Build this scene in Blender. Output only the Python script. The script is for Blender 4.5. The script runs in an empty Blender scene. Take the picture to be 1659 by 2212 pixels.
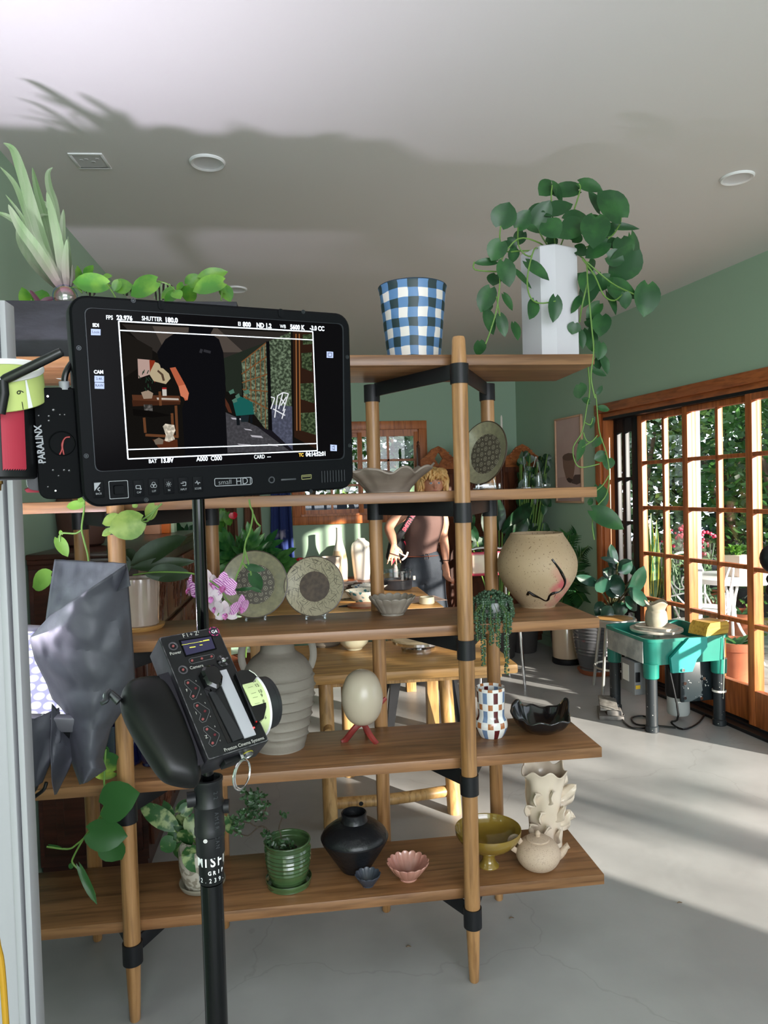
import bpy, bmesh, math, random
from math import sin, cos, pi, sqrt, radians, atan2, exp
from mathutils import Vector, Matrix, Quaternion, noise
V = Vector
random.seed(7)
sc = bpy.context.scene
COL = sc.collection

# ------------------------------------------------------------------ camera
H = 1.48; FPX = 1534.0; CX, CY = 829.5, 1106.0
_yaw, _pit, _rol = radians(7.06), radians(-1.72), radians(1.6)
FW = V((sin(_yaw)*cos(_pit), cos(_yaw)*cos(_pit), sin(_pit)))
_r0 = V((cos(_yaw), -sin(_yaw), 0)); _u0 = _r0.cross(FW)
RT = _r0*cos(_rol) - _u0*sin(_rol); UP = _r0*sin(_rol) + _u0*cos(_rol)
EYE = V((0, 0, H))
cam = bpy.data.objects.new('camera', bpy.data.cameras.new('camera')); COL.objects.link(cam)
cam.data.sensor_fit = 'HORIZONTAL'; cam.data.sensor_width = 36; cam.data.lens = FPX/1659*36
cam.data.clip_start = 0.05; cam.data.clip_end = 200
cam.matrix_world = Matrix(((RT.x, UP.x, -FW.x, 0), (RT.y, UP.y, -FW.y, 0), (RT.z, UP.z, -FW.z, H), (0, 0, 0, 1)))
sc.camera = cam

# ------------------------------------------------------------------ world, sun, exposure
sc.view_settings.view_transform = 'Standard'; sc.view_settings.look = 'None'
sc.view_settings.gamma = 1; sc.view_settings.use_curve_mapping = False
sc.view_settings.exposure = 0.5
w = bpy.data.worlds.new('sky'); sc.world = w; w.use_nodes = True
bg = w.node_tree.nodes['Background']
bg.inputs[0].default_value = (0.80, 0.90, 1.0, 1); bg.inputs[1].default_value = 1.6
sun = bpy.data.objects.new('sun', bpy.data.lights.new('sun', 'SUN')); COL.objects.link(sun)
sun.data.energy = 12.5; sun.data.angle = radians(1.0); sun.data.color = (1.0, 0.93, 0.82)
_sd = V((-0.66, 0.75, 0)).normalized()*cos(radians(12.5)) + V((0, 0, -sin(radians(12.5))))
sun.rotation_euler = (-_sd).to_track_quat('Z', 'Y').to_euler()
sun.location = (6, -5, 5)
def area(name, loc, aim, size, energy, color, spread=180):
    l = bpy.data.objects.new(name, bpy.data.lights.new(name, 'AREA')); COL.objects.link(l)
    l.data.shape = 'RECTANGLE'; l.data.size, l.data.size_y = size
    l.data.energy = energy; l.data.color = color; l.data.spread = radians(spread)
    l.location = loc; l.rotation_euler = (V(loc)-V(aim)).to_track_quat('Z', 'Y').to_euler()
    return l
area('added_fill_light', (0.9, -3.0, 2.0), (0.2, 2.5, 1.3), (3.4, 1.8), 120, (0.90, 0.94, 1.0))  # unseen soft fill lamp, added behind the camera to brighten the room
area('led_bounce', (-0.82, 1.53, 1.13), (-0.60, 1.25, 2.76), (0.10, 0.10), 26, (0.88, 0.80, 1.0), 170)

# ------------------------------------------------------------------ helpers: pixels of the photograph -> points of the place
def ray(x, y): return FW + RT*((x-CX)/FPX) - UP*((y-CY)/FPX)
def atY(x, y, Y): d = ray(x, y); return EYE + d*(Y/d.y)
def atZ(x, y, z): d = ray(x, y); return EYE + d*((z-H)/d.z)
def onp(x, y, c, n): d = ray(x, y); return EYE + d*((c-EYE).dot(n)/d.dot(n))
def X_at(px, Y, z):
    k = (px-CX)/FPX; a = RT - FW*k; d0 = V((0, Y, z-H)); return -a.dot(d0)/a.x
def S(p): return (p-EYE).dot(FW)/FPX
def lin(c): return c/12.92 if c <= 0.04045 else ((c+0.055)/1.055)**2.4
def C(h):
    h = h.lstrip('#'); return tuple(lin(int(h[i:i+2], 16)/255) for i in (0, 2, 4)) + (1,)

# ------------------------------------------------------------------ materials
MATS = {}
def nt(m): return m.node_tree.nodes, m.node_tree.links
def mat(name, col, rough=0.5, metal=0.0, var=None, scale=8.0, stretch=(1, 1, 1), bump=0.0, bscale=None, spec=None, coat=0, trans=0, alpha=None, detail=4, vlow=.35, vhigh=.65, sheen=0, subs=0, coord='Object', emit=None, estr=0):
    if name in MATS: return MATS[name]
    m = bpy.data.materials.new(name); m.use_nodes = True; N, L = nt(m)
    b = N['Principled BSDF']; b.inputs['Roughness'].default_value = rough; b.inputs['Metallic'].default_value = metal
    col = C(col) if isinstance(col, str) else col
    b.inputs['Base Color'].default_value = col
    if spec is not None: b.inputs['Specular IOR Level'].default_value = spec
    if coat: b.inputs['Coat Weight'].default_value = coat; b.inputs['Coat Roughness'].default_value = 0.08
    if trans: b.inputs['Transmission Weight'].default_value = trans
    if sheen: b.inputs['Sheen Weight'].default_value = sheen
    if subs: b.inputs['Subsurface Weight'].default_value = subs; b.inputs['Subsurface Scale'].default_value = .01
    if emit: b.inputs['Emission Color'].default_value = C(emit); b.inputs['Emission Strength'].default_value = estr
    if var or bump:
        tc = N.new('ShaderNodeTexCoord'); mp = N.new('ShaderNodeMapping'); mp.inputs['Scale'].default_value = stretch
        L.new(tc.outputs[coord], mp.inputs[0])
        if var:
            n = N.new('ShaderNodeTexNoise'); n.inputs['Scale'].default_value = scale; n.inputs['Detail'].default_value = detail
            L.new(mp.outputs[0], n.inputs[0])
            r = N.new('ShaderNodeValToRGB'); r.color_ramp.elements[0].position = vlow; r.color_ramp.elements[1].position = vhigh
            r.color_ramp.elements[0].color = C(var) if isinstance(var, str) else var; r.color_ramp.elements[1].color = col
            L.new(n.outputs[0], r.inputs[0]); L.new(r.outputs[0], b.inputs['Base Color'])
        if bump:
            n2 = N.new('ShaderNodeTexNoise'); n2.inputs['Scale'].default_value = bscale or scale*3; n2.inputs['Detail'].default_value = 6
            L.new(mp.outputs[0], n2.inputs[0])
            bp = N.new('ShaderNodeBump'); bp.inputs['Strength'].default_value = bump; bp.inputs['Distance'].default_value = 0.01
            L.new(n2.outputs[0], bp.inputs['Height']); L.new(bp.outputs[0], b.inputs['Normal'])
    MATS[name] = m; return m
def wood(name, c1, c2, axis, rough=0.42, sc_=9, bump=.15, fine=60):
    if name in MATS: return MATS[name]
    st = [sc_, sc_, sc_]; st['xyz'.index(axis)] = sc_*0.07
    m = mat(name, c1, rough); N, L = nt(m); b = N['Principled BSDF']
    tc = N.new('ShaderNodeTexCoord'); mp = N.new('ShaderNodeMapping'); mp.inputs['Scale'].default_value = st
    L.new(tc.outputs['Object'], mp.inputs[0])
    n = N.new('ShaderNodeTexNoise'); n.inputs['Scale'].default_value = 1.6; n.inputs['Detail'].default_value = 7; n.inputs['Roughness'].default_value = .62; n.inputs['Distortion'].default_value = 1.1
    L.new(mp.outputs[0], n.inputs[0])
    n2 = N.new('ShaderNodeTexNoise'); n2.inputs['Scale'].default_value = fine/sc_*1.0; n2.inputs['Detail'].default_value = 3
    L.new(mp.outputs[0], n2.inputs[0])
    r = N.new('ShaderNodeValToRGB'); r.color_ramp.elements[0].position = .33; r.color_ramp.elements[1].position = .66
    r.color_ramp.elements[0].color = C(c2); r.color_ramp.elements[1].color = C(c1)
    L.new(n.outputs[0], r.inputs[0])
    r2 = N.new('ShaderNodeValToRGB'); r2.color_ramp.elements[0].position = .38; r2.color_ramp.elements[1].position = .5
    r2.color_ramp.elements[0].color = (.62, .58, .55, 1); r2.color_ramp.elements[1].color = (1, 1, 1, 1)
    L.new(n2.outputs[0], r2.inputs[0])
    mx = N.new('ShaderNodeMixRGB'); mx.blend_type = 'MULTIPLY'; mx.inputs[0].default_value = .8
    L.new(r.outputs[0], mx.inputs[1]); L.new(r2.outputs[0], mx.inputs[2]); L.new(mx.outputs[0], b.inputs['Base Color'])
    bp = N.new('ShaderNodeBump'); bp.inputs['Strength'].default_value = bump; bp.inputs['Distance'].default_value = .003
    L.new(n2.outputs[0], bp.inputs['Height']); L.new(bp.outputs[0], b.inputs['Normal'])
    return m
def glassy(name, tint=(1, 1, 1, 1), refl=0.03, rough=0.0):
    if name in MATS: return MATS[name]
    m = bpy.data.materials.new(name); m.use_nodes = True; N, L = nt(m)
    N.remove(N['Principled BSDF']); o = N['Material Output']
    t = N.new('ShaderNodeBsdfTransparent'); t.inputs[0].default_value = tint
    g = N.new('ShaderNodeBsdfGlossy'); g.inputs['Roughness'].default_value = rough
    f = N.new('ShaderNodeLayerWeight'); f.inputs[0].default_value = .5; pw = N.new('ShaderNodeMath'); pw.operation = 'POWER'; pw.inputs[1].default_value = 5; L.new(f.outputs[1], pw.inputs[0])
    mt = N.new('ShaderNodeMath'); mt.operation = 'MULTIPLY_ADD'; mt.inputs[1].default_value = .7; mt.inputs[2].default_value = refl; mt.use_clamp = True
    L.new(pw.outputs[0], mt.inputs[0]); mx = N.new('ShaderNodeMixShader'); L.new(mt.outputs[0], mx.inputs[0])
    L.new(t.outputs[0], mx.inputs[1]); L.new(g.outputs[0], mx.inputs[2]); L.new(mx.outputs[0], o.inputs[0])
    MATS[name] = m; return m
def leafmat(name, c1, c2, scale=14, rough=.38, pos=(.45, .62), trans=.22, stripes=0):
    if name in MATS: return MATS[name]
    m = mat(name, c1, rough, var=c2, scale=scale, vlow=pos[0], vhigh=pos[1]); N, L = nt(m)
    b = N['Principled BSDF']; o = N['Material Output']
    tl = N.new('ShaderNodeBsdfTranslucent'); mx = N.new('ShaderNodeMixShader'); mx.inputs[0].default_value = trans
    src = b.inputs['Base Color'].links[0].from_socket
    L.new(src, tl.inputs[0]); L.new(b.outputs[0], mx.inputs[1]); L.new(tl.outputs[0], mx.inputs[2]); L.new(mx.outputs[0], o.inputs[0])
    return m

# ------------------------------------------------------------------ mesh builder
def frame_from(d, up=V((0, 0, 1))):
    d = d.normalized()
    if abs(d.dot(up)) > .98: up = V((1, 0, 0)) if abs(d.x) < .9 else V((0, 1, 0))
    s = d.cross(up).normalized(); return s, s.cross(d).normalized(), d
class G:
    def __init__(s): s.bm = bmesh.new(); s.cl = s.bm.loops.layers.color.new('Col'); s.mi = 0; s.col = None
    def face(s, vs):
        try: f = s.bm.faces.new(vs)
        except ValueError: return None
        f.material_index = s.mi
        if s.col:
            for l in f.loops: l[s.cl] = s.col
        return f
    def quads(s, rows, wrap=False):
        vr = [[s.bm.verts.new(p) for p in row] for row in rows]
        for a, b in zip(vr, vr[1:]):
            n = len(a)
            for i in range(n if wrap else n-1): s.face((a[i], a[(i+1) % n], b[(i+1) % n], b[i]))
        return vr
    def box(s, c, d, rot=None, bev=0.0, seg=2):
        t = bmesh.new(); bmesh.ops.create_cube(t, size=1)
        bmesh.ops.scale(t, vec=d, verts=t.verts)
        if bev: bmesh.ops.bevel(t, geom=t.edges[:], offset=bev, segments=seg, affect='EDGES', profile=.5)
        M = Matrix.Translation(c) @ (rot.to_4x4() if rot is not None else Matrix())
        s.absorb(t, M); return s
    def absorb(s, t, M=Matrix()):
        mp = {v: s.bm.verts.new(M @ v.co) for v in t.verts}
        for f in t.faces: s.face([mp[v] for v in f.verts])
        t.free()
    def tube(s, pts, r, n=10, caps=True, flat=1.0, up=V((0, 0, 1)), closed=False):
        pts = [V(p) for p in pts]; k = len(pts); rr = list(r) if isinstance(r, (list, tuple)) else [r]*k
        rows = []; prev = None
        for i, p in enumerate(pts):
            if closed: d = pts[(i+1) % k]-pts[i-1]
            else: d = pts[min(i+1, k-1)]-pts[max(i-1, 0)]
            if d.length < 1e-9: d = V((0, 0, 1))
            d.normalize()
            if prev is None: a, b, _ = frame_from(d, up)
            else:
                a = prev - d*prev.dot(d); a.normalize(); b = a.cross(d)
            prev = a; q = rr[i]
            ra, rb = (q if isinstance(q, (tuple, list)) else (q, q*flat))
            rows.append([p + a*cos(2*pi*j/n)*ra + b*sin(2*pi*j/n)*rb for j in range(n)])
        if closed: rows.append(rows[0])
        vr = s.quads(rows, True)
        if caps and not closed: s.face(vr[0][::-1]); s.face(vr[-1])
        return s
    def smooth_tube(s, pts, r, n=10, sub=4, **k):
        P = spline(pts, sub)
        if isinstance(r, (list, tuple)):
            R = []; m = len(P)-1; q = len(r)-1
            for i in range(len(P)):
                t = i/m*q; a = min(int(t), q-1); u = t-a; x, y = r[a], r[a+1]
                R.append(x*(1-u)+y*u if not isinstance(x, (tuple, list)) else (x[0]*(1-u)+y[0]*u, x[1]*(1-u)+y[1]*u))
        else: R = r
        return s.tube(P, R, n, **k)
    def lathe(s, prof, n=40, o=V((0, 0, 0)), rf=None, M=None, cap=True, sub=0):
        if sub: prof = [(p.x, p.z) for p in spline([(a, 0, b) for a, b in prof], sub)]
        rows = []
        for i, (r, z) in enumerate(prof):
            row = []
            for j in range(n):
                a = 2*pi*j/n; rr, zz = rf(r, z, a, i/(len(prof)-1)) if rf else (r, z)
                p = V((rr*cos(a), rr*sin(a), zz)); row.append((M @ p if M else p) + V(o))
            rows.append(row)
        vr = s.quads(rows, True)
        if cap:
            if prof[0][0] > 1e-5: s.face(vr[0][::-1])
            if prof[-1][0] > 1e-5: s.face(vr[-1])
        return s
    def sphere(s, c, r, n=16, M=None):
        r = r if isinstance(r, (tuple, list)) else (r, r, r)
        m = max(6, n//2); rows = []
        for i in range(m+1):
            t = -pi/2+pi*i/m; row = []
            for j in range(n):
                p = V((cos(t)*cos(2*pi*j/n)*r[0], cos(t)*sin(2*pi*j/n)*r[1], sin(t)*r[2]))
                row.append((M @ p if M else p)+V(c))
            rows.append(row)
        s.quads(rows, True); return s
    def sheet(s, f, nu, nv): s.quads([[f(i/nu, j/nv) for j in range(nv+1)] for i in range(nu+1)]); return s
    def prism(s, poly, a, b=None):
        """poly: list of points, a: extrusion vector"""
        lo = [s.bm.verts.new(V(p)) for p in poly]; hi = [s.bm.verts.new(V(p)+V(a)) for p in poly]
        n = len(poly); s.face(lo[::-1]); s.face(hi)
        for i in range(n): s.face((lo[i], lo[(i+1) % n], hi[(i+1) % n], hi[i]))
        return s
    def poly(s, pts): s.face([s.bm.verts.new(V(p)) for p in pts]); return s
    def text(s, body, size, M, sx=1.0, ext=.0002, off=0.0, align='CENTER', sp=1.0):
        cu = bpy.data.curves.new('t', 'FONT'); cu.body = body; cu.size = size; cu.align_x = align; cu.align_y = 'CENTER'
        cu.extrude = ext; cu.offset = off; cu.resolution_u = 3; cu.space_character = sp
        o = bpy.data.objects.new('t', cu); COL.objects.link(o)
        me = bpy.data.meshes.new_from_object(o); t = bmesh.new(); t.from_mesh(me)
        s.absorb(t, M @ Matrix.Diagonal((sx, 1, 1, 1)))
        bpy.data.objects.remove(o); bpy.data.curves.remove(cu); bpy.data.meshes.remove(me); return s
    def build(s, name, m, parent=None, smooth=35, thick=0, sub=0, origin=None):
        bmesh.ops.remove_doubles(s.bm, verts=s.bm.verts, dist=1e-6)
        bmesh.ops.recalc_face_normals(s.bm, faces=s.bm.faces)
        if origin is not None: bmesh.ops.translate(s.bm, vec=-V(origin), verts=s.bm.verts)
        me = bpy.data.meshes.new(name)
        if s.col is None: s.bm.loops.layers.color.remove(s.cl)
        s.bm.to_mesh(me); s.bm.free()
        for q in (m if isinstance(m, (list, tuple)) else [m]): me.materials.append(q)
        if smooth:
            me.shade_smooth(); me.set_sharp_from_angle(angle=radians(smooth))
        o = bpy.data.objects.new(name, me); COL.objects.link(o)
        if origin is not None: o.location = origin
        if parent is not None: o.parent = parent
        if thick:
            md = o.modifiers.new('thickness', 'SOLIDIFY'); md.thickness = thick; md.offset = 0
        if sub:
            md = o.modifiers.new('sub', 'SUBSURF'); md.levels = md.render_levels = sub
        return o
def spline(pts, sub=4):
    P = [V(p) for p in pts]; out = []
    for i in range(len(P)-1):
        p0, p1, p2, p3 = P[max(i-1, 0)], P[i], P[i+1], P[min(i+2, len(P)-1)]
        for k in range(sub):
            t = k/sub; out.append(.5*((2*p1)+(p2-p0)*t+(2*p0-5*p1+4*p2-p3)*t*t+(3*p1-p0-3*p2+p3)*t**3))
    out.append(P[-1]); return out
def thing(name, label, cat, loc=(0, 0, 0), rz=0, group=None, rot=None):
    o = bpy.data.objects.new(name, None); COL.objects.link(o); o.empty_display_size = .05
    o.location = loc
    if rot is not None: o.rotation_euler = rot.to_euler()
    else: o.rotation_euler = (0, 0, rz)
    return tag(o, label, cat, group)
def tag(o, label, cat, group=None):
    o['label'] = label; o['category'] = cat
    if group: o['group'] = group
    return o
def struct(o): o['kind'] = 'structure'; return o
def stuff(o): o['kind'] = 'stuff'; return o

# leaves ----------------------------------------------------------------------------------
def leaf(g, base, d, nrm, L, W, kind='heart', fold=.25, droop=.25, nu=7, wave=0, down=None):
    base = V(base); d = V(d).normalized(); nrm = V(nrm); nrm = (nrm-d*nrm.dot(d))
    if nrm.length < 1e-4: nrm = frame_from(d)[1]
    nrm.normalize(); sd = d.cross(nrm)
    dn = V(down) if down is not None else -nrm
    rows = []
    vs = (-1, -.5, 0, .5, 1)
    for i in range(nu+1):
        u = (i/nu)**1.4 if kind == 'heart' else i/nu; u2 = u**1.15
        if kind == 'heart': w = 1.28*(u2**.40)*((1-u2)**.78)*W*.84; lob = .13
        elif kind == 'strap': w = W*.5*(min(1, .45+u*2.5)*(1-u**5)); lob = 0
        elif kind == 'lance': w = W*.5*(sin(pi*min(1, u**.8))**.8)*(1-.2*u); lob = 0
        else: w = W*.5*(sin(pi*u**.85)**.62); lob = .02
        if i == nu: w = W*.004
        if i == 0 and kind != 'strap': w = W*(.15 if kind == 'heart' else .05)
        row = []
        for v in vs:
            al = u*L - lob*L*abs(v)**1.3*(1-u)**4
            p = base + d*al + sd*(v*w) + nrm*(fold*abs(v)*w) + dn*(droop*L*u*u)
            if wave: p += nrm*(wave*L*sin(u*9+v*2.0)*abs(v))
            row.append(p)
        rows.append(row)
    g.quads(rows)
def rnd(a, b): return random.uniform(a, b)
def pleaf(g, b, t, wpx, Y, off=(0, 0), sc_=1.0, kind='heart', droop=.12, fold=.2, dy=None, tilt=None):
    """leaf given by its base and tip in the photo, at a depth Y"""
    dy = rnd(-.5, .5) if dy is None else dy
    P = atY(off[0]+b[0]/sc_, off[1]+b[1]/sc_, Y); Q = atY(off[0]+t[0]/sc_, off[1]+t[1]/sc_, Y)
    d = Q-P; L = d.length; Q = Q + V((0, 1, 0))*L*dy; d = Q-P
    n = V((rnd(-.35, .35), -1, rnd(.0, .6))) if tilt is None else V(tilt)
    leaf(g, P, d, n, d.length, wpx/sc_*S(P)*1.12, kind, fold=fold, droop=droop, wave=.012)

# ------------------------------------------------------------------ shared materials
m_wall = mat('wall_paint', '#98b29b', .75, bump=.04, bscale=90)
m_ceil = mat('ceiling_paint', '#d8d5d3', .85, bump=.03, bscale=60)
m_floor = mat('polished_concrete', '#aaaaa9', .42, var='#929291', scale=1.7, detail=9, bump=.05, bscale=30)
m_oak = wood('oak_shelf', '#9b6f49', '#6f4d30', 'x', .36)
m_oakz = wood('oak_post', '#b3875a', '#80592f', 'z', .38)
m_blond = wood('blond_ply', '#cda064', '#ab7c43', 'x', .4, sc_=7)
m_blondz = wood('blond_leg', '#cba36c', '#ab7f49', 'z', .4)
m_fir = wood('fir_frame', '#bd6d3a', '#954e24', 'z', .4)
m_firx = wood('fir_rail', '#bd6d3a', '#954e24', 'y', .4)
m_dark = wood('mahogany', '#4a2419', '#2a120c', 'x', .28)
m_darkz = wood('carved_wood', '#6b3a22', '#3a1c10', 'z', .4)
m_black = mat('black_metal', '#17171a', .45, .1, bump=.02, spec=.35)
m_blackp = mat('black_plastic', '#0c0d0f', .42, spec=.3)
m_gloss = mat('gloss_black', '#070708', .12)
m_rub = mat('black_rubber', '#0b0b0c', .33)
m_chrome = mat('chrome', '#d9dadd', .12, 1.0)
m_white = mat('white_glaze', '#e9e4da', .18, coat=.4)
m_wpaint = mat('white_paint', '#e6e6e8', .35)
m_soil = mat('soil', '#2e221a', .95, bump=.6, bscale=60)
m_glass = glassy('window_glass', (1, 1, 1, 1), .02)
m_acr = glassy('clear_acrylic', (.90, .93, .95, 1), .10, .03)
m_stem = mat('green_stem', '#5c7f35', .5)
l_poth = leafmat('pothos_leaf', '#2f5f2e', '#204a26')
l_light = leafmat('light_pothos_leaf', '#6f9f33', '#46812a')
l_var = leafmat('variegated_leaf', '#b9c777', '#3f7d30', 26, pos=(.5, .58))
l_dark = leafmat('dark_leaf', '#1f4a2a', '#143419')
_unused = mat('green_stem', '#5c7f35', .5)

# floor cracks: fine dark lines of the slab itself
N_, L_ = nt(m_floor); _b = N_['Principled BSDF']; _src = _b.inputs['Base Color'].links[0].from_socket
_tc = N_.new('ShaderNodeTexCoord'); _nz = N_.new('ShaderNodeTexNoise'); _nz.inputs['Scale'].default_value = 2.2; _nz.inputs['Detail'].default_value = 5
_ad = N_.new('ShaderNodeVectorMath'); _ad.operation = 'MULTIPLY_ADD'; _ad.inputs[1].default_value = (.5, .5, .5)
L_.new(_tc.outputs['Object'], _nz.inputs[0]); L_.new(_nz.outputs['Color'], _ad.inputs[0]); L_.new(_tc.outputs['Object'], _ad.inputs[2])
_vo = N_.new('ShaderNodeTexVoronoi'); _vo.feature = 'DISTANCE_TO_EDGE'; _vo.inputs['Scale'].default_value = .75
L_.new(_ad.outputs[0], _vo.inputs[0])
_rp = N_.new('ShaderNodeValToRGB'); _rp.color_ramp.elements[0].position = .0; _rp.color_ramp.elements[0].color = (.62, .6, .58, 1)
_rp.color_ramp.elements[1].position = .004; _rp.color_ramp.elements[1].color = (1, 1, 1, 1)
L_.new(_vo.outputs[0], _rp.inputs[0])
_mx = N_.new('ShaderNodeMixRGB'); _mx.blend_type = 'MULTIPLY'; _mx.inputs[0].default_value = .35
L_.new(_src, _mx.inputs[1]); L_.new(_rp.outputs[0], _mx.inputs[2]); L_.new(_mx.outputs[0], _b.inputs['Base Color'])

# ------------------------------------------------------------------ room
WD = V((.14, -1, 0)).normalized(); WN = V((0, 0, 1)).cross(WD); WP = V((2.21, 6.9, 0))
RW = Matrix((WD, WN, V((0, 0, 1)))).transposed()
def wbox(g, t0, t1, z0, z1, o0, o1, bev=0.0):
    c = WP + WD*((t0+t1)/2) + WN*((o0+o1)/2) + V((0, 0, (z0+z1)/2)); g.box(c, (t1-t0, o1-o0, z1-z0), RW, bev); return g
def bx(g, x0, x1, y0, y1, z0, z1, bev=0.0): g.box(((x0+x1)/2, (y0+y1)/2, (z0+z1)/2), (x1-x0, y1-y0, z1-z0), None, bev); return g
CEIL = 2.76; T0, T1 = 1.52, 6.95
g = G(); bx(g, -1.3, 2.5, 5.6, 7.1, -.12, 0); bx(g, -1.3, 3.0, 1.8, 5.6, -.12, 0); bx(g, -1.3, 4.2, -6.0, 1.8, -.12, 0); struct(g.build('floor', m_floor, smooth=0))
g = G(); bx(g, -1.3, 4.2, -4.6, 7.1, CEIL, CEIL+.12); struct(g.build('ceiling', m_ceil, smooth=0))
g = G(); bx(g, -1.18, -1.03, -4.6, 6.9, 0, CEIL); struct(g.build('wall_left', m_wall, smooth=0))
g = G()
bx(g, -1.18, -.03, 6.9, 7.04, 0, CEIL); bx(g, 1.29, 2.4, 6.9, 7.04, 0, CEIL)
bx(g, -.03, 1.29, 6.9, 7.04, 0, 1.18); bx(g, -.03, 1.29, 6.9, 7.04, 2.15, CEIL)
struct(g.build('wall_back', m_wall, smooth=0))
g = G(); wbox(g, 0, T0, 0, CEIL, 0, .15); wbox(g, T1, 13.0, 0, CEIL, 0, .15); wbox(g, T0, T1, 2.08, CEIL, 0, .15)
struct(g.build('wall_right', m_wall, smooth=0))
g = G(); bx(g, -1.03, 2.2, 6.885, 6.9, 0, .09); struct(g.build('baseboard_back', m_wall, smooth=0))
g = G(); wbox(g, 0.02, T0-.03, 0, .09, -.015, 0); struct(g.build('baseboard_right', m_wall, smooth=0))

# casing and jambs of the sliding doors
g = G()
wbox(g, T0-.06, T0+.012, 0, 2.04, -.022, .0, .004); wbox(g, T0, T0+.03, 0, 2.04, 0, .15, .002)
struct(g.build('trim_1', m_fir))
g = G(); wbox(g, T0-.06, T1+.06, 2.04, 2.112, -.025, 0, .004); wbox(g, T0, T1, 2.005, 2.05, 0, .15, .003)
struct(g.build('trim_2', m_firx))
g = G(); wbox(g, T0, T1, 1.985, 2.006, .0, .13); wbox(g, T0, T1, 0, .022, -.07, .15, .003); wbox(g, T0, T1, .02, .032, -.01, .0); wbox(g, T0, T1, .02, .032, .04, .05); wbox(g, T0, T1, .02, .032, .09, .1)
struct(g.build('trim_3', m_black))

def door_panel(n, t0, t1, o, rows=(.245, .625, .96, 1.30, 1.633, 1.945), name='door'):
    root = bpy.data.objects.new('%s_%d' % (name, n), None); COL.objects.link(root); struct(root)
    st = .052; g = G()
    wbox(g, t0, t0+st, .035, 1.985, o, o+.045, .003); wbox(g, t1-st, t1, .035, 1.985, o, o+.045, .003)
    g.build('stile', m_fir, root)
    g = G(); wbox(g, t0+st, t1-st, .035, rows[0], o, o+.045, .003); wbox(g, t0+st, t1-st, rows[-1], 1.985, o, o+.045, .003)
    for z in rows[1:-1]: wbox(g, t0+st, t1-st, z-.013, z+.013, o+.003, o+.042, .003)
    tm = (t0+t1)/2; wbox(g, tm-.013, tm+.013, rows[0], rows[-1], o+.003, o+.042, .003)
    g.build('muntin', m_fir, root)
    g = G(); wbox(g, t0+st, t1-st, rows[0], rows[-1], o+.020, o+.024); g.build('pane', m_glass, root, smooth=0)
    return root
door_panel(1, 1.87, 2.46, .085); door_panel(2, 2.43, 3.075, .04); door_panel(3, 3.045, 3.70, -.005)
root = bpy.data.objects.new('door_4', None); COL.objects.link(root); struct(root)
g = G()
for a, b, o in ((1.555, 1.60, .09), (1.665, 1.71, .09), (1.79, 1.86, .09)): wbox(g, a, b, .03, 1.985, o, o+.04, .003)
wbox(g, 1.555, 1.86, 1.88, 1.985, .09, .13); wbox(g, 1.555, 1.86, .03, .2, .09, .13)
for z in (1.52, 1.18, .84, .5): wbox(g, 1.56, 1.86, z-.012, z+.012, .092, .128)
g.build('stile', m_black, root)
g = G(); wbox(g, 1.60, 1.79, .2, 1.88, .108, .112); g.build('pane', m_glass, root, smooth=0)

# back window
root = bpy.data.objects.new('window_1', None); COL.objects.link(root); struct(root)
g = G(); YB = 6.9
for a in ((-.037, 1.297, 2.075, 2.157), (-.037, 1.297, 1.17, 1.25)): bx(g, a[0], a[1], YB-.022, YB, a[2], a[3], .004)
for a in ((-.037, .045), (1.215, 1.297)): bx(g, a[0], a[1], YB-.022, YB, 1.25, 2.075, .004)
bx(g, .04, 1.22, YB, YB+.13, 2.05, 2.08); bx(g, .04, 1.22, YB, YB+.13, 1.245, 1.27)
bx(g, .035, .05, YB, YB+.13, 1.25, 2.075); bx(g, 1.21, 1.225, YB, YB+.13, 1.25, 2.075)
m_firw = wood('fir_sunlit', '#cf7d45', '#ab5f2c', 'z', .4); g.build('window_frame', m_firw, root)  # brighter copy of the door fir, sunlight on the window put into its colour
g = G(); WPANES = []
for x0, x1, o in ((.05, .655, .03), (.615, 1.21, .0)):
    bx(g, x0, x0+.042, YB+o, YB+o+.03, 1.27, 2.05, .002); bx(g, x1-.042, x1, YB+o, YB+o+.03, 1.27, 2.05, .002)
    bx(g, x0+.042, x1-.042, YB+o, YB+o+.03, 2.01, 2.05); bx(g, x0+.042, x1-.042, YB+o, YB+o+.03, 1.27, 1.31)
    xm = (x0+x1)/2; bx(g, xm-.011, xm+.011, YB+o+.002, YB+o+.028, 1.31, 2.01)
    for z in (1.543, 1.777): bx(g, x0+.042, x1-.042, YB+o+.002, YB+o+.028, z-.011, z+.011)
g.build('muntin', m_firw, root)
g = G()
for x0, x1, o in ((.05, .655, .043), (.615, 1.21, .013)): bx(g, x0+.042, x1-.042, YB+o, YB+o+.003, 1.31, 2.01)
g.build('pane', m_glass, root, smooth=0)

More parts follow.
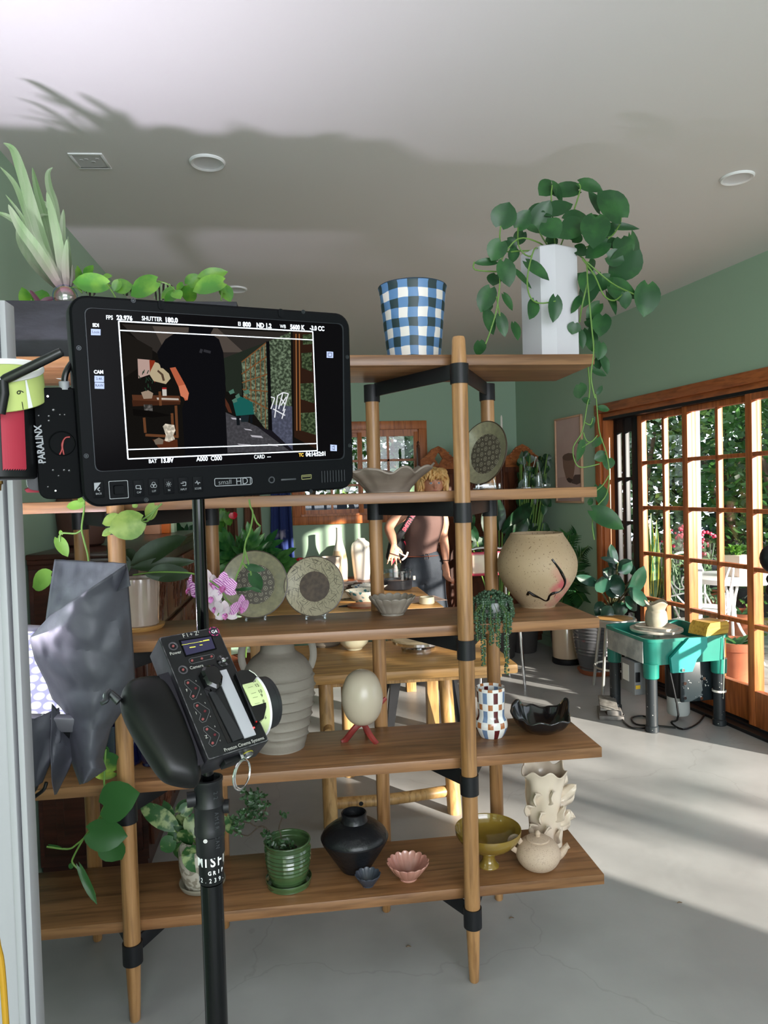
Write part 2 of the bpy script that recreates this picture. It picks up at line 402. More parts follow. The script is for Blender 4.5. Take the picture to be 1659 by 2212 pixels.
# recessed ceiling lights, vent
m_can = mat('can_reflector', '#d6d6da', .5)
def downlight(x, y, label, r=.068):
    t = thing('recessed_light', label, 'ceiling light', (x, y, CEIL), group='recessed ceiling lights')
    g = G(); g.lathe([(r*.76, .0005), (r*.78, -.006), (r*.92, -.009), (r, -.004), (r, .0005)], 48, cap=False); g.build('trim_ring', m_wpaint, t)
    g = G(); g.lathe([(0, -.0015), (r*.45, -.0016), (r*.72, -.004), (r*.775, -.0055)], 40, cap=False); g.build('reflector', m_can, t)
for px, py, lab in ((448, 350, 'round recessed ceiling light nearest the square ceiling vent'), (1592, 383, 'round recessed ceiling light above the sliding doors at the right'), (510, 624, 'small far ceiling light just above the leaves of the top shelf planter')):
    p = atZ(px, py, CEIL); downlight(p.x, p.y, lab)
p = atZ(195, 347, CEIL)
t = thing('ceiling_vent', 'square white speaker grille set flush in the ceiling above the strappy plant', 'vent', (p.x, p.y, CEIL), rz=-.05)
g = G()
for a in ((-.062, .062, .052, .062), (-.062, .062, -.062, -.052)): bx(g, *a, -.005, .0004, .001)
for a in ((-.062, -.052, -.052, .052), (.052, .062, -.052, .052)): bx(g, *a, -.005, .0004, .001)
g.build('frame', m_wpaint, t)
g = G(); bx(g, -.052, .052, -.052, .052, -.002, .0004)
for k in range(4): g.lathe([(.008, -.002), (.008, -.0035), (.005, -.0035)], 10, o=V((-.03+.02*k, rnd(-.02, .02), 0)), cap=False)
g.build('grille', mat('grille', '#c9c8cb', .6), t)

# ------------------------------------------------------------------ the shelf unit
SZ = (.262, .664, 1.069, 1.474, 1.880); ST = .032; SY0, SY1 = 2.088, 2.415; SX0, SX1 = -.97, .921
unit = thing('display_shelf', 'tall open oak shelf unit with five boards, round posts and black metal collars', 'shelf', (0, 2.25, 0))
def ub(g): bmesh.ops.translate(g.bm, vec=(0, -2.25, 0), verts=g.bm.verts); return g
for z in SZ:
    g = G(); bx(g, SX0, SX1, SY0, SY1, z-ST, z, .002); ub(g).build('shelf_board', m_oak, unit)
posts = {'A': (-.497, 2.046, 1.94), 'D': (.487, 2.046, 1.925), 'F': (-.705, 2.445, 1.845), 'B': (-.285, 2.445, 1.845), 'C': (.272, 2.445, 1.845), 'E': (.680, 2.445, 1.845)}
for k, (x, y, zt) in posts.items():
    pr = [(.012, 0), (.0145, .004), (.0165, .05), (.0235, .24), (.0235, zt-.09)]
    pr += [(.0195, zt-.01), (.017, zt-.002), (.008, zt)] if k in 'AD' else [(.0235, zt)]
    g = G(); g.lathe(pr, 28, o=(x, y, 0)); ub(g).build('post', m_oakz, unit)
    for z in SZ:
        g = G(); zz = z-ST-.004 if k not in 'AD' else z-ST-.004
        g.lathe([(.0238, zz-.058), (.0275, zz-.058), (.0275, zz), (.0238, zz)], 32, o=(x, y, 0)); ub(g).build('collar', m_black, unit)
for f, bs in (('D', 'CE'), ('A', 'FB')):
    for b in bs:
        p, q = V((*posts[f][:2], 0)), V((*posts[b][:2], 0)); d = (q-p); L = d.length-.04
        R = Matrix((d.normalized(), V((0, 0, 1)).cross(d.normalized()), V((0, 0, 1)))).transposed()
        for z in SZ:
            g = G(); g.box((p+q)/2+V((0, 0, z-ST-.0225)), (L, .008, .045), R, .001); ub(g).build('bracket_arm', m_black, unit)

# floor litter: little dry leaf bits
for px, py, lab in ((1468, 1952, 'tiny dry brown leaf stub lying upright on the concrete at the right'), (883, 2047, 'curled pale crescent peel on the concrete in front of the shelf'), (1105, 1985, 'small dark twig on the floor right of the front shelf post')):
    p = atZ(px, py, 0); g = G(); g.smooth_tube([p+V((-.008, 0, .003)), p+V((0, .003, .004)), p+V((.007, -.005, .006))], [.0012, .0022, .001], 6)
    tag(g.build('dry_leaf', mat('dry_leaf', '#6b5640', .8), origin=p), lab, 'leaf litter', 'dry bits on the floor')

# ------------------------------------------------------------------ things on the shelves
def lth(px, py, z, label, name, cat, group=None, rz=0):
    """a thing standing on the board of height z, its foot centred at the photo's px,py; returns thing and metres per photo pixel"""
    p = atZ(px, py, z) if abs(z-H) > .05 else None
    return thing(name, label, cat, (p.x, p.y, z), rz, group), S(p)
def at_shelf(px, Y, z, label, name, cat, group=None, rz=0):
    x = X_at(px, Y, z); return thing(name, label, cat, (x, Y, z), rz, group), S(V((x, Y, z)))

# -- top board
Z = SZ[4]
# black trough planter
xa = -.93; xb = X_at(520, 2.25, Z+.1)
t = thing('trough_planter', 'long black rectangular trough planter full of pothos and strappy purple leaves on the top board', 'planter', ((xa+xb)/2, 2.24, Z))
hw = (xb-xa)/2; PO = V(t.location)
g = G(); hh = .165
bx(g, -hw, hw, -.11, -.098, 0, hh, .002); bx(g, -hw, hw, .098, .11, 0, hh, .002); bx(g, -hw, -hw+.012, -.1, .1, 0, hh, .002); bx(g, hw-.012, hw, -.1, .1, 0, hh, .002); bx(g, -hw, hw, -.1, .1, 0, .012)
g.build('trough', mat('slate', '#17171a', .7, var='#26272c', scale=9, stretch=(1, 1, 2), detail=9, bump=.2), t)
g = G(); g.sheet(lambda u, v: V((-hw+.01+u*(2*hw-.02), -.1+.2*v, hh-.012+.006*noise.noise(V((u*20, v*9, 0))))), 30, 8); g.build('soil', m_soil, t)
def addl(g, items, off, sc_, Y, origin, kind='heart', **k):
    for it in items:
        bxx, by, tx, ty, wpx = it[:5]; pleaf(g, (bxx, by), (tx, ty), wpx, Y+(it[5] if len(it) > 5 else rnd(-.03, .03)), off, sc_, kind, **k)
O1 = (0, 300); s1 = 3.318
g = G()
addl(g, [(620, 985, 665, 905, 75), (590, 1080, 570, 930, 60, .06), (850, 1020, 815, 1095, 60), (835, 1075, 945, 1035, 110), (760, 1045, 520, 1025, 130, -.05), (1250, 1080, 1160, 1145, 70), (1310, 1040, 1255, 1080, 50),
         (170, 1190, 50, 1190, 60, -.03), (215, 1195, 170, 1080, 95, 0), (290, 1180, 290, 1070, 120, .04), (745, 990, 805, 980, 45), (780, 1060, 640, 1010, 50, .05), (1120, 1025, 925, 1115, 150, -.06),
         (1345, 1045, 1440, 985, 90, .02), (1440, 1000, 1632, 950, 95, .0), (1595, 1030, 1375, 1080, 150, -.06), (1560, 1020, 1620, 1100, 60, 0), (1600, 1060, 1655, 1170, 90, .03), (1270, 1110, 1170, 1160, 90, -.04), (1370, 1070, 1330, 1160, 120, 0), (1250, 1100, 1300, 1150, 80, -.07)], O1, s1, 2.22, PO, droop=.1)
bmesh.ops.translate(g.bm, vec=-PO, verts=g.bm.verts); g.build('pothos_leaf', l_light, t, thick=0)
m_pray = mat('prayer_plant_leaf', '#9db08a', .4); N, L = nt(m_pray); b = N['Principled BSDF']
tc = N.new('ShaderNodeTexCoord'); wv = N.new('ShaderNodeTexWave'); wv.inputs['Scale'].default_value = 22; wv.inputs['Distortion'].default_value = 2.5; L.new(tc.outputs['Object'], wv.inputs[0])
r = N.new('ShaderNodeValToRGB'); r.color_ramp.elements[0].position = .42; r.color_ramp.elements[1].position = .52; r.color_ramp.elements[0].color = C('#2d1420'); r.color_ramp.elements[1].color = C('#8fa57c'); L.new(wv.outputs[0], r.inputs[0]); L.new(r.outputs[0], b.inputs['Base Color'])
g = G(); addl(g, [(1250, 1075, 1060, 1100, 110, .02), (690, 1085, 615, 1100, 70, .02), (640, 1075, 680, 1110, 60, .03), (880, 1110, 960, 1090, 50, 0)], O1, s1, 2.24, PO, kind='oval', droop=.15)
bmesh.ops.translate(g.bm, vec=-PO, verts=g.bm.verts); g.build('striped_leaf', m_pray, t)
def strap(g, pts, wpx, Y, off, sc_, ori, n=14):
    """ribbon leaf through photo points at depth Y (Y per point optional)"""
    P = spline([atY(off[0]+p[0]/sc_, off[1]+p[1]/sc_, Y+(p[2] if len(p) > 2 else 0))-ori for p in pts], 5)
    w0 = wpx/sc_*S(P[0]+ori); k = len(P)-1; rows = []
    for i, p in enumerate(P):
        d = (P[min(i+1, k)]-P[max(i-1, 0)]).normalized(); sd = d.cross(V((0, -1, .15))).normalized(); nn = sd.cross(d)
        u = i/k; w_ = w0*.5*min(1, .5+u*2)*(1-u**4)+.0006
        rows.append([p+sd*w_*a+nn*(.35*abs(a)*w_) for a in (-1, -.5, 0, .5, 1)])
    g.quads(rows)
m_strap = mat('rhoeo_leaf', '#6d8a5c', .4, var='#8c9a7d', scale=5, stretch=(6, 6, .6)); N, L = nt(m_strap); b = N['Principled BSDF']; src = b.inputs['Base Color'].links[0].from_socket
tc = N.new('ShaderNodeTexCoord'); sx = N.new('ShaderNodeSeparateXYZ'); L.new(tc.outputs['Object'], sx.inputs[0]); mr = N.new('ShaderNodeMapRange'); mr.inputs[1].default_value = .17; mr.inputs[2].default_value = .34; L.new(sx.outputs[2], mr.inputs[0])
mx = N.new('ShaderNodeMixRGB'); mx.inputs[1].default_value = C('#6b4358'); L.new(mr.outputs[0], mx.inputs[0]); L.new(src, mx.inputs[2]); L.new(mx.outputs[0], b.inputs['Base Color'])
g = G()
for pts, wp, dy in (
        ([(440, 1060), (330, 800), (220, 450), (150, 220), (95, 80), (25, 30)], 74, -.04), ([(430, 1060), (300, 850), (200, 560), (110, 330), (0, 200)], 46, .03), ([(430, 1060), (280, 820), (150, 640), (60, 470)], 82, -.07),
        ([(420, 1060), (290, 750), (180, 640), (60, 560), (-40, 520)], 50, .05), ([(450, 1060), (385, 850), (330, 600), (270, 380), (232, 205)], 66, 0), ([(455, 1060), (440, 850), (400, 500), (355, 350), (345, 250), (378, 205)], 52, .05),
        ([(460, 1060), (430, 800), (380, 560), (335, 380)], 68, -.06), ([(470, 1060), (450, 850), (450, 640), (455, 505)], 52, -.03), ([(480, 1060), (470, 900), (480, 720)], 50, -.07), ([(500, 1060), (500, 950), (488, 700)], 42, 0), ([(400, 1060), (250, 900), (150, 740), (130, 600)], 60, .06),
        ([(510, 1060), (525, 980), (520, 900)], 30, -.02), ([(430, 1060), (370, 900), (300, 700), (290, 560), (345, 545)], 30, -.02), ([(410, 1060), (240, 740), (160, 560), (40, 400)], 26, .04), ([(440, 1060), (340, 700), (300, 540), (320, 455), (340, 500)], 26, .04)):
    strap(g, pts, wp, 2.23+dy, O1, s1, PO)
g.build('strap_leaf', m_strap, t)
m_purp = mat('purple_leaf', '#5b2c3f', .45)
g = G(); strap(g, [(300, 1200), (250, 1130), (215, 1085)], 30, 2.2, O1, s1, PO); strap(g, [(290, 1200), (330, 1160), (400, 1140)], 45, 2.2, O1, s1, PO); g.build('purple_leaf', m_purp, t)
g = G()
for pts in ([(1130, 1020), (1200, 1040), (1270, 1100)], [(765, 1040), (800, 1090), (830, 1140)], [(500, 1070), (545, 1065), (590, 1105)], [(1245, 1090), (1275, 1140)], [(220, 1205), (225, 1150)], [(1590, 1090), (1585, 1160)]):
    g.smooth_tube([atY(O1[0]+a/s1, O1[1]+b_/s1, 2.17)-PO for a, b_ in pts], .0022, 6)
g.build('stem', m_stem, t)
# glass ball
bc = atY(130, 637, 2.12)
m_bub = glassy('iridescent_glass', (.86, .86, .88, 1), .25); N, L = nt(m_bub)
lw = N.new('ShaderNodeLayerWeight'); r = N.new('ShaderNodeValToRGB'); gl = [n for n in N if n.type == 'BSDF_GLOSSY'][0]
for i, (p_, c_) in enumerate(((0, '#ffffff'), (.3, '#ff9ac0'), (.45, '#ffd27a'), (.6, '#7ee8ff'), (.75, '#a08cff'), (1, '#ffffff'))):
    e = r.color_ramp.elements[i] if i < 2 else r.color_ramp.elements.new(p_)
    e.position = p_; e.color = C(c_)
r.color_ramp.elements[0].position = 0; L.new(lw.outputs[1], r.inputs[0]); L.new(r.outputs[0], gl.inputs[0])
g = G(); g.sphere((0, 0, 0), .0345, 40); b_ = g.build('glass_ball', m_bub, origin=None); b_.location = (bc.x, 2.165, Z+hh+.020)
tag(b_, 'clear iridescent glass ball resting in the black trough planter', 'glass ball')

# checked pot: painted squares
m_chk = mat('checked_paint', '#e9e4dd', .45, bump=.05); N, L = nt(m_chk); b = N['Principled BSDF']
def chk(m, nu, nv, zscale, c_bg, c_a, c_b, zoff=0.0, duty=.5):
    N, L = nt(m); b = N['Principled BSDF']; tc = N.new('ShaderNodeTexCoord'); sx = N.new('ShaderNodeSeparateXYZ'); L.new(tc.outputs['Object'], sx.inputs[0])
    def M_(op, a, b2=None, **k):
        n = N.new('ShaderNodeMath'); n.operation = op
        for i, q in enumerate((a, b2)):
            if q is None: continue
            if isinstance(q, (int, float)): n.inputs[i].default_value = q
            else: L.new(q, n.inputs[i])
        return n.outputs[0]
    nz = N.new('ShaderNodeTexNoise'); nz.inputs['Scale'].default_value = 14; L.new(tc.outputs['Object'], nz.inputs[0]); wob = M_('MULTIPLY', M_('SUBTRACT', nz.outputs[0], .5), .22)
    ang = M_('ARCTAN2', sx.outputs[1], sx.outputs[0]); u = M_('ADD', M_('MULTIPLY', ang, nu/(2*pi)), wob); v = M_('ADD', M_('MULTIPLY', M_('ADD', sx.outputs[2], zoff), zscale), wob)
    fu = M_('LESS_THAN', M_('FRACT', u), duty); fv = M_('LESS_THAN', M_('FRACT', v), .5)
    both = M_('MULTIPLY', fu, fv); one = M_('SUBTRACT', M_('ADD', fu, fv), both)
    m1 = N.new('ShaderNodeMixRGB'); m1.inputs[1].default_value = C(c_bg); m1.inputs[2].default_value = C(c_a); L.new(one, m1.inputs[0])
    m2 = N.new('ShaderNodeMixRGB'); m2.inputs[2].default_value = C(c_b); L.new(m1.outputs[0], m2.inputs[1]); L.new(both, m2.inputs[0]); L.new(m2.outputs[0], b.inputs['Base Color'])
chk(m_chk, 10, 5, 1/.058, '#dcd6d0', '#557ba6', '#1f3338', .010)
t, s = at_shelf(895, 2.27, Z, 'tapered pot hand-painted in blue, white and dark checks on the top board', 'checked_pot', 'pot')
ph = atY(895, 623, 2.27).z-Z
g = G(); g.lathe([(53*s, 0), (56*s, .002), (72*s, ph-.008), (74*s, ph), (72*s, ph+.001), (70*s, ph-.006), (54*s, .012), (0, .011)], 56); g.build('pot_body', m_chk, t)
g = G(); g.lathe([(73*s, ph-.001), (74.2*s, ph+.001), (73.4*s, ph+.003), (71.5*s, ph+.001)], 56, cap=False); g.build('rim', mat('navy_rim', '#1f3448', .4), t)

# white faceted vase with hanging pothos
Yv = 2.26; xl, xr = X_at(1128, Yv, 2.0), X_at(1249, Yv, 2.0); xc = (xl+xr)/2
t = thing('potted_pothos', 'trailing pothos in a tall white faceted vase on the right end of the top board', 'potted plant', (xc, Yv, Z)); PV = V(t.location)
vh = atY(1190, 547, Yv).z-Z; R_ = .093
g = G(); rz0 = radians(-67.5+22)
def octo(r, z, a0=radians(22.5), cut=.30):
    pts = []
    for k in range(4):
        for sgn in (-1, 1):
            a = a0+k*pi/2+sgn*cut; pts.append(V((r*cos(a), r*sin(a), z)))
    return pts
a0 = radians(45+22)
rows = [octo(.090, 0, a0, .26), octo(.092, .004, a0, .26), octo(.092, vh-.004, a0, .26), octo(.088, vh, a0, .26), octo(.082, vh-.003, a0, .26), octo(.080, .02, a0, .26)]
vr = g.quads(rows, True); g.face(vr[0][::-1]); g.face(vr[-1])
g.build('vase', mat('matte_white', '#c2c0c6', .38), t, smooth=20)
g = G(); g.poly(octo(.083, vh-.02, a0, .26)); g.build('soil', m_soil, t)
O5 = (980, 380); s5 = 3.456
hero = [(350,372,402,208,175,-.1),(480,385,548,272,120,-.08),(735,62,850,185,110,.02),(732,62,632,150,130,.04),(930,105,735,75,120,.05),(938,52,1092,125,95,.03),(1250,312,1085,105,225,-.05),(1092,260,985,145,80,.03),(690,275,905,190,115,-.02),(570,275,700,195,70,.05),(600,372,695,215,140,0),(838,332,1075,270,130,-.04),(1015,345,1115,315,90,-.02),(1060,310,1000,562,195,-.12),(935,350,765,480,150,-.07),(690,350,758,480,155,-.1),(540,372,640,425,60,-.05),(352,492,285,625,140,-.09),(400,480,470,540,80,0),(440,545,455,640,105,-.04),(318,640,152,645,55,-.06),(372,640,412,832,130,-.1),(318,738,285,825,110,-.03),(275,840,203,1012,130,-.07),(262,950,230,1022,70,0),(238,1012,326,1172,95,-.06),(345,1040,380,1203,80,-.05),(372,885,447,1000,62,-.04),(448,1100,475,1230,72,-.03),(192,1235,200,1338,100,-.06),(1145,500,1000,592,130,-.08),(1148,602,1270,640,120,-.04),(1250,470,1275,625,150,.02),(1322,445,1420,685,110,.04),(1340,560,1235,765,235,-.05),(1150,372,1362,408,55,.05),(1002,740,960,885,130,-.08),(995,745,868,752,60,-.06),(1062,740,985,965,130,-.05),(1165,760,1060,835,110,-.03),(1180,790,1385,908,115,-.02),(1165,830,1235,935,125,-.06),(1450,812,1414,1052,175,-.03),(1275,872,1300,988,85,-.05),(1150,870,1195,1042,70,0),(942,908,862,1032,55,-.06),(905,1100,890,1180,92,-.08),(1110,1045,1068,1205,125,-.04),(1090,955,1000,1055,95,0),(1100,1250,1080,1375,95,-.03),(1000,1150,1030,1322,100,.02),(1112,1350,1140,1482,62,-.02),(1055,1370,1090,1445,60,0),(1042,1455,1138,1490,50,-.03),(932,1560,965,1658,112,-.05),(1075,1625,1112,1562,32,-.04),(545,642,680,795,85,-.11),(602,935,550,1082,92,-.14),(758,905,748,1092,105,-.15),(945,1160,960,1292,62,-.02),(452,700,612,820,42,-.07),(905,540,990,592,105,-.05),(1120,440,1160,330,120,.03),(640,330,600,230,120,.05),(880,480,950,420,110,.02),(700,500,780,470,90,.03),(520,420,470,500,90,.02),(1170,540,1160,430,130,.03),(1010,640,1060,700,90,.03),(990,1080,1060,1120,80,.03),(1240,600,1330,560,110,.05)]
g = G(); addl(g, hero, O5, s5, Yv, PV, droop=.1, dy=None)
O6 = (980, 860); s6 = 4.608
low = [(1440,95,1582,108,62,0),(1395,195,1372,305,42,.02),(1275,425,1275,640,95,-.02),(1305,450,1245,440,60,.01),(1430,395,1432,495,120,.02),(1505,560,1398,610,105,0),(1545,600,1515,712,110,.01),(1440,880,1460,1090,140,.02),(1385,1120,1632,1285,185,-.03),(1385,1250,1402,1412,24,0),(1340,1050,1400,1000,60,.01),(1350,40,1270,10,70,0)]
addl(g, low, O6, s6, Yv-.08, PV, droop=.1)
bmesh.ops.translate(g.bm, vec=-PV, verts=g.bm.verts); g.build('heart_leaf', l_poth, t)
g = G()
def vine(g, pts, off, sc_, Y, ori, r=.0022):
    g.smooth_tube([atY(off[0]+p[0]/sc_, off[1]+p[1]/sc_, Y+(p[2] if len(p) > 2 else 0))-ori for p in pts], r, 7, sub=4)
for pts in ([(900, 570, 0), (985, 640, -.1), (1000, 800, -.15), (1030, 1130, -.16), (1045, 1300, -.17), (1025, 1500, -.17), (1055, 1660, -.17)],
            [(700, 560, 0), (640, 500, -.06), (480, 470, -.08), (350, 640, -.08), (345, 800, -.1), (320, 1000, -.1), (270, 1170, -.1), (238, 1255, -.1)], [(352, 372, -.1), (345, 470, -.08), (380, 560, -.05), (500, 560, -.03), (650, 555, 0)], [(480, 385, -.08), (485, 520, -.05), (560, 600, -.04), (700, 560, 0)],
            [(650, 555, 0), (600, 550, -.12), (550, 760, -.14), (570, 900, -.15), (640, 950, -.15), (760, 935, -.15)], [(1250, 315, -.05), (1235, 370, -.03), (1150, 470, 0), (900, 560, 0)], [(935, 60, 0), (945, 100, 0), (900, 250, 0), (800, 520, 0)], [(735, 70, 0), (730, 200, 0), (760, 540, 0)], [(690, 290, 0), (620, 370, 0), (720, 550, 0)],
            [(1395, 910, -.03), (1340, 880, -.03), (1180, 800, -.1), (990, 640, -.1)], [(1270, 872, -.03), (1200, 930, -.1), (1120, 890, -.12), (1050, 740, -.12), (960, 620, -.1)], [(940, 1090, -.1), (960, 960, -.14), (1000, 800, -.14)], [(345, 1045, -.08), (320, 900, -.1)], [(320, 715, -.05), (160, 700, -.05), (155, 640, -.06)], [(1000, 1400, -.12), (1015, 1560, -.12), (1010, 1659, -.12)]):
    vine(g, pts, O5, s5, Yv, PV, .0024)
for pts in ([(1345, 10), (1330, 60), (1280, 330), (1190, 490), (1210, 640), (1280, 690), (1450, 655)], [(1410, -40), (1420, 20), (1450, 330), (1520, 550), (1550, 760), (1520, 960), (1420, 1090), (1380, 1250), (1400, 1410)], [(1300, 240), (1360, 265), (1385, 200)], [(1290, 340), (1320, 420), (1370, 435), (1430, 370)], [(1545, 770), (1480, 870), (1405, 930)], [(1275, 490), (1360, 440)]):
    vine(g, pts, O6, s6, Yv-.09, PV, .0019)
g.build('stem', m_stem, t)

# -- second board (eye level)
Z = SZ[3]
m_grey = mat('grey_stoneware', '#8f8378', .55, var='#7d7066', scale=5, stretch=(1, 1, 6), bump=.1)
Yb = 2.21; s = S(V((.3, Yb, Z))); xL, xR = X_at(742, Yb, Z), X_at(936, Yb, Z); xc = X_at(838, Yb, Z)
t = thing('wavy_bowl', 'large grey-brown bowl with a ruffled wavy rim at eye level beside the monitor', 'bowl', (xc, Yb, Z))
top = atY(870, 1002, Yb).z-Z
def rufl(r, z, a, q):
    k = max(0, q-.25)/.75; return r*(1+.05*k*sin(9*a+.6)+.02*k*sin(14*a)), z+(.008*sin(9*a+1.2)+.008*cos(2*a)+.004*sin(13*a))*k**2
rr = 99*s
g = G(); g.lathe([(0, .004), (rr*.42, 0), (rr*.46, .004), (rr*.52, .016), (rr*.70, .042), (rr*.90, .062), (rr*1.0, .072)], 120, rf=rufl, cap=False, sub=3)
g.build('bowl_body', m_grey, t, thick=.006)
# oval plate on acrylic stand
m_pl = mat('plate_glaze', '#8e8a6e', .3, var='#7a7660', scale=60, coat=.3)
m_pld = mat('stamped_centre', '#4a453a', .5); N, L = nt(m_pld); b = N['Principled BSDF']
tc = N.new('ShaderNodeTexCoord'); mp = N.new('ShaderNodeMapping'); mp.inputs['Scale'].default_value = (42, 42, 0); mp.inputs['Rotation'].default_value = (0, 0, .7); L.new(tc.outputs['Object'], mp.inputs[0])
fr = N.new('ShaderNodeVectorMath'); fr.operation = 'FRACTION'; L.new(mp.outputs[0], fr.inputs[0]); sb = N.new('ShaderNodeVectorMath'); sb.operation = 'SUBTRACT'; sb.inputs[1].default_value = (.5, .5, 0); L.new(fr.outputs[0], sb.inputs[0])
ln = N.new('ShaderNodeVectorMath'); ln.operation = 'LENGTH'; L.new(sb.outputs[0], ln.inputs[0]); rp = N.new('ShaderNodeValToRGB'); rp.color_ramp.interpolation = 'CONSTANT'
rp.color_ramp.elements[0].position = 0; rp.color_ramp.elements[0].color = C('#8c8673'); rp.color_ramp.elements[1].position = .09; rp.color_ramp.elements[1].color = C('#453f34')
for p_, c_ in ((.22, '#8c8673'), (.29, '#453f34'), (.60, '#857f6c'), (.67, '#453f34')): e = rp.color_ramp.elements.new(p_); e.color = C(c_)
L.new(ln.outputs['Value'], rp.inputs[0]); L.new(rp.outputs[0], b.inputs['Base Color'])
m_plr = mat('brown_rim', '#3c2f24', .4)
def plate(t, R, ctr, nrm, inner, mats, up=V((0, 0, 1)), ry=1.0):
    nrm = V(nrm).normalized(); a = up.cross(nrm).normalized(); b2 = nrm.cross(a); Mx = Matrix((a, b2, nrm)).transposed().to_4x4(); Mx.translation = V(ctr)
    Sx = Mx @ Matrix.Diagonal((1, ry, 1, 1))
    for nm, pr, mm in (('plate_rim', [(R*.97, .012), (R, .016), (R*1.0, .019), (R*.97, .0195)], mats[2]), ('plate_body', [(0, -.004), (R*.5, -.004), (R*.72, 0), (R*.97, .012), (R*.97, .0195), (R*.80, .010), (R*inner, .004), (R*inner-.002, .0025), (0, .0025)], mats[0]), ('plate_centre', [(0, .0035), (R*inner-.002, .0035), (R*inner-.001, .0025)], mats[1])):
        g = G(); g.lathe(pr, 64, cap=False); o = g.build(nm, mm, t); o.matrix_local = Sx
def easel(t, w=.06, h=.11, d=.07, y=0, front=.02):
    g = G()
    for sx_ in (-w/2, w/2):
        g.box((sx_, y, .004), (.008, d, .006), None, .0015); g.box((sx_*.82, y+d*.30, h*.5), (.007, .005, h), Matrix.Rotation(.12*(-1 if sx_ > 0 else 1), 3, 'Y') @ Matrix.Rotation(-.16, 3, 'X'), .0015); g.box((sx_, y-d*.45, .012), (.008, .005, .018), None, .001)
    g.box((0, y+d*.2, .012), (w, .005, .02), None, .001)
    g.build('stand', m_acr, t)
p = V((X_at(1052, 2.27, Z), 2.27, Z)); s = S(p)
t = thing('oval_plate', 'olive-brown stamped plate standing at eye level right of the front post', 'plate', p)
plate(t, 70*s, (0, .0, .012+69*s), V((-.85, -.50, .20)), .64, (m_pl, m_pld, m_plr)); easel(t, .07, .08, .06, .0)
p = V((X_at(1150, 2.2, Z), 2.2, Z)); t = thing('plate_stand', 'empty clear acrylic plate stand on the eye-level board near its right end', 'plate stand', p, rz=.1)
s = S(p); g = G(); ww, hh2 = 17*s, 68*s
for k in (-1, 1): g.smooth_tube([(k*ww*1.05, -.02, .003), (k*ww, -.005, hh2*.5), (k*ww*.9, .012, hh2*.95), (k*ww*.75, .013, hh2)], (.0035, .0035, .003, .0025), 8); g.tube([(k*ww*.8, .013, hh2), (k*ww*.45, .012, hh2*.68)], .002, 6); g.tube([(k*ww*.75, -.02, .003), (k*ww*.55, .05, .003)], .003, 6); g.box((k*ww*.9, 0, .25*hh2), (.010, .012, .5*hh2), None, .001)
g.tube([(-ww*.45, .012, hh2*.68), (ww*.45, .012, hh2*.68)], .002, 6); g.build('upright', m_acr, t)
g = G(); g.box((0, 0, .002), (ww*3.4, .06, .004), None, .001); g.box((ww*1.6, -.01, .009), (ww*.9, .03, .01), None, .002); g.build('base', m_acr, t)

# -- third board
Z = SZ[2]
for px, py, Rp, inner, lab, mm in ((553, 1341, 73, .60, 'larger round plate with stamped dark centre on a clear stand behind the orchid', (m_pl, m_pld, m_plr)),
                                (682, 1338, 65, .52, 'smaller round plate with scratched grass pattern and dark brown centre on a clear stand', None)):
    if mm is None:
        m_scr = mat('scratched_glaze', '#9a927b', .4); N, L = nt(m_scr); b = N['Principled BSDF']; tc = N.new('ShaderNodeTexCoord'); prev = None
        for ang_ in (0, .9, 1.9, 2.6):
            m0_ = N.new('ShaderNodeMapping'); m0_.inputs['Rotation'].default_value = (0, 0, ang_); L.new(tc.outputs['Object'], m0_.inputs[0]); mp = N.new('ShaderNodeMapping'); mp.inputs['Scale'].default_value = (300, 22, 1); L.new(m0_.outputs[0], mp.inputs[0]); n_ = N.new('ShaderNodeTexNoise'); n_.inputs['Scale'].default_value = 1; n_.inputs['Detail'].default_value = 1; L.new(mp.outputs[0], n_.inputs[0])
            if prev is None: prev = n_.outputs[0]
            else: a_ = N.new('ShaderNodeMath'); a_.operation = 'MINIMUM'; L.new(prev, a_.inputs[0]); L.new(n_.outputs[0], a_.inputs[1]); prev = a_.outputs[0]
        r_ = N.new('ShaderNodeValToRGB'); r_.color_ramp.elements[0].position = .30; r_.color_ramp.elements[0].color = C('#453f34'); r_.color_ramp.elements[1].position = .37; r_.color_ramp.elements[1].color = C('#9a927b'); L.new(prev, r_.inputs[0]); L.new(r_.outputs[0], b.inputs['Base Color'])
        mm = (m_scr, mat('dark_centre', '#35281e', .6, var='#4a3b2e', scale=70), m_plr)
    t, s = lth(px, py, Z, lab, 'round_plate', 'plate', 'round plates on the third board')
    plate(t, Rp*s, (0, .012, .010+Rp*s*.98), V((-.12 if Rp > 70 else -.16, -.97, .18)), inner, mm); easel(t, .06, .07, .07, .02)
# fluted bowls: petals
def fluted(t, R, h, foot, n, m, th=.003, name='bowl_body', open_=1.0):
    def rf(r, z, a, q):
        k = max(0, q-.3)/.7; c_ = abs(cos(n*a/2)); return r*(1+k*.075*(c_**.7-.6)), z+k**3*h*.09*(c_-.5)
    g = G(); g.lathe([(0, .004), (foot*.92, .004), (foot, 0), (foot*.98, .006), (foot*1.15, h*.16), (R*.72, h*.48), (R*.93, h*.82), (R, h)], n*8, rf=rf, cap=False, sub=3)
    g.build(name, m, t, thick=th)
t, s = lth(848, 1327, Z, 'grey petal-edged bowl on the third board beside the two plates', 'fluted_bowl', 'bowl')
fluted(t, 49*s, 38*s, 24*s, 16, mat('grey_glaze', '#9c9489', .32, var='#7d746a', scale=12, coat=.3))
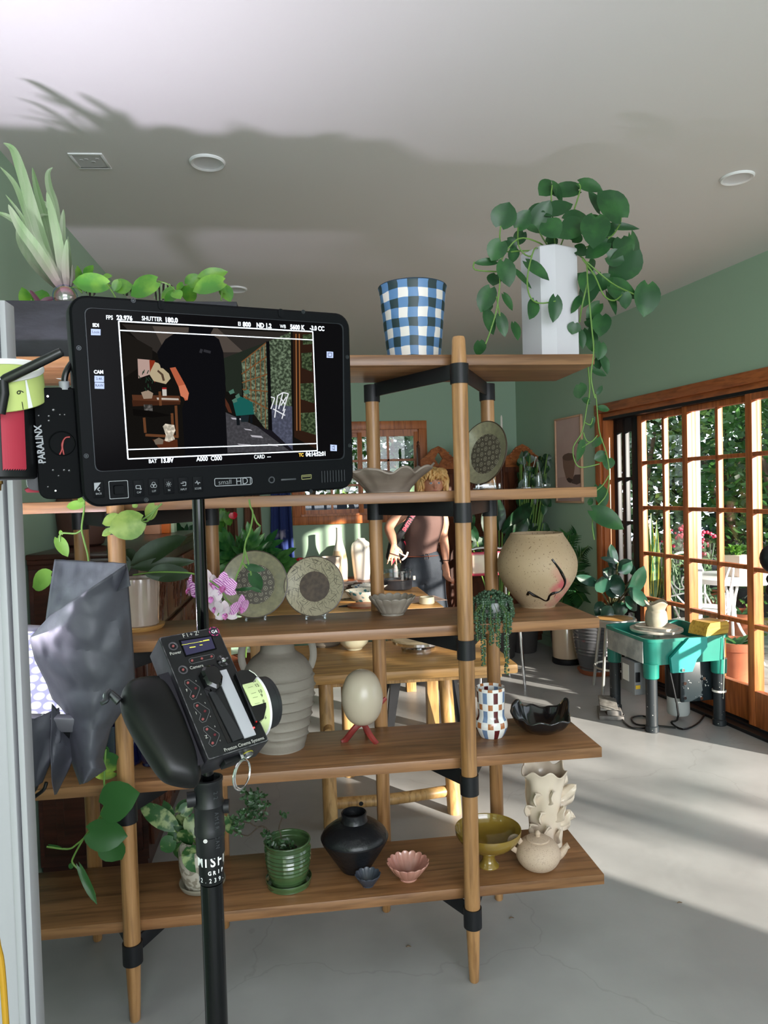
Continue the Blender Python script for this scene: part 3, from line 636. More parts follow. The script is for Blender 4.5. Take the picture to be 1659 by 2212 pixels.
# tan vase with drip
t, s = lth(1162, 1309, Z, 'big tan stoneware vase with black and pink glaze drips on the third board', 'stoneware_vase', 'vase')
m_tan = mat('tan_stoneware', '#b39c80', .6, var='#a08869', scale=2.5, bump=.08, bscale=60); N, L = nt(m_tan); b = N['Principled BSDF']; src = b.inputs['Base Color'].links[0].from_socket
tc = N.new('ShaderNodeTexCoord'); n = N.new('ShaderNodeTexNoise'); n.inputs['Scale'].default_value = 160; L.new(tc.outputs['Object'], n.inputs[0]); rp = N.new('ShaderNodeValToRGB'); rp.color_ramp.elements[0].position = .30; rp.color_ramp.elements[0].color = (.35, .28, .22, 1); rp.color_ramp.elements[1].position = .36; rp.color_ramp.elements[1].color = (1, 1, 1, 1); L.new(n.outputs[0], rp.inputs[0])
mx = N.new('ShaderNodeMixRGB'); mx.blend_type = 'MULTIPLY'; mx.inputs[0].default_value = 1; L.new(src, mx.inputs[1]); L.new(rp.outputs[0], mx.inputs[2])
n = N.new('ShaderNodeTexNoise'); n.inputs['Scale'].default_value = 11; n.inputs['Detail'].default_value = 5; L.new(tc.outputs['Object'], n.inputs[0]); rp = N.new('ShaderNodeValToRGB'); rp.color_ramp.elements[0].position = .54; rp.color_ramp.elements[0].color = (0, 0, 0, 1); rp.color_ramp.elements[1].position = .66; rp.color_ramp.elements[1].color = (1, 1, 1, 1); L.new(n.outputs[0], rp.inputs[0])
dm = N.new('ShaderNodeVectorMath'); dm.operation = 'DISTANCE'; dm.inputs[1].default_value = (.06, -.10, .07); L.new(tc.outputs['Object'], dm.inputs[0]); m2 = N.new('ShaderNodeMapRange'); m2.inputs[1].default_value = .11; m2.inputs[2].default_value = .03; L.new(dm.outputs['Value'], m2.inputs[0])
mm_ = N.new('ShaderNodeMath'); mm_.operation = 'MULTIPLY'; L.new(rp.outputs[0], mm_.inputs[0]); L.new(m2.outputs[0], mm_.inputs[1])
m3 = N.new('ShaderNodeMixRGB'); m3.inputs[2].default_value = C('#b4555a'); L.new(mm_.outputs[0], m3.inputs[0]); L.new(mx.outputs[0], m3.inputs[1]); L.new(m3.outputs[0], b.inputs['Base Color'])
vp = [(0, .003), (34*s, 0), (36*s, 3*s), (58*s, 30*s), (78*s, 62*s), (84*s, 88*s), (80*s, 112*s), (66*s, 138*s), (57*s, 152*s), (55*s, 157*s), (53*s, 157*s), (50*s, 150*s)]
g = G(); g.lathe(vp, 72, cap=False, sub=4); g.build('vase_body', m_tan, t, thick=.003)
VP_ = spline([(a, 0, b_) for a, b_ in vp[:9]], 8)
def on_v(px, py):
    # point on the vase's side under a photo pixel
    d = ray(px, py).normalized(); o = EYE-V(t.location); best = None
    for k in range(0, 1500):
        q = o + d*(1.9+k*.0006); rr_ = min(VP_, key=lambda v_: abs(v_.z-q.z)).x
        if q.x**2+q.y**2 < (rr_+.0012)**2 and 0 < q.z < 157*s: return q
    return None
g = G()
for pts, w_ in (([(1192, 1208), (1199, 1217), (1207, 1228), (1214, 1240), (1220, 1254), (1218, 1266), (1208, 1277), (1195, 1281), (1187, 1286), (1184, 1294), (1178, 1297), (1166, 1291), (1154, 1286), (1142, 1278)], .0044), ([(1142, 1278), (1140, 1284)], .004), ([(1200, 1284), (1194, 1296), (1190, 1306)], .0008), ([(1160, 1290), (1154, 1300)], .0006)):
    P = [q for q in (on_v(*p_) for p_ in pts) if q is not None]
    if len(P) > 1: g.smooth_tube(P, [w_*rnd(.7, 1.3) for _ in P], 8)
g.build('glaze_drip', m_gloss, t)
# string of pearls
t, s = lth(1063, 1332, Z, 'hanging string-of-pearls succulent in a small marbled pot at the third board edge', 'string_of_pearls', 'potted plant'); PV = V(t.location)
g = G(); g.lathe([(0, 0), (20*s, 0), (24*s, 3*s), (33*s, 22*s), (34*s, 34*s), (31*s, 34*s), (30*s, 26*s), (0, 25*s)], 40, cap=False); g.build('pot', mat('marble_pot', '#cfd2d4', .5, var='#8d9395', scale=22), t)
g = G(); gs = G(); random.seed(3)
def bead(g, c_, r): g.sphere(c_, (r, r, r*1.25), 6, Quaternion((rnd(-1, 1), rnd(-1, 1), rnd(-1, 1), 1)).normalized().to_matrix())
for k in range(150):
    a = rnd(0, 2*pi); rr_ = sqrt(rnd(0, 1))*40*s; bead(g, V((rr_*cos(a), rr_*sin(a), 34*s+20*s*(1-(rr_/(41*s))**2)+rnd(-6, 4)*s)), rnd(2.9, 4.1)*s)
for k in range(34):
    a = rnd(pi*.9, 2.15*pi); x0, y0 = 38*s*cos(a), 38*s*sin(a); L_s = rnd(18, 75)*s; z0 = 42*s
    for q in range(int(L_s/(4.2*s))):
        z_ = z0-q*4.2*s; x_, y_ = x0*(1+min(.12, q*.02)), y0*(1+min(.3, q*.05)); bead(g, V((x_+rnd(-3, 3)*s, y_+rnd(-3, 3)*s, z_)), rnd(2.6, 3.7)*s)
for px0, y1 in ((1043, 1440), (1093, 1458), (1060, 1395), (1030, 1385), (1075, 1400), (1024, 1330), (1100, 1370)):
    b0 = atY(px0, 1325, 2.075)-PV; b1 = atY(px0+2, y1, 2.075)-PV; n_ = int((b0-b1).length/.0058)
    gs.tube([V((b0.x*.6, b0.y*.5, 34*s)), b0, b1], .0009, 5)
    for q in range(n_):
        u = q/n_; c_ = b0.lerp(b1, u)
        for sg in (-1, 1): bead(g, c_+V((sg*rnd(2.5, 5)*s*(1-.3*u), rnd(-3, 3)*s, rnd(-2, 2)*s)), rnd(2.3, 3.3)*s*(1-.25*u))
g.build('bead_leaf', mat('bead_leaf', '#3e5a40', .35, var='#2c4331', scale=30), t); gs.build('stem', m_stem, t)
# orchid
t, s = lth(303, 1358, Z, 'orchid with striped pink flowers in a beige ceramic pot on a wooden saucer', 'orchid', 'potted plant'); PV = V(t.location)
g = G(); g.lathe([(0, 0), (46*s, 0), (50*s, 4*s), (52*s, 10*s), (50*s, 10*s), (0, 6*s)], 48, cap=False); g.build('saucer', m_blond, t)
g = G(); g.lathe([(0, 7*s), (36*s, 7*s), (40*s, 11*s), (43*s, 95*s), (42*s, 110*s), (40*s, 111*s), (39*s, 106*s), (0, 104*s)], 48, cap=False); g.build('pot', mat('beige_glaze', '#a8968a', .16, var='#9a877a', scale=4, coat=.6), t)
g = G(); g.lathe([(0, 104.5*s), (39*s, 104.5*s)], 24, cap=False); g.build('soil', m_soil, t)
O4 = (240, 1080); s4 = 6.9125
l_orch = leafmat('orchid_leaf', '#2f4526', '#24371e', 6)
g = G()
for it in ((300, 960, 1130, 520, 300, -.02, -.2), (320, 1010, 1260, 900, 180, -.05, .0), (560, 1080, 1220, 1090, 250, -.08, -.3), (500, 1100, 940, 1210, 100, -.1, 0), (360, 900, 180, 740, 170, .05, .3), (250, 1080, 100, 800, 200, .04, .2), (260, 1040, -120, 740, 180, .06, .3)):
    pleaf(g, it[:2], it[2:4], it[4], PV.y+it[5], O4, s4, 'oval', droop=.06, fold=.22, dy=it[6])
bmesh.ops.translate(g.bm, vec=-PV, verts=g.bm.verts); g.build('leaf', l_orch, t)
g = G(); g.smooth_tube([atY(240+a/s4, 1080+b_/s4, y)-PV for a, b_, y in ((330, 1120, 2.2), (640, 1080, 2.12), (1000, 1080, 2.06), (1240, 1105, 2.04), (1480, 1210, 2.03), (1640, 1330, 2.03))], .0024, 8)
g.smooth_tube([atY(a, b_, 2.03)-PV for a, b_ in ((474, 1270), (490, 1295), (500, 1308), (478, 1318), (470, 1330))], .0018, 6); g.build('stem', m_stem, t)
m_pet = mat('petal_white', '#d9c9cf', .5, subs=.1)
m_pets = mat('petal_striped', '#c983bd', .5); N, L = nt(m_pets); b = N['Principled BSDF']; tc = N.new('ShaderNodeTexCoord'); wv = N.new('ShaderNodeTexWave'); wv.inputs['Scale'].default_value = 85; wv.inputs['Distortion'].default_value = 3; wv.bands_direction = 'DIAGONAL'; L.new(tc.outputs['Object'], wv.inputs[0])
rp = N.new('ShaderNodeValToRGB'); rp.color_ramp.elements[0].position = .35; rp.color_ramp.elements[0].color = C('#9c3f96'); rp.color_ramp.elements[1].position = .6; rp.color_ramp.elements[1].color = C('#e3bcd9'); L.new(wv.outputs[0], rp.inputs[0]); L.new(rp.outputs[0], b.inputs['Base Color'])
m_lip = mat('orchid_lip', '#8a1f5a', .4, var='#c97fc0', scale=60)
def flower(cx_, cy_, R, kind, tilt):
    c_ = atY(cx_, cy_, 2.03)-PV; s_ = S(c_+PV); n = V(tilt).normalized(); a_, b2_, _ = frame_from(n)
    gp = G()
    for ang, L_, W_ in ((90, 1.0, .72), (210, .92, .6), (330, .92, .6), (15, .9, .95), (165, .9, .95)):
        d = a_*cos(radians(ang))+b2_*sin(radians(ang)); leaf(gp, c_+n*(.0015 if ang in (15, 165) else 0), d, n, R*L_*s_, R*W_*s_, 'oval', fold=.15, droop=.12)
    f = gp.build('flower', m_pets if kind else m_pet, t)
    gl = G(); leaf(gl, c_+n*.004, -b2_*.7+n*.7, b2_, R*.42*s_, R*.42*s_, 'heart', .4, .3); gl.sphere(c_+n*.006, R*.10*s_, 8); gl.build('lip', m_lip, f)
flower(483, 1268, 34, 1, (-.2, -1, .1)); flower(452, 1262, 34, 0, (.9, -.6, .1)); flower(412, 1272, 32, 1, (-.9, -.5, 0)); flower(518, 1312, 30, 1, (.6, -.6, -.35)); flower(487, 1325, 30, 0, (-.1, -.9, -.3)); flower(466, 1312, 28, 0, (-.6, -.7, -.3)); flower(455, 1290, 30, 0, (.1, -1, -.2))

# -- fourth board
Z = SZ[1]
t, s = lth(606, 1612, Z, 'large grey two-handled amphora with wavy ridges on the fourth board', 'amphora', 'vase')
m_amp = mat('grey_clay', '#8e877d', .7, var='#756e65', scale=3, bump=.15, bscale=60)
def ridge(r, z, a, q):
    zz = z/s
    if 20 < zz < 160:
        ph_ = (zz+5*sin(a+1)+2.5*sin(3*a))/21.0; k = ph_-math.floor(ph_); r = r+(4.2*s*exp(-((k-.5)/.12)**2))-1.5*s
    return r, z
pr = [(0, .004), (47*s, 0), (52*s, 4*s), (62*s, 40*s), (72*s, 90*s), (77*s, 130*s), (73*s, 165*s), (58*s, 190*s), (42*s, 203*s), (36*s, 212*s), (36*s, 232*s), (46*s, 246*s), (48*s, 250*s), (44*s, 251*s), (33*s, 238*s), (30*s, 215*s)]
g = G(); g.lathe(pr, 72, rf=ridge, cap=False, sub=12); g.build('vase_body', m_amp, t, thick=.002)
for sg in (-1, 1):
    g = G(); g.smooth_tube([(sg*36*s, 0, 226*s), (sg*50*s, 0, 240*s), (sg*66*s, 0, 236*s), (sg*75*s, 0, 215*s), (sg*76*s, 0, 190*s), (sg*69*s, 0, 168*s)], [(5*s, 8*s)]*6, 10, sub=5); g.build('handle', m_amp, t)
t, s = lth(783, 1600, Z, 'small red carved tripod stand holding the pale egg on the fourth board', 'tripod_stand', 'stand')
m_red = mat('red_wood', '#8c2f2a', .5, var='#6d211e', scale=20)
for pts in (([(-38, 0, 0), (-30, 0, 4), (-12, -8, 28), (8, 2, 40), (34, 8, 62), (46, 10, 72)]), ([(24, -22, 0), (14, -16, 12), (2, -6, 32), (-16, 6, 44), (-22, 12, 56)]), ([(12, 34, 0), (8, 22, 14), (2, 6, 34), (-6, -12, 46), (4, -24, 54)])):
    g = G(); g.smooth_tube([V(p_)*s*1.2 for p_ in pts], [(4*s, 6*s), (5*s, 7*s), (5*s, 7*s), (6*s, 9*s), (4*s, 6*s), (3*s, 4*s)][:len(pts)], 8, sub=5); g.build('leg', m_red, t)
g = G(); g.lathe([(0, 0), (20*s, 3*s), (36*s, 20*s), (44.5*s, 50*s), (43*s, 76*s), (33*s, 102*s), (18*s, 115*s), (0, 119*s)], 48, cap=False, sub=4)
o = g.build('ostrich_egg', mat('egg_shell', '#bbaf9b', .25, bump=.03, bscale=200), origin=None); q = V(t.location); o.location = (q.x+2*s, q.y, Z+36*s); tag(o, 'pale cream ostrich-size egg standing upright on the red tripod', 'egg')
# checked cup
t, s = lth(1062, 1589, Z, 'white glazed cup vase with blue, brown and orange squares right of the front post', 'squares_vase', 'vase')
m_sq = mat('squares_glaze', '#e8e6e2', .15, coat=.6); N, L = nt(m_sq); b = N['Principled BSDF']; tc = N.new('ShaderNodeTexCoord'); sx = N.new('ShaderNodeSeparateXYZ'); L.new(tc.outputs['Object'], sx.inputs[0])
def MM(op, a, b2=None):
    n = N.new('ShaderNodeMath'); n.operation = op
    for i, q in enumerate((a, b2)):
        if q is None: continue
        if isinstance(q, (int, float)): n.inputs[i].default_value = q
        else: L.new(q, n.inputs[i])
    return n.outputs[0]
ang = MM('MULTIPLY', MM('ARCTAN2', sx.outputs[1], sx.outputs[0]), 8/(2*pi)); ang = MM('ADD', ang, 16.1)
zz = MM('DIVIDE', sx.outputs[2], 39*s)   # period of tall + short row
fz = MM('FRACT', MM('ADD', zz, .04)); tall = MM('LESS_THAN', fz, .60); colA = MM('LESS_THAN', MM('FRACT', MM('MULTIPLY', ang, 1)), .42)
colB = MM('LESS_THAN', MM('FRACT', MM('ADD', ang, .5)), .42); alt = MM('LESS_THAN', MM('FRACT', MM('MULTIPLY', ang, .5)), .5)
mA = MM('MULTIPLY', tall, colA); shortm = MM('MULTIPLY', MM('GREATER_THAN', fz, .64), MM('LESS_THAN', fz, .95)); mB = MM('MULTIPLY', shortm, colB)
x1 = N.new('ShaderNodeMixRGB'); x1.inputs[1].default_value = C('#6f86a8'); x1.inputs[2].default_value = C('#5a1f22'); L.new(alt, x1.inputs[0])
x2 = N.new('ShaderNodeMixRGB'); x2.inputs[1].default_value = C('#e8e6e2'); L.new(mA, x2.inputs[0]); L.new(x1.outputs[0], x2.inputs[2])
x3 = N.new('ShaderNodeMixRGB'); x3.inputs[2].default_value = C('#a8693c'); L.new(mB, x3.inputs[0]); L.new(x2.outputs[0], x3.inputs[1]); L.new(x3.outputs[0], b.inputs['Base Color'])
g = G(); g.lathe([(0, .002), (22*s, 0), (27*s, 3*s), (34.5*s, 20*s), (34.5*s, 34*s), (29*s, 46*s), (29*s, 60*s), (30.5*s, 103*s), (29.5*s, 105*s), (28*s, 103*s), (27*s, 60*s), (0, 40*s)], 56, cap=False, sub=3); g.build('vase_body', m_sq, t)
# black free-form dish
t, s = lth(1170, 1577, Z, 'glossy black free-form dish with torn upswept rim on the fourth board', 'free_form_dish', 'dish')
def torn(r, z, a, q):
    k = max(0, q-.4)/.6; a_ = (a+2*pi) % (2*pi)
    up_ = 26*s*exp(-((a_-.25)/.35)**2)+26*s*exp(-((a_-2*pi-.25)/.35)**2)+22*s*exp(-((a_-2.4)/.45)**2)
    return r*(1+.05*k*sin(5*a)+.02*sin(13*a)*k), z+k*k*(up_+3*s*sin(9*a))
g = G(); g.lathe([(0, .003), (26*s, 0), (36*s, 4*s), (52*s, 16*s), (62*s, 34*s)], 96, rf=torn, cap=False, sub=4); g.build('dish_body', mat('black_glaze', '#141417', .22, coat=.5), t, thick=.005)
# dark blue ware at the left end
m_cob = mat('cobalt_glaze', '#0e1233', .15, coat=.8)
t, s = lth(262, 1648, Z, 'dark cobalt blue glass jar at the left of the fourth board behind the foil', 'cobalt_jar', 'jar')
g = G(); g.lathe([(0, 0), (40*s, 0), (45*s, 3*s), (52*s, 50*s), (50*s, 95*s), (40*s, 100*s), (38*s, 96*s), (0, 92*s)], 40, cap=False); g.build('jar_body', m_cob, t)
t, s = lth(325, 1652, Z, 'small dark blue lidded pot beside the cobalt jar behind the hand unit', 'cobalt_pot', 'jar')
g = G(); g.lathe([(0, 0), (14*s, 0), (17*s, 3*s), (16*s, 8*s), (24*s, 22*s), (26*s, 44*s), (18*s, 54*s), (0, 56*s)], 32, cap=False); g.build('pot_body', m_cob, t)
g = G(); g.lathe([(0, 66*s), (4*s, 64*s), (4*s, 58*s), (18*s, 55*s), (18*s, 53*s)], 24, cap=False); g.build('lid', m_cob, t)
t, s = lth(372, 1672, Z, 'clear cut-glass bowl behind the hand unit on the fourth board', 'glass_bowl', 'bowl')
t.location.y -= .0; fluted(t, 30*s, 22*s, 14*s, 14, m_acr, .003)

# -- fifth board
Z = SZ[0]
t, s = lth(768, 1875, Z, 'black angular vase with a wide shoulder on the lowest board', 'black_vase', 'vase')
g = G(); g.lathe([(0, .002), (29*s, 0), (32*s, 2*s), (70*s, 62*s), (71*s, 72*s), (66*s, 82*s), (42*s, 100*s), (29*s, 104*s), (27*s, 116*s), (27.5*s, 122*s), (24*s, 122*s), (23*s, 106*s), (0, 95*s)], 64, cap=False, sub=2); g.build('vase_body', mat('satin_black', '#17181b', .36, bump=.25, bscale=50), t)
t, s = lth(795, 1912, Z, 'tiny charcoal petal dish in front of the black vase', 'petal_dish', 'dish'); fluted(t, 27*s, 25*s, 12*s, 12, mat('slate_glaze', '#3a3f4a', .35), .002)
t, s = lth(882, 1897, Z, 'pink petal-edged dish on the lowest board left of the front post', 'petal_dish', 'dish'); fluted(t, 44*s, 37*s, 18*s, 16, mat('pink_glaze', '#c08d7e', .2, var='#b27a6c', scale=10, coat=.5), .003)
t, s = lth(1056, 1869, Z, 'mustard glazed pedestal bowl standing behind the front post on the lowest board', 'pedestal_bowl', 'bowl')
m_mus = mat('mustard_glaze', '#8f7530', .12, var='#7a6126', scale=6, coat=.8)
g = G(); g.lathe([(0, 6*s), (20*s, 4*s), (22*s, 0), (22*s, 3*s), (15*s, 12*s), (14*s, 26*s), (22*s, 34*s), (50*s, 46*s), (68*s, 66*s), (71*s, 80*s), (69*s, 81*s), (64*s, 68*s), (45*s, 52*s), (0, 42*s)], 64, cap=False, sub=3); g.build('bowl_body', m_mus, t)
# teapot
t, s = lth(1163, 1872, Z, 'speckled cream teapot with short spout at the right of the lowest board', 'teapot', 'teapot', rz=-.15)
m_tea = mat('speckled_cream', '#bfa893', .6, var='#8a7565', scale=320, vlow=.30, vhigh=.42, bump=.08, bscale=150)
g = G(); g.lathe([(0, 0), (22*s, 0), (36*s, 6*s), (47*s, 24*s), (45*s, 42*s), (34*s, 56*s), (22*s, 61*s), (18*s, 61*s)], 56, cap=False, sub=3); g.build('pot_body', m_tea, t)
g = G(); g.lathe([(25*s, 60*s), (24*s, 63*s), (12*s, 66*s), (5*s, 67*s), (5*s, 70*s), (6*s, 74*s), (3*s, 79*s), (0, 80*s)], 32, cap=False, sub=2); g.build('lid', m_tea, t)
g = G(); g.smooth_tube([(34*s, 0, 22*s), (50*s, 0, 30*s), (60*s, 0, 42*s), (66*s, 0, 46*s)], [14*s, 9*s, 6*s, 6.5*s], 14); g.build('spout', m_tea, t)
g = G(); g.smooth_tube([(-36*s, 0, 52*s), (-46*s, 0, 66*s), (-58*s, 0, 62*s), (-58*s, 0, 46*s), (-44*s, 0, 34*s)], [(3*s, 6*s)]*5, 10); g.build('handle', m_tea, t)
# coral vase
t, s = lth(1178, 1820, Z, 'tall cream coral-like sculpted vase with torn edges behind the teapot', 'coral_vase', 'vase')
m_cor = mat('coral_porcelain', '#dac9b6', .3, coat=.4)
def cor(r, z, a, q):
    return r*(1+.05*sin(3*a+z*40)+.03*sin(7*a-z*30)+.06*max(0, q-.8)/.2*sin(6*a)), z+(5*s*sin(7*a)+4*s*sin(3*a+1))*max(0, q-.8)/.2
g = G(); g.lathe([(0, .003), (33*s, 0), (35*s, 10*s), (34*s, 50*s), (36*s, 90*s), (39*s, 130*s), (42*s, 150*s), (46*s, 163*s)], 84, rf=cor, cap=False, sub=4); g.build('vase_body', m_cor, t, thick=.004)
g = G(); random.seed(11)
for a, z0, L_, up_ in ((-2.6, 30, 40, .6), (-2.0, 20, 55, .8), (-1.2, 60, 45, .9), (-.4, 95, 50, .5), (-.1, 80, 44, .3), (-.7, 45, 40, .8), (-1.7, 100, 40, .9), (-2.4, 95, 38, .8), (-.2, 60, 36, -.1), (-2.9, 70, 30, .6), (.1, 110, 40, .6), (-1.4, 15, 40, 1), (-2.2, 60, 30, .8), (-.3, 30, 34, .7)):
    c_ = V((34*s*cos(a), 34*s*sin(a), z0*s)); rad = V((cos(a), sin(a), 0)); tan_ = V((-sin(a), cos(a), 0)); d = (rad*.5+V((0, 0, up_))).normalized()
    leaf(g, c_-rad*4*s, d, tan_+rad*.3, L_*s, 26*s, 'oval', fold=.5, droop=-.2, wave=.08, nu=8)
g.build('coral_ridge', m_cor, t, thick=.004)
# green ribbed pot with jade cutting
t, s = lth(624, 1908, Z, 'green ribbed glazed pot with a leaning dark jade plant on the lowest board', 'potted_jade', 'potted plant'); PV = V(t.location)
m_grn = mat('green_glaze', '#47613b', .18, var='#34492c', scale=8, coat=.7)
g = G(); g.lathe([(0, 0), (42*s, 0), (46*s, 3*s), (50*s, 14*s), (48*s, 15*s), (44*s, 6*s), (0, 5*s)], 48, cap=False, sub=2); g.build('saucer', m_grn, t)
def rib(r, z, a, q): return (r*(1+.022*sin(z/s*2*pi/8.6)) if 12 < z/s < 85 and q < .75 else r), z
g = G(); g.lathe([(0, 6*s), (32*s, 6*s), (38*s, 12*s), (46*s, 40*s), (49*s, 70*s), (48.5*s, 88*s), (50*s, 95*s), (48*s, 97*s), (45*s, 94*s), (44*s, 80*s), (0, 74*s)], 56, rf=rib, cap=False, sub=7); g.build('pot', m_grn, t)
g = G(); g.lathe([(0, 76*s), (44*s, 76*s)], 24, cap=False); g.build('soil', m_soil, t)
O7 = (420, 1660); s7 = 5.925; g = G(); gl = G(); random.seed(21)
for pts in ([(1000, 1060), (1000, 960), (950, 800), (880, 740), (800, 745), (720, 700), (660, 600), (700, 450), (690, 300)], [(900, 760), (830, 745), (750, 810), (680, 860), (560, 830), (480, 780)], [(1110, 1060), (1105, 850), (1080, 770), (1110, 670), (1140, 580)], [(760, 650), (820, 450), (860, 300)], [(700, 700), (600, 680), (520, 650)], [(880, 620), (920, 500), (950, 430)]):
    vine(g, [(a, b_, 0) for a, b_ in pts], O7, s7, PV.y, PV, .0018)
g.build('stem', mat('woody_stem', '#3a2f22', .8), t)
for (cx_, cy_, R_, n_) in ((690, 340, 90, 22), (860, 330, 75, 16), (750, 470, 110, 36), (640, 620, 90, 24), (520, 680, 80, 22), (560, 780, 80, 18), (850, 600, 90, 14), (940, 450, 60, 10), (1140, 590, 62, 16), (930, 880, 90, 22), (950, 1000, 90, 22), (1200, 980, 90, 20), (1120, 1040, 90, 18), (870, 480, 70, 14), (680, 560, 80, 18), (1010, 1070, 70, 12)):
    for _ in range(n_):
        a = rnd(0, 2*pi); d = V((cos(a), rnd(-1, 1), sin(a)*.9+.25)).normalized(); c_ = atY(O7[0]+(cx_+rnd(-.7, .7)*R_)/s7, O7[1]+(cy_+rnd(-.7, .7)*R_)/s7, PV.y+rnd(-.02, .02))-PV
        leaf(gl, c_, d, V((rnd(-1, 1), -1, rnd(0, 1))), R_*.75/s7*s, R_*.42/s7*s, 'oval', .2, .1, nu=4)
gl.build('jade_leaf', mat('jade_leaf', '#243a22', .4, var='#31502c', scale=20), t)
# patterned white pot with variegated pothos
t, s = lth(438, 1912, Z, 'variegated pothos in a white embossed pot behind the black pole on the lowest board', 'potted_variegated_pothos', 'potted plant'); PV = V(t.location)
m_emb = mat('embossed_white', '#b9b3a4', .5, var='#8d8676', scale=55, vlow=.45, vhigh=.5, detail=1)
g = G(); g.lathe([(0, 0), (38*s, 0), (46*s, 4*s), (49*s, 12*s), (47*s, 13*s), (42*s, 6*s), (0, 5*s)], 48, cap=False, sub=2); g.build('saucer', mat('stone_saucer', '#8a8474', .4), t)
g = G(); g.lathe([(0, 7*s), (34*s, 7*s), (38*s, 10*s), (47*s, 45*s), (48*s, 85*s), (44*s, 106*s), (42*s, 107*s), (43*s, 90*s), (0, 88*s)], 56, cap=False, sub=3); g.build('pot', m_emb, t)
O8 = (0, 1480); s8 = 3.022; g = G()
addl(g, [(1130, 920, 895, 785, 110, -.02), (1120, 900, 1060, 770, 70, .02), (1180, 830, 1260, 790, 80, 0), (1200, 860, 1150, 960, 90, 0), (1230, 960, 1170, 1090, 110, -.05), (1130, 1010, 1050, 1070, 100, -.02), (1110, 990, 1230, 950, 100, 0), (1200, 1040, 1140, 1190, 90, -.03), (1240, 1060, 1250, 1230, 110, -.08), (1160, 830, 1210, 760, 60, .03), (1240, 860, 1290, 970, 100, 0), (1210, 1090, 1290, 1220, 80, -.07), (1480, 860, 1511, 990, 60, 0), (1440, 940, 1400, 1050, 80, .02), (1340, 900, 1400, 800, 100, .04)], O8, s8, PV.y, PV, droop=.15)
bmesh.ops.translate(g.bm, vec=-PV, verts=g.bm.verts); g.build('variegated_leaf', leafmat('variegated_mix', '#8ea06a', '#2f5a2c', 30, pos=(.5, .6)), t)
g = G(); vine(g, [(1300, 1080), (1200, 1000), (1120, 930)], O8, s8, PV.y, PV); vine(g, [(1300, 1080), (1240, 960), (1200, 850)], O8, s8, PV.y, PV); g.build('stem', m_stem, t)

# trailing pothos vines hanging in front of the left half of the shelf (from the planter on top)
def hang(name, label, vines, leaves, off, sc_, Y, lm):
    first = vines[0][0]; o = atY(off[0]+first[0]/sc_, off[1]+first[1]/sc_, Y)
    t = thing(name, label, 'plant', o, group=None); g = G()
    for v_ in vines: vine(g, v_, off, sc_, Y, o, .0026)
    g.build('stem', m_stem, t); g = G(); addl(g, leaves, off, sc_, Y, o, droop=.12)
    bmesh.ops.translate(g.bm, vec=-o, verts=g.bm.verts); g.build('leaf', lm, t); return t
OA = (0, 1080); sA = 3.318
l_bright = leafmat('bright_leaf', '#6f9a3c', '#557f2c', 8)
hang('trailing_vine', 'pale green trailing vine with a few bright leaves hanging above the grey foil', [[(600, -60), (603, 60), (585, 200), (600, 280), (630, 400), (640, 520)], [(590, 210), (540, 240), (440, 240), (430, 300)]],
     [(595, 30, 440, 50, 60, 0), (570, 10, 600, -40, 40, 0), (440, 250, 430, 215, 25, 0), (415, 275, 490, 405, 75, 0), (365, 545, 190, 628, 140, .02)], OA, sA, 2.0, l_bright)
hang('trailing_vine', 'yellow-green variegated vine tip hanging just below the monitor at the left', [[(1160, 25), (1080, 100), (1000, 155), (960, 180)], [(1010, 150), (1060, 150), (1120, 60)]],
     [(1010, 150, 790, 225, 190, -.02), (850, 130, 722, 165, 90, .02), (800, 215, 725, 255, 50, 0), (1110, 40, 1040, 150, 90, .01), (980, 30, 950, 50, 40, .02)], OA, sA, 1.98, leafmat('lime_variegated', '#8fa852', '#668a38', 20, pos=(.4, .6)))
hang('trailing_vine', 'thin trailing stem with two dark leaves hanging in front of the larger round plate', [[(740, -10), (760, 110), (800, 220), (760, 480), (690, 660), (665, 780), (640, 980), (540, 1230), (490, 1390), (410, 1480)], [(810, 230), (860, 360), (925, 430)], [(665, 780), (700, 920), (740, 1060)], [(625, 1010), (690, 1090), (760, 1160), (770, 1230)], [(500, 1380), (520, 1420), (480, 1480)]],
     [(700, 1080, 1000, 1135, 110, 0), (775, 1200, 950, 1490, 190, 0), (790, 1440, 945, 1490, 60, -.01), (800, 1440, 470, 1485, 55, 0)], (440, 1080), 7.541, 2.03, l_poth)
hang('trailing_vine', 'long pothos vine with big dark leaves hanging down the left of the shelf', [[(690, 420), (680, 620), (685, 780), (640, 880), (560, 980), (480, 1120), (480, 1170), (570, 1260), (620, 1370)], [(580, 970), (500, 1040), (440, 1070), (305, 1055)], [(680, 790), (660, 860), (700, 1010)]],
     [(665, 400, 690, 470, 60, 0), (650, 470, 770, 580, 130, .01), (680, 790, 912, 660, 225, -.02), (585, 960, 830, 990, 190, -.02), (690, 1020, 790, 1160, 150, 0), (520, 1190, 650, 1400, 45, 0), (470, 1165, 455, 1205, 30, 0), (400, 1065, 300, 1055, 22, 0), (640, 590, 760, 610, 50, .02)], (0, 1480), 3.022, 2.0, leafmat('golden_pothos_leaf', '#9db544', '#2f5f2a', 9, pos=(.60, .72)))

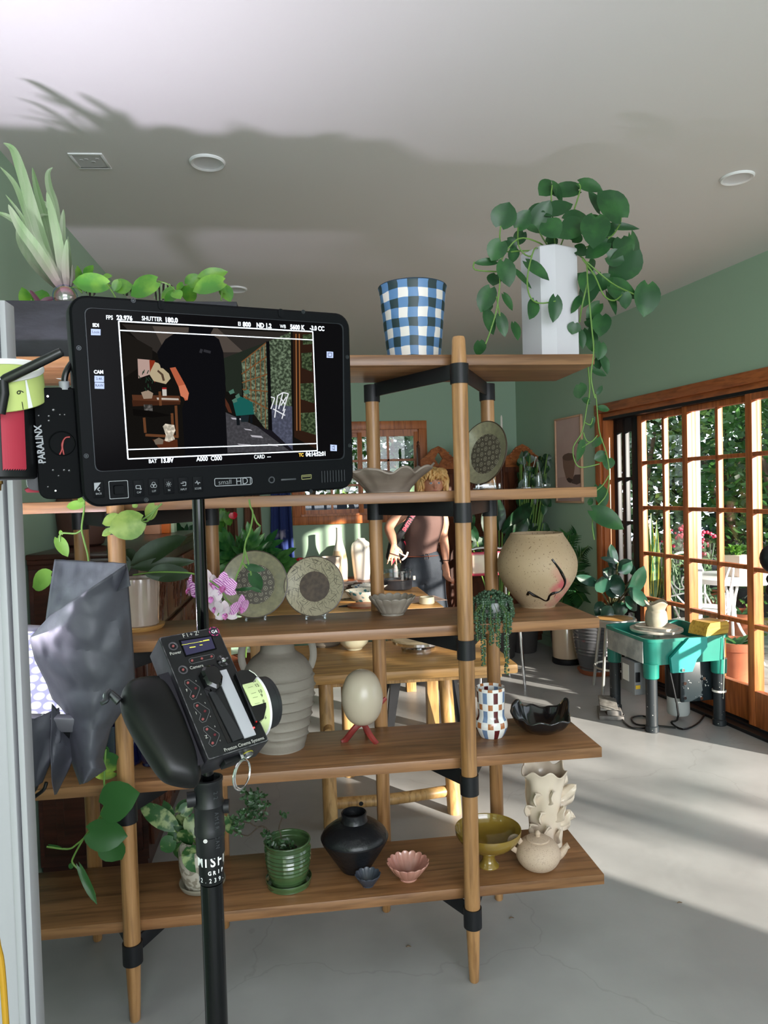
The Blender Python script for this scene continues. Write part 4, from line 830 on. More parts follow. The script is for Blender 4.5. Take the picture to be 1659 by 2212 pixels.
# ------------------------------------------------------------------ camera crew's rig in front
def mframe(x, y, n, c):
    x, n = V(x), V(n); n.normalize(); x = (x-n*x.dot(n)).normalized(); y = n.cross(x)
    M = Matrix((x, y, n)).transposed().to_4x4(); M.translation = V(c); return M
def resample(poly, n):
    P = [V((*p, 0)) for p in poly]; L_ = [0]
    for a, b in zip(P, P[1:]): L_.append(L_[-1]+(b-a).length)
    out = []
    for k in range(n+1):
        t = L_[-1]*k/n; i = max(j for j in range(len(L_)) if L_[j] <= t+1e-9); i = min(i, len(P)-2)
        u = (t-L_[i])/max(1e-9, L_[i+1]-L_[i]); q = P[i].lerp(P[i+1], u); out.append((q.x, q.y))
    return out
def rrect(w_, h_, r, z, n=6, cx_=0, cy_=0):
    out = []
    for k, (sx_, sy_) in enumerate(((1, 1), (-1, 1), (-1, -1), (1, -1))):
        for i in range(n+1):
            a = pi/2*k+pi/2*i/n; out.append(V((cx_+sx_*(w_/2-r)+r*cos(a), cy_+sy_*(h_/2-r)+r*sin(a), z)))
    return out
MM_ = mframe((.9126, .4066, .0421), None, (.4087, -.9088, -.0838), (-.0763, .8649, 1.5899)); MI = MM_.inverted(); MC, MN = MM_.translation, MM_.col[2].to_3d()
def ml(px, py, z=0): return MI @ onp(px, py, MC+MN*z, MN)
def m2(x, y, z=0): return ml(x/2.127, 620+y/2.127, z)
t = thing('field_monitor', 'black field monitor on the pole, its lit screen showing a man in a dark sweater', 'monitor', MC, rot=MM_.to_3x3())
m_body = mat('monitor_shell', '#050609', .5, spec=.08, bump=.02, bscale=300); m_bez = mat('bezel', '#050608', .45, spec=.08)
def loft(g, loops, cap0=True, cap1=True):
    vr = g.quads(loops, True)
    if cap0: g.face(vr[0][::-1])
    if cap1: g.face(vr[-1])
W_, H_ = .337, .227
g = G(); loft(g, [rrect(W_-.012, H_-.012, .016, -.034), rrect(W_-.002, H_-.002, .018, -.030), rrect(W_, H_, .019, -.006), rrect(W_-.001, H_-.001, .019, -.002), rrect(W_-.006, H_-.006, .016, 0)]); g.build('monitor_body', m_body, t)
qa, qb, qc, qd = m2(392, 98), m2(1572, 172), m2(1578, 788), m2(442, 846)
def quadloop(ps, z, r=.008, grow=0):
    c_ = sum(ps, V())/4; out = []; k = len(ps)
    for i in range(k):
        p, a, b = ps[i], ps[i-1], ps[(i+1) % k]; p = p+(p-c_).normalized()*grow; da, db = (a-p).normalized(), (b-p).normalized()
        for j in range(6):
            u = j/5; out.append(((p+da*r)*(1-u)**2+p*2*u*(1-u)+(p+db*r)*u*u)*V((1, 1, 0)).x if False else (p+da*r)*(1-u)**2+p*(2*u*(1-u))+(p+db*r)*u*u)
    return [V((q.x, q.y, z)) for q in out]
QL = [qa, qb, qc, qd]
g = G(); loft(g, [quadloop(QL, .0002, grow=.0022), quadloop(QL, .0012, grow=.0016), quadloop(QL, .0012, grow=.0006), quadloop(QL, .0003, grow=0)], False, False); g.build('bezel_lip', mat('bezel_lip', '#1c1e24', .4, spec=.3), t)
scr = G(); scr.poly(quadloop(QL, .00035)); scr = scr.build('screen_glass', mat('dark_screen', '#080608', .15, spec=.02), t, smooth=0)
# what the screen shows: an emissive flat picture
m_pic = bpy.data.materials.new('screen_picture'); m_pic.use_nodes = True; N, L = nt(m_pic); N.remove(N['Principled BSDF'])
em = N.new('ShaderNodeEmission'); at_ = N.new('ShaderNodeVertexColor'); at_.layer_name = 'Col'
tc = N.new('ShaderNodeTexCoord'); n = N.new('ShaderNodeTexNoise'); n.inputs['Scale'].default_value = 300; n.inputs['Detail'].default_value = 2; L.new(tc.outputs['Object'], n.inputs[0])
rp = N.new('ShaderNodeValToRGB'); rp.color_ramp.elements[0].position = .42; rp.color_ramp.elements[0].color = (.35, .37, .35, 1); rp.color_ramp.elements[1].position = .75; rp.color_ramp.elements[1].color = (2.4, 2.4, 2.4, 1); L.new(n.outputs[0], rp.inputs[0])
mx = N.new('ShaderNodeMixRGB'); mx.blend_type = 'MULTIPLY'; L.new(at_.outputs['Alpha'], mx.inputs[0])
L.new(at_.outputs[0], mx.inputs[1]); L.new(rp.outputs[0], mx.inputs[2]); L.new(mx.outputs[0], em.inputs[0]); em.inputs[1].default_value = .8; L.new(em.outputs[0], N['Material Output'].inputs[0])
g = G(); zi = [.00042]
def pic(poly, col, noisy=0.0):
    h_x = col.lstrip('#'); g.col = (int(h_x[:2], 16)/255, int(h_x[2:4], 16)/255, int(h_x[4:], 16)/255, noisy); zi[0] += .000004; g.poly([m2(x, y, zi[0]) for x, y in poly])
def pline(a, b, w_, col):
    d = V((b[0]-a[0], b[1]-a[1])); d.normalize(); q = V((-d.y, d.x))*w_/2; pic([(a[0]+q.x, a[1]+q.y), (b[0]+q.x, b[1]+q.y), (b[0]-q.x, b[1]-q.y), (a[0]-q.x, a[1]-q.y)], col)
pic([(548, 160), (1436, 208), (1456, 750), (590, 788)], '#12100e')
pic([(560, 170), (1330, 210), (1120, 330), (1060, 380), (760, 330), (640, 250)], '#2b2724'); pic([(700, 180), (1000, 190), (1120, 300), (760, 300)], '#4a423c')
pic([(560, 200), (700, 280), (700, 330), (565, 420)], '#1a1714'); pic([(1020, 330), (1330, 212), (1110, 345), (1112, 500), (1040, 480)], '#20261f')
pic([(1110, 345), (1228, 252), (1232, 670), (1120, 520)], '#56604e', .9)
pic([(1238, 248), (1335, 207), (1340, 560), (1246, 560)], '#4f5b49', 1.0); pic([(1246, 540), (1342, 548), (1345, 750), (1250, 680)], '#474a5a', .3)
for a, b in (((1110, 400), (1228, 318)), ((1112, 440), (1229, 400)), ((1114, 470), (1230, 480)), ((1117, 500), (1231, 560)), ((1110, 345), (1228, 252))): pline(a, b, 5, '#6b4527')
for x, y0, y1 in ((1128, 330, 525), (1150, 310, 545), (1172, 295, 575), (1196, 275, 610), (1216, 262, 650)): pline((x, y0), (x+4, y1), 4, '#70492a')
pic([(1222, 250), (1238, 250), (1252, 690), (1238, 680)], '#0b0b0d'); pic([(1250, 660), (1345, 750), (1310, 756), (1180, 640)], '#17151a')
pic([(1345, 204), (1437, 210), (1455, 745), (1352, 690)], '#2a1a12')
for q in ((1390, 215, 1432, 262, 265), (1385, 300, 1432, 390, 372), (1380, 440, 1440, 535, 515), (1382, 575, 1448, 680, 660)): pic([(q[0], q[1]+4), (q[2], q[1]), (q[2]+4, q[3]), (q[0]+2, q[4])], '#39452f', .9)
for q in (1360, 1375): pline((q, 215), (q+4, 660), 5, '#8a5a34')
pic([(1035, 575), (1180, 640), (1330, 752), (1042, 762)], '#3f3e42', .25)
for a in ((1060, 600, 60, 8), (1150, 680, 50, 9), (1120, 650, 30, 6), (1230, 720, 40, 8), (1090, 720, 60, 5)): pic([(a[0], a[1]), (a[0]+a[2], a[1]+4), (a[0]+a[2]+10, a[1]+a[3]+5), (a[0]+8, a[1]+a[3])], '#a9a6ad')
pic([(1070, 530), (1100, 500), (1160, 530), (1168, 585), (1085, 592)], '#17544e'); pic([(1085, 592), (1100, 592), (1102, 635), (1088, 635)], '#101418'); pic([(1148, 586), (1160, 586), (1160, 625), (1150, 625)], '#101418'); pic([(1104, 590), (1145, 590), (1140, 620), (1108, 620)], '#1a2226')
for a in ((1050, 480, 22), (1080, 500, 18), (1120, 480, 22), (1065, 520, 20)): pic([(a[0], a[1]), (a[0]+a[2], a[1]-12), (a[0]+a[2]+6, a[1]+6), (a[0]+8, a[1]+14)], '#466a5b')
for a, b in (((1275, 500), (1262, 600)), ((1300, 485), (1280, 560)), ((1325, 490), (1300, 570)), ((1300, 485), (1325, 490)), ((1255, 560), (1310, 590)), ((1275, 500), (1300, 485)), ((1290, 510), (1310, 540)), ((1315, 505), (1290, 545)), ((1310, 560), (1295, 605)), ((1245, 505), (1262, 510)), ((1262, 510), (1245, 560))): pline(a, b, 5, '#d8dade')
pic([(606, 495), (825, 500), (830, 530), (612, 545)], '#4e2e1e'); pic([(606, 520), (828, 528), (828, 540), (610, 548)], '#3a2014')
pic([(632, 330), (690, 335), (688, 402), (636, 420)], '#a98f86'); pic([(686, 335), (712, 338), (712, 440), (690, 400)], '#7d2c18')
pic([(712, 345), (728, 350), (745, 370), (776, 398), (784, 420), (762, 446), (706, 432), (686, 400), (694, 380)], '#a89a7c'); pic([(726, 380), (750, 400), (758, 430), (748, 432), (740, 404), (722, 388)], '#4a3a2c')
pic([(648, 484), (680, 474), (704, 488), (698, 512), (660, 514)], '#8f7d6c'); pic([(745, 470), (765, 470), (766, 500), (747, 500)], '#b9b4ac'); pic([(745, 462), (765, 462), (765, 470), (745, 470)], '#8c2020')
pic([(720, 508), (820, 512), (822, 520), (722, 518)], '#b3aaa0'); pic([(660, 540), (700, 540), (702, 575), (664, 575)], '#4d4a48', .9)
for a, b in (((662, 600), (668, 670)), ((734, 480), (738, 545)), ((808, 545), (815, 690)), ((668, 680), (820, 688)), ((790, 580), (796, 690))): pline(a, b, 12, '#5e3a24')
pic([(700, 700), (815, 700), (818, 745), (730, 740)], '#4b2616'); pic([(748, 640), (760, 628), (800, 634), (806, 660), (796, 680), (804, 700), (776, 712), (756, 706), (762, 680)], '#bfb5a5', .5); pic([(706, 704), (730, 692), (752, 702), (748, 722), (715, 724)], '#6b5f52')
pic([(610, 560), (700, 570), (790, 590), (700, 600), (612, 590)], '#0c0a09')
for k in range(12): x, y = rnd(640, 700), rnd(395, 480); pline((x, y), (x+rnd(-14, 14), y-16), 4, '#1f3326')
pic([(868, 180), (982, 187), (968, 214), (1006, 240), (1026, 300), (1036, 420), (1034, 520), (1046, 768), (850, 772), (836, 560), (858, 500), (830, 430), (776, 378), (738, 372), (722, 300), (760, 240), (800, 214), (866, 208)], '#0d0d10')
pic([(780, 372), (806, 368), (846, 440), (868, 488), (862, 520), (850, 522), (822, 462)], '#a8573c'); pic([(820, 455), (850, 448), (868, 488), (862, 518), (830, 500)], '#bf6f52'); pic([(1034, 510), (1052, 540), (1066, 580), (1050, 575), (1036, 545)], '#4a281c')
pline((918, 292), (930, 296), 18, '#2c2c30'); pline((936, 292), (968, 300), 12, '#2c2c30')
o = g.build('screen_picture', m_pic, scr, smooth=0)
m_txt = mat('screen_white', '#dfe3ee', .6, emit='#e6eaf5', estr=.5); m_txtd = mat('screen_blue_grey', '#8d95b5', .6, emit='#9aa3c6', estr=.35); m_tc = mat('screen_amber', '#c09030', .6, emit='#d09a3a', estr=.8)
def sline(g, a, b, w_=3, z=.0009):
    p, q = m2(*a, z), m2(*b, z); d = (q-p).normalized(); s_ = V((-d.y, d.x, 0))*(w_*.00026/2*.9); g.poly([p+s_, q+s_, q-s_, p-s_])
g = G()
for a, b in (((545, 157), (1437, 205)), ((1437, 205), (1458, 752)), ((1458, 752), (588, 790)), ((588, 790), (545, 157))): sline(g, a, b, 6)
for a, b in (((551, 199), (1437, 243)), ((588, 747), (1456, 719))): sline(g, a, b, 5)
def mt(g, s_, x, y, cap, sx_=.85, off=.012, z=.0009):
    p = m2(x, y, z); sc_ = S(MM_ @ p)/2.127; g.text(s_, cap*sc_/.70, Matrix.Translation(p), sx_, .00002, off*cap*sc_)
for a in (('FPS', 503, 141, 19, .8, .02), ('23.976', 572, 143, 20, .9, .06), ('SHUTTER', 698, 147, 19, .8, .02), ('180.0', 787, 153, 21, .9, .06), ('EI', 1100, 170, 17, .8, .02), ('800', 1134, 173, 20, .9, .06), ('ND 1.2', 1213, 178, 20, .85, .06), ('WB', 1300, 182, 16, .8, .0), ('5600 K', 1366, 186, 20, .85, .06), ('-3.0 CC', 1457, 191, 20, .8, .05),
          ('SDI', 440, 176, 15, .9, .06), ('CAM', 453, 391, 15, .9, .06), ('BAT', 702, 801, 17, .85, .02), ('13.8V', 767, 797, 21, .85, .06), ('A000  C000', 962, 789, 20, .85, .03), ('CARD  ---', 1206, 780, 17, .8, .01), ('04:14:52:01', 1452, 768, 19, .82, .05)): mt(g, *a)
g.build('screen_text', m_txt, scr, smooth=0)
g = G(); mt(g, 'TC', 1384, 772, 15, .85, .04); g.build('timecode_tag', m_tc, scr, smooth=0)
g = G(); gt = G()
for x, y, s_ in ((440, 207, 'Look'), (456, 422, '3.4K'), (457, 453, 'RAW'), (1516, 311, ''), (1533, 739, '')):
    w2 = 22 if s_ else 15; g.poly([m2(x-w2, y-15, .0008), m2(x+w2, y-13, .0008), m2(x+w2, y+15, .0008), m2(x-w2, y+14, .0008)])
    if s_: mt(gt, s_, x, y, 12, .9, .0, .00095)
for a, b in (((1508, 303), (1524, 303)), ((1524, 303), (1524, 319)), ((1508, 319), (1524, 319)), ((1508, 303), (1508, 319)), ((1524, 734), (1530, 734)), ((1530, 734), (1536, 729)), ((1536, 729), (1536, 750)), ((1536, 750), (1530, 744)), ((1530, 744), (1524, 744))): sline(gt, a, b, 3, .00095)
g.build('screen_badge', m_txtd, scr, smooth=0); gt.build('badge_text', mat('badge_ink', '#2a2c3c', .7), scr, smooth=0)
# buttons and marks on the lower bezel
m_ink = mat('silver_print', '#85878c', .5); m_btn = mat('rubber_button', '#0b0c0f', .6, spec=.08)
for (x, y, s_) in ((452, 930, 'BACK'), (637, 924, 'CAP'), (706, 918, 'LUT'), (775, 914, 'IN'), (842, 910, 'INPUT'), (908, 906, 'SCOPE')):
    b_ = G(); c_ = m2(x, y, 0); loft(b_, [rrect(.0115, .0185, .001, 0, 3, c_.x, c_.y), rrect(.0115, .0185, .001, .0012, 3, c_.x, c_.y), rrect(.0105, .0175, .001, .0016, 3, c_.x, c_.y)], False); b_ = b_.build('button', m_btn, t)
    gi = G(); mt(gi, s_, x+2, y+20, 9, .8, .0, .0018)
    def il(*pts, w_=3):
        for a, b in zip(pts, pts[1:]): sline(gi, (x+a[0], y+a[1]), (x+b[0], y+b[1]), w_, .0018)
    if s_ == 'BACK': gi.poly([m2(x-20, y-30, .0018), m2(x+12, y-32, .0018), m2(x-18, y+8, .0018)]); il((6, -10), (-4, 0), (7, 8), w_=4)
    elif s_ == 'CAP': il((-12, -12), (8, -12), (8, 2), (-12, 2), (-12, -12)); il((6, 6), (12, 6), (12, 0))
    elif s_ == 'LUT':
        for q in ((0, -14), (-6, -4), (6, -4)): il(*[(q[0]+8*cos(k*pi/4), q[1]+8*sin(k*pi/4)) for k in range(9)], w_=2)
    elif s_ == 'IN':
        il(*[(5*cos(k*pi/4), -8+5*sin(k*pi/4)) for k in range(9)])
        for k in range(8): il((9*cos(k*pi/4), -8+9*sin(k*pi/4)), (13*cos(k*pi/4), -8+13*sin(k*pi/4)), w_=2)
    elif s_ == 'INPUT': il((-12, -8), (2, -8)); il((-4, -14), (12, -14), (12, 2), (-4, 2))
    else: il((-12, -6), (-6, -6), (-3, -16), (2, 2), (5, -8), (12, -6), w_=3)
    gi.build('button_print', m_ink, b_, smooth=0)
g = G(); c_ = m2(545, 931); loft(g, [rrect(.0205, .0200, .001, 0, 3, c_.x, c_.y), rrect(.0205, .0200, .001, .0008, 3, c_.x, c_.y), rrect(.0193, .0188, .001, .0008, 3, c_.x, c_.y), rrect(.0193, .0188, .001, .0, 3, c_.x, c_.y)], False, False); g.build('joystick_ring', m_ink, t)
g = G(); loft(g, [rrect(.011, .010, .001, 0, 3, c_.x, c_.y), rrect(.010, .009, .001, .004, 3, c_.x, c_.y)], False); g.build('joystick', m_btn, t)
g = G(); mt(g, 'small', 1034, 897, 22, 1.0, -.02, .0006); mt(g, 'HD', 1112, 893, 30, .95, -.01, .0006)
for a, b in (((990, 880), (1085, 878)), ((1085, 878), (1152, 874)), ((1152, 874), (1157, 880)), ((1157, 880), (1158, 900)), ((1158, 900), (1152, 907)), ((1152, 907), (992, 915)), ((992, 915), (987, 909)), ((987, 909), (986, 884)), ((986, 884), (990, 880)), ((1150, 876), (1150, 904))): sline(g, a, b, 3.5, .0006)
g.build('maker_logo', m_ink, t, smooth=0)
g = G()
for a, b in (((1386, 866), (1430, 862)), ((1430, 862), (1430, 880)), ((1430, 880), (1387, 884)), ((1387, 884), (1386, 866)), ((1390, 872), (1426, 869))): sline(g, a, b, 5, .0006)
g.build('usb_port', mat('brass_port', '#7f7a55', .4, .8), t, smooth=0)
g = G(); g.lathe([(.0045, .0002), (.0042, .0012), (.003, .0012), (.0025, .0003)], 20, o=m2(1247, 886), cap=False)
for k in range(9): c_ = m2(1478+k*13, 872-k*.8); g.box((c_.x, c_.y, .0004), (.0008, .015, .0006))
p = m2(1325, 884); g.box((p.x, p.y, .0005), (.0205, .0022, .001), None, .0003); g.build('slot', mat('slot_dark', '#26282d', .5), t)
for x, y in ((612, 62), (1393, 114), (1595, 322), (362, 280), (396, 776), (672, 978), (1428, 938), (1606, 728)):
    g = G(); g.lathe([(.0026, .0), (.0026, .0006), (.0018, .0006), (.0012, .0001), (0, .0001)], 14, o=m2(x, y)*1.0, cap=False); g.build('screw', mat('screw_black', '#25272b', .35, .6), t)
for x, y in ((740, 83), (1290, 120)):
    g = G(); c_ = m2(x, y); loft(g, [rrect(.0075, .0105, .0035, 0, 5, c_.x, c_.y), rrect(.007, .010, .0033, .0012, 5, c_.x, c_.y)], False); g.box((c_.x, c_.y, .0014), (.0012, .008, .0006)); g.build('mount_cap', m_btn, t)
# yoke behind the monitor to the pole
g = G(); g.box((.0, -.02, -.045), (.06, .07, .022), None, .003); g.smooth_tube([(0, -.03, -.05), (-.01, -.06, -.09), (-.02, -.11, -.13)], .012, 12); g.build('tilt_bracket', m_black, t)

# wireless receiver plate beside the monitor
def box_px(pts, z0, z1, name, m, t, bev=.004, M0=None):
    P = [ml(a, b, z1) for a, b in pts]; Q = [V((p.x, p.y, z0)) for p in P]; g = G(); loft(g, [Q, P]); return g
RC = MM_ @ V((-.168-.026, -.005, -.02))
t = thing('wireless_receiver', 'black perforated receiver plate fixed at the left edge of the monitor', 'video receiver', RC, rot=MM_.to_3x3()); LI = V((-.194, -.005, -.02))
def rl(px, py, z): return ml(px, py, z)-LI
P4 = [(72, 838), (168, 836), (186, 1077), (86, 1079)]
pl = [rl(a, b, -.012) for a, b in P4]; c_ = sum(pl, V())/4
def rq(ps, z, r=.011): return [V((q.x, q.y, z)) for q in quadloop(ps, 0, r)]
g = G(); loft(g, [rq(pl, pl[0].z-.008), rq(pl, pl[0].z-.001), [q*1.0 for q in rq([c_+(p-c_)*.985 for p in pl], pl[0].z)]]); g.build('plate', mat('matte_black', '#050608', .65, spec=.08), t)
g = G(); z_ = pl[0].z
for a, b, r in ((84, 898, 2), (116, 886, 3), (106, 899, 2.4), (106, 909, 2.4), (130, 896, 2), (140, 896, 2), (115, 1016, 2.4), (94, 1001, 2), (139, 1016, 2.6), (150, 1017, 2.6), (88, 862, 2), (104, 1052, 2), (127, 1028, 2)): g.lathe([(r*.00052, .0002), (r*.0004, .0003), (0, .0003)], 12, o=rl(a, b, -.0118), cap=False)
g.build('screw_hole', m_gloss, t)
g = G()
for a, b, r in ((103, 856, 2.6), (120, 1060, 2.4)): g.lathe([(r*.00052, .0002), (r*.0004, .0005), (0, .0005)], 12, o=rl(a, b, -.0118), cap=False)
g.build('pin', m_chrome, t)
g = G(); g.lathe([(.0135, .0003), (.0128, .0008), (.0120, .0003)], 36, o=rl(134, 958, -.0118), cap=False); g.build('round_recess', m_bez, t)
g = G(); g.smooth_tube([rl(a, b, -.011) for a, b in ((129, 982), (134, 970), (134, 958), (141, 946), (151, 944))], .0008, 6); g.smooth_tube([rl(a, b, -.011) for a, b in ((138, 982), (135, 965), (137, 952))], .0008, 6); g.build('red_wire', mat('red_wire', '#8c2a28', .5), t)
g = G(); p = rl(87, 960, -.0115); g.text('PARALINX', .0098, Matrix.Translation(p) @ Matrix.Rotation(pi/2+.04, 4, 'Z'), .88, .0001, .0003); g.build('lettering', m_ink, t, smooth=0)
g = G(); loft(g, [rq([rl(a, b, -.03) for a, b in ((54, 884), (90, 880), (100, 1062), (60, 1058))], pl[0].z-.035, .006), rq([rl(a, b, -.018) for a, b in ((54, 884), (90, 880), (100, 1062), (60, 1058))], pl[0].z-.009, .006)]); g.build('battery', mat('battery_case', '#15171b', .4), t)
g = G(); a_ = rl(139, 838, -.016); g.lathe([(.005, -.002), (.0055, .006), (.0048, .007)], 16, o=a_, M=Matrix.Rotation(-pi/2, 3, 'X')); g.build('connector', m_ink, t)
g = G(); g.smooth_tube([rl(139, 836, -.016), rl(140, 815, -.016), rl(146, 798, -.018), rl(160, 780, -.025), rl(185, 770, -.05)], .0033, 10); g.build('cable', m_rub, t)
g = G(); g.prism([rl(120, 817, -.03), rl(152, 825, -.03), rl(146, 822, -.03), rl(135, 817, -.03)], (0, 0, -.0006)); g.build('cable_flag', m_wpaint, t)
g = G(); q = [rl(a, b, -.035) for a, b in ((54, 1058), (72, 1050), (88, 1056), (86, 1064), (58, 1064))]; g.prism(q, (0, 0, -.01)); g.build('red_tape', mat('red_tape', '#9b1f35', .6), t)
# marking ring, body and aerial at the far left
kc = MM_ @ ml(0, 900, -.03)
t = thing('lens_motor_controller', 'black controller with lime scale ring, red tape and stub aerial at the left edge', 'controller', kc, rz=.1)
Rk = .0455; TI = Matrix.Rotation(radians(22), 3, 'X')
kz = (V(atY(0, 868, kc.y)).z-kc.z)
m_lime = mat('lime_ring', '#b9c877', .45)
g = G(); g.lathe([(Rk*.98, 0), (Rk, .001), (Rk*1.0, .033), (Rk*.97, .034), (Rk*.96, .002)], 64, o=(0, 0, kz), M=TI, cap=False); ring = g.build('scale_ring', m_lime, t)
g = G(); g.lathe([(Rk*1.0, .030), (Rk*1.03, .031), (Rk*1.035, .034), (Rk*1.01, .0365), (Rk*.955, .036), (Rk*.95, .031)], 64, o=(0, 0, kz), M=TI, cap=False); g.build('rim', mat('ring_white', '#e4e0e2', .4), ring)
g = G()
for ang, s_ in ((-86, '10'), (-48, '9')):
    a = radians(ang); rad = V((cos(a), sin(a), 0)); tn = V((-sin(a), cos(a), 0)); Mx = Matrix((V((0, 0, 1)), -tn, rad)).transposed()
    Mx = (TI @ Mx).to_4x4(); Mx.translation = TI @ (rad*(Rk+.0004)+V((0, 0, .019)))+V((0, 0, kz)); g.text(s_, .0105, Mx, .9, .0001)
    q = [TI @ (rad*(Rk+.0004)+tn*x+V((0, 0, z)))+V((0, 0, kz)) for x, z in ((-.0004, .001), (.0004, .001), (.0004, .009), (-.0004, .009))]; g.poly(q)
a = radians(-33); rad = V((cos(a), sin(a), 0)); tn = V((-sin(a), cos(a), 0))
g.build('scale_mark', mat('ink_black', '#141414', .6), ring, smooth=0)
g = G(); q = [TI @ ((rad*cos(x)+tn*sin(x))*(Rk+.0005)+V((0, 0, z)))+V((0, 0, kz)) for x, z in ((-.12, .030), (-.08, .030), (-.02, 0.001), (-.14, .001))]; g.poly(q); g.build('white_tape', m_wpaint, ring, smooth=0)
hb = kz-(atY(0, 1040, kc.y).z-kc.z)
g = G(); g.lathe([(.036, -hb), (.039, -hb+.002), (.040, -.004), (.039, .0)], 96, o=(-.006, 0, kz+.002)); g.build('body', m_blackp, t)
g = G()
for i in range(10):
    a0_, a1_ = radians(-66+i*3.4), radians(-66+(i+1)*3.4); q = [V((.0412*cos(a)-.006, .0412*sin(a), z)) for a, z in ((a0_, kz-.004), (a1_, kz-.004), (a1_, kz-hb+.012), (a0_, kz-hb+.010))]; g.poly(q)
g.build('red_tape', mat('red_tape', '#9b1f35', .6), t)
g = G(); g.lathe([(.003, -.010), (.0035, -.004), (.005, -.003), (.005, 0)], 16, o=V((.002, -.025, kz-hb))); g.build('brass_screw', mat('brass', '#8a6a3c', .35, .9), t)
ab, ac, at2 = [atY(a, b, kc.y-.05)-kc for a, b in ((8, 850), (6, 822), (133, 760))]; Rz = Matrix.Rotation(-.1, 3, 'Z')
g = G(); g.tube([Rz @ (ab+V((-.004, 0, -.02))), Rz @ ab, Rz @ ac], [.0048, .0052, .0050], 16); g.build('aerial_hinge', m_blackp, t)
g = G(); g.tube([Rz @ ac, Rz @ ac.lerp(at2, .06), Rz @ ac.lerp(at2, .95), Rz @ at2, Rz @ (at2+V((.001, 0, .0006)))], [.0042, .0050, .0046, .0042, .002], 18); g.build('aerial', m_rub, t)

# light stand
px_, py_ = -.139, 1.045
t = thing('light_stand', 'tall black telescopic light stand pole carrying the monitor and hand unit', 'stand', (px_, py_, 0))
sp = S(V((px_, py_, 1.0)))
def zz_(py): return atY(452, py, py_).z
g = G(); g.lathe([(.0158, .30), (.0162, .302), (.0162, zz_(1905))], 36); g.build('lower_pole', mat('pole_black', '#0a0b0e', .16, .4), t)
g = G(); g.lathe([(.0172, zz_(1902)), (.0178, zz_(1900)), (.0178, zz_(1832)), (.0172, zz_(1830))], 40); g.build('sticker_sleeve', mat('sleeve_black', '#08090c', .45, spec=.3), t)
g = G(); zc, zd, ze, zf = zz_(1830), zz_(1800), zz_(1738), zz_(1680)
g.lathe([(.0195, zc-.008), (.0205, zc-.006), (.0205, zd), (.0220, zd+.002), (.0220, zd+.01), (.0212, zd+.012), (.0212, ze), (.0222, ze+.002), (.0215, ze+.005), (.0200, ze+.008), (.0200, zf-.006), (.0212, zf-.004), (.0212, zf), (.0175, zf+.001), (.0165, zf-.004), (.010, zf-.004)], 44); g.build('lock_collar', mat('collar_black', '#121316', .42, spec=.35), t)
g = G(); g.tube([V((.018, .004, ze-.006)), V((.0285, .004, ze-.006))], .010, 14); g.tube([V((-.018, -.004, ze+.012)), V((-.030, -.006, ze+.012))], .011, 12); g.build('clamp_knob', m_black, t)
def cyl_text(g, s_, z, size, ang0, step, R, rot90=False, sx_=.85, off=0):
    for i, ch in enumerate(s_):
        a = radians(ang0+i*step) if not rot90 else radians(ang0); rad = V((cos(a), sin(a), 0)); tn = V((-sin(a), cos(a), 0))
        if rot90: Mx = Matrix((V((0, 0, -1)), tn, rad)).transposed().to_4x4(); Mx.translation = rad*(R+.0003)+V((0, 0, z-i*step))
        else: Mx = Matrix((tn, V((0, 0, 1)), rad)).transposed().to_4x4(); Mx.translation = rad*(R+.0003)+V((0, 0, z))
        if ch != ' ': g.text(ch, size, Mx, sx_, .0001, off)
g = G(); cyl_text(g, 'MISFIT', zz_(1851), .0205, -138, 32, .0178, off=.0004, sx_=.80); cyl_text(g, 'GRIP', zz_(1874), .0080, -90, 21, .0178, off=.0002); cyl_text(g, '12.239.', zz_(1890), .0092, -154, 22, .0178)
g.build('sticker_lettering', m_wpaint, t, smooth=0)
g = G(); cyl_text(g, 'AMERICAN', zz_(1748), .0088, -55, .0068, .0212, True); cyl_text(g, '22', zz_(1704), .0095, -55, .0075, .0202, True); g.build('moulded_lettering', mat('moulded', '#3a3c40', .3), t, smooth=0)
g = G(); g.lathe([(.0030, 0), (.0030, .0012), (.0018, .0012), (.0014, .0004), (0, .0004)], 18, o=(-.004, -.0205, zd-.001), M=Matrix.Rotation(pi/2, 3, 'X'), cap=False); g.build('rivet', m_chrome, t)
g = G(); ux = X_at(433, 1.135, 1.38)-px_; g.lathe([(.008, zf-.01), (.0085, zf+.028), (.007, zf+.03)], 28); g.box((ux/2, .045, zf+.022), (.03, .11, .014), None, .003); g.lathe([(.0095, zf+.01), (.0098, zf+.012), (.0098, 1.585), (.007, 1.587)], 28, o=(ux, .09, 0)); bx(g, ux-.01, ux+.012, .02, .10, 1.57, 1.59); g.build('upper_pole', mat('pole_gloss', '#08080a', .1, .5), t)
for k in range(3):
    a = radians(90+120*k); d = V((cos(a), sin(a), 0)); g = G(); g.tube([d*.018+V((0, 0, .62)), d*.42+V((0, 0, .012))], .010, 12); g.tube([d*.018+V((0, 0, .34)), d*.24+V((0, 0, .30))], .006, 8); g.sphere(d*.425+V((0, 0, .013)), (.014, .014, .012), 12); g.build('leg', m_black, t)

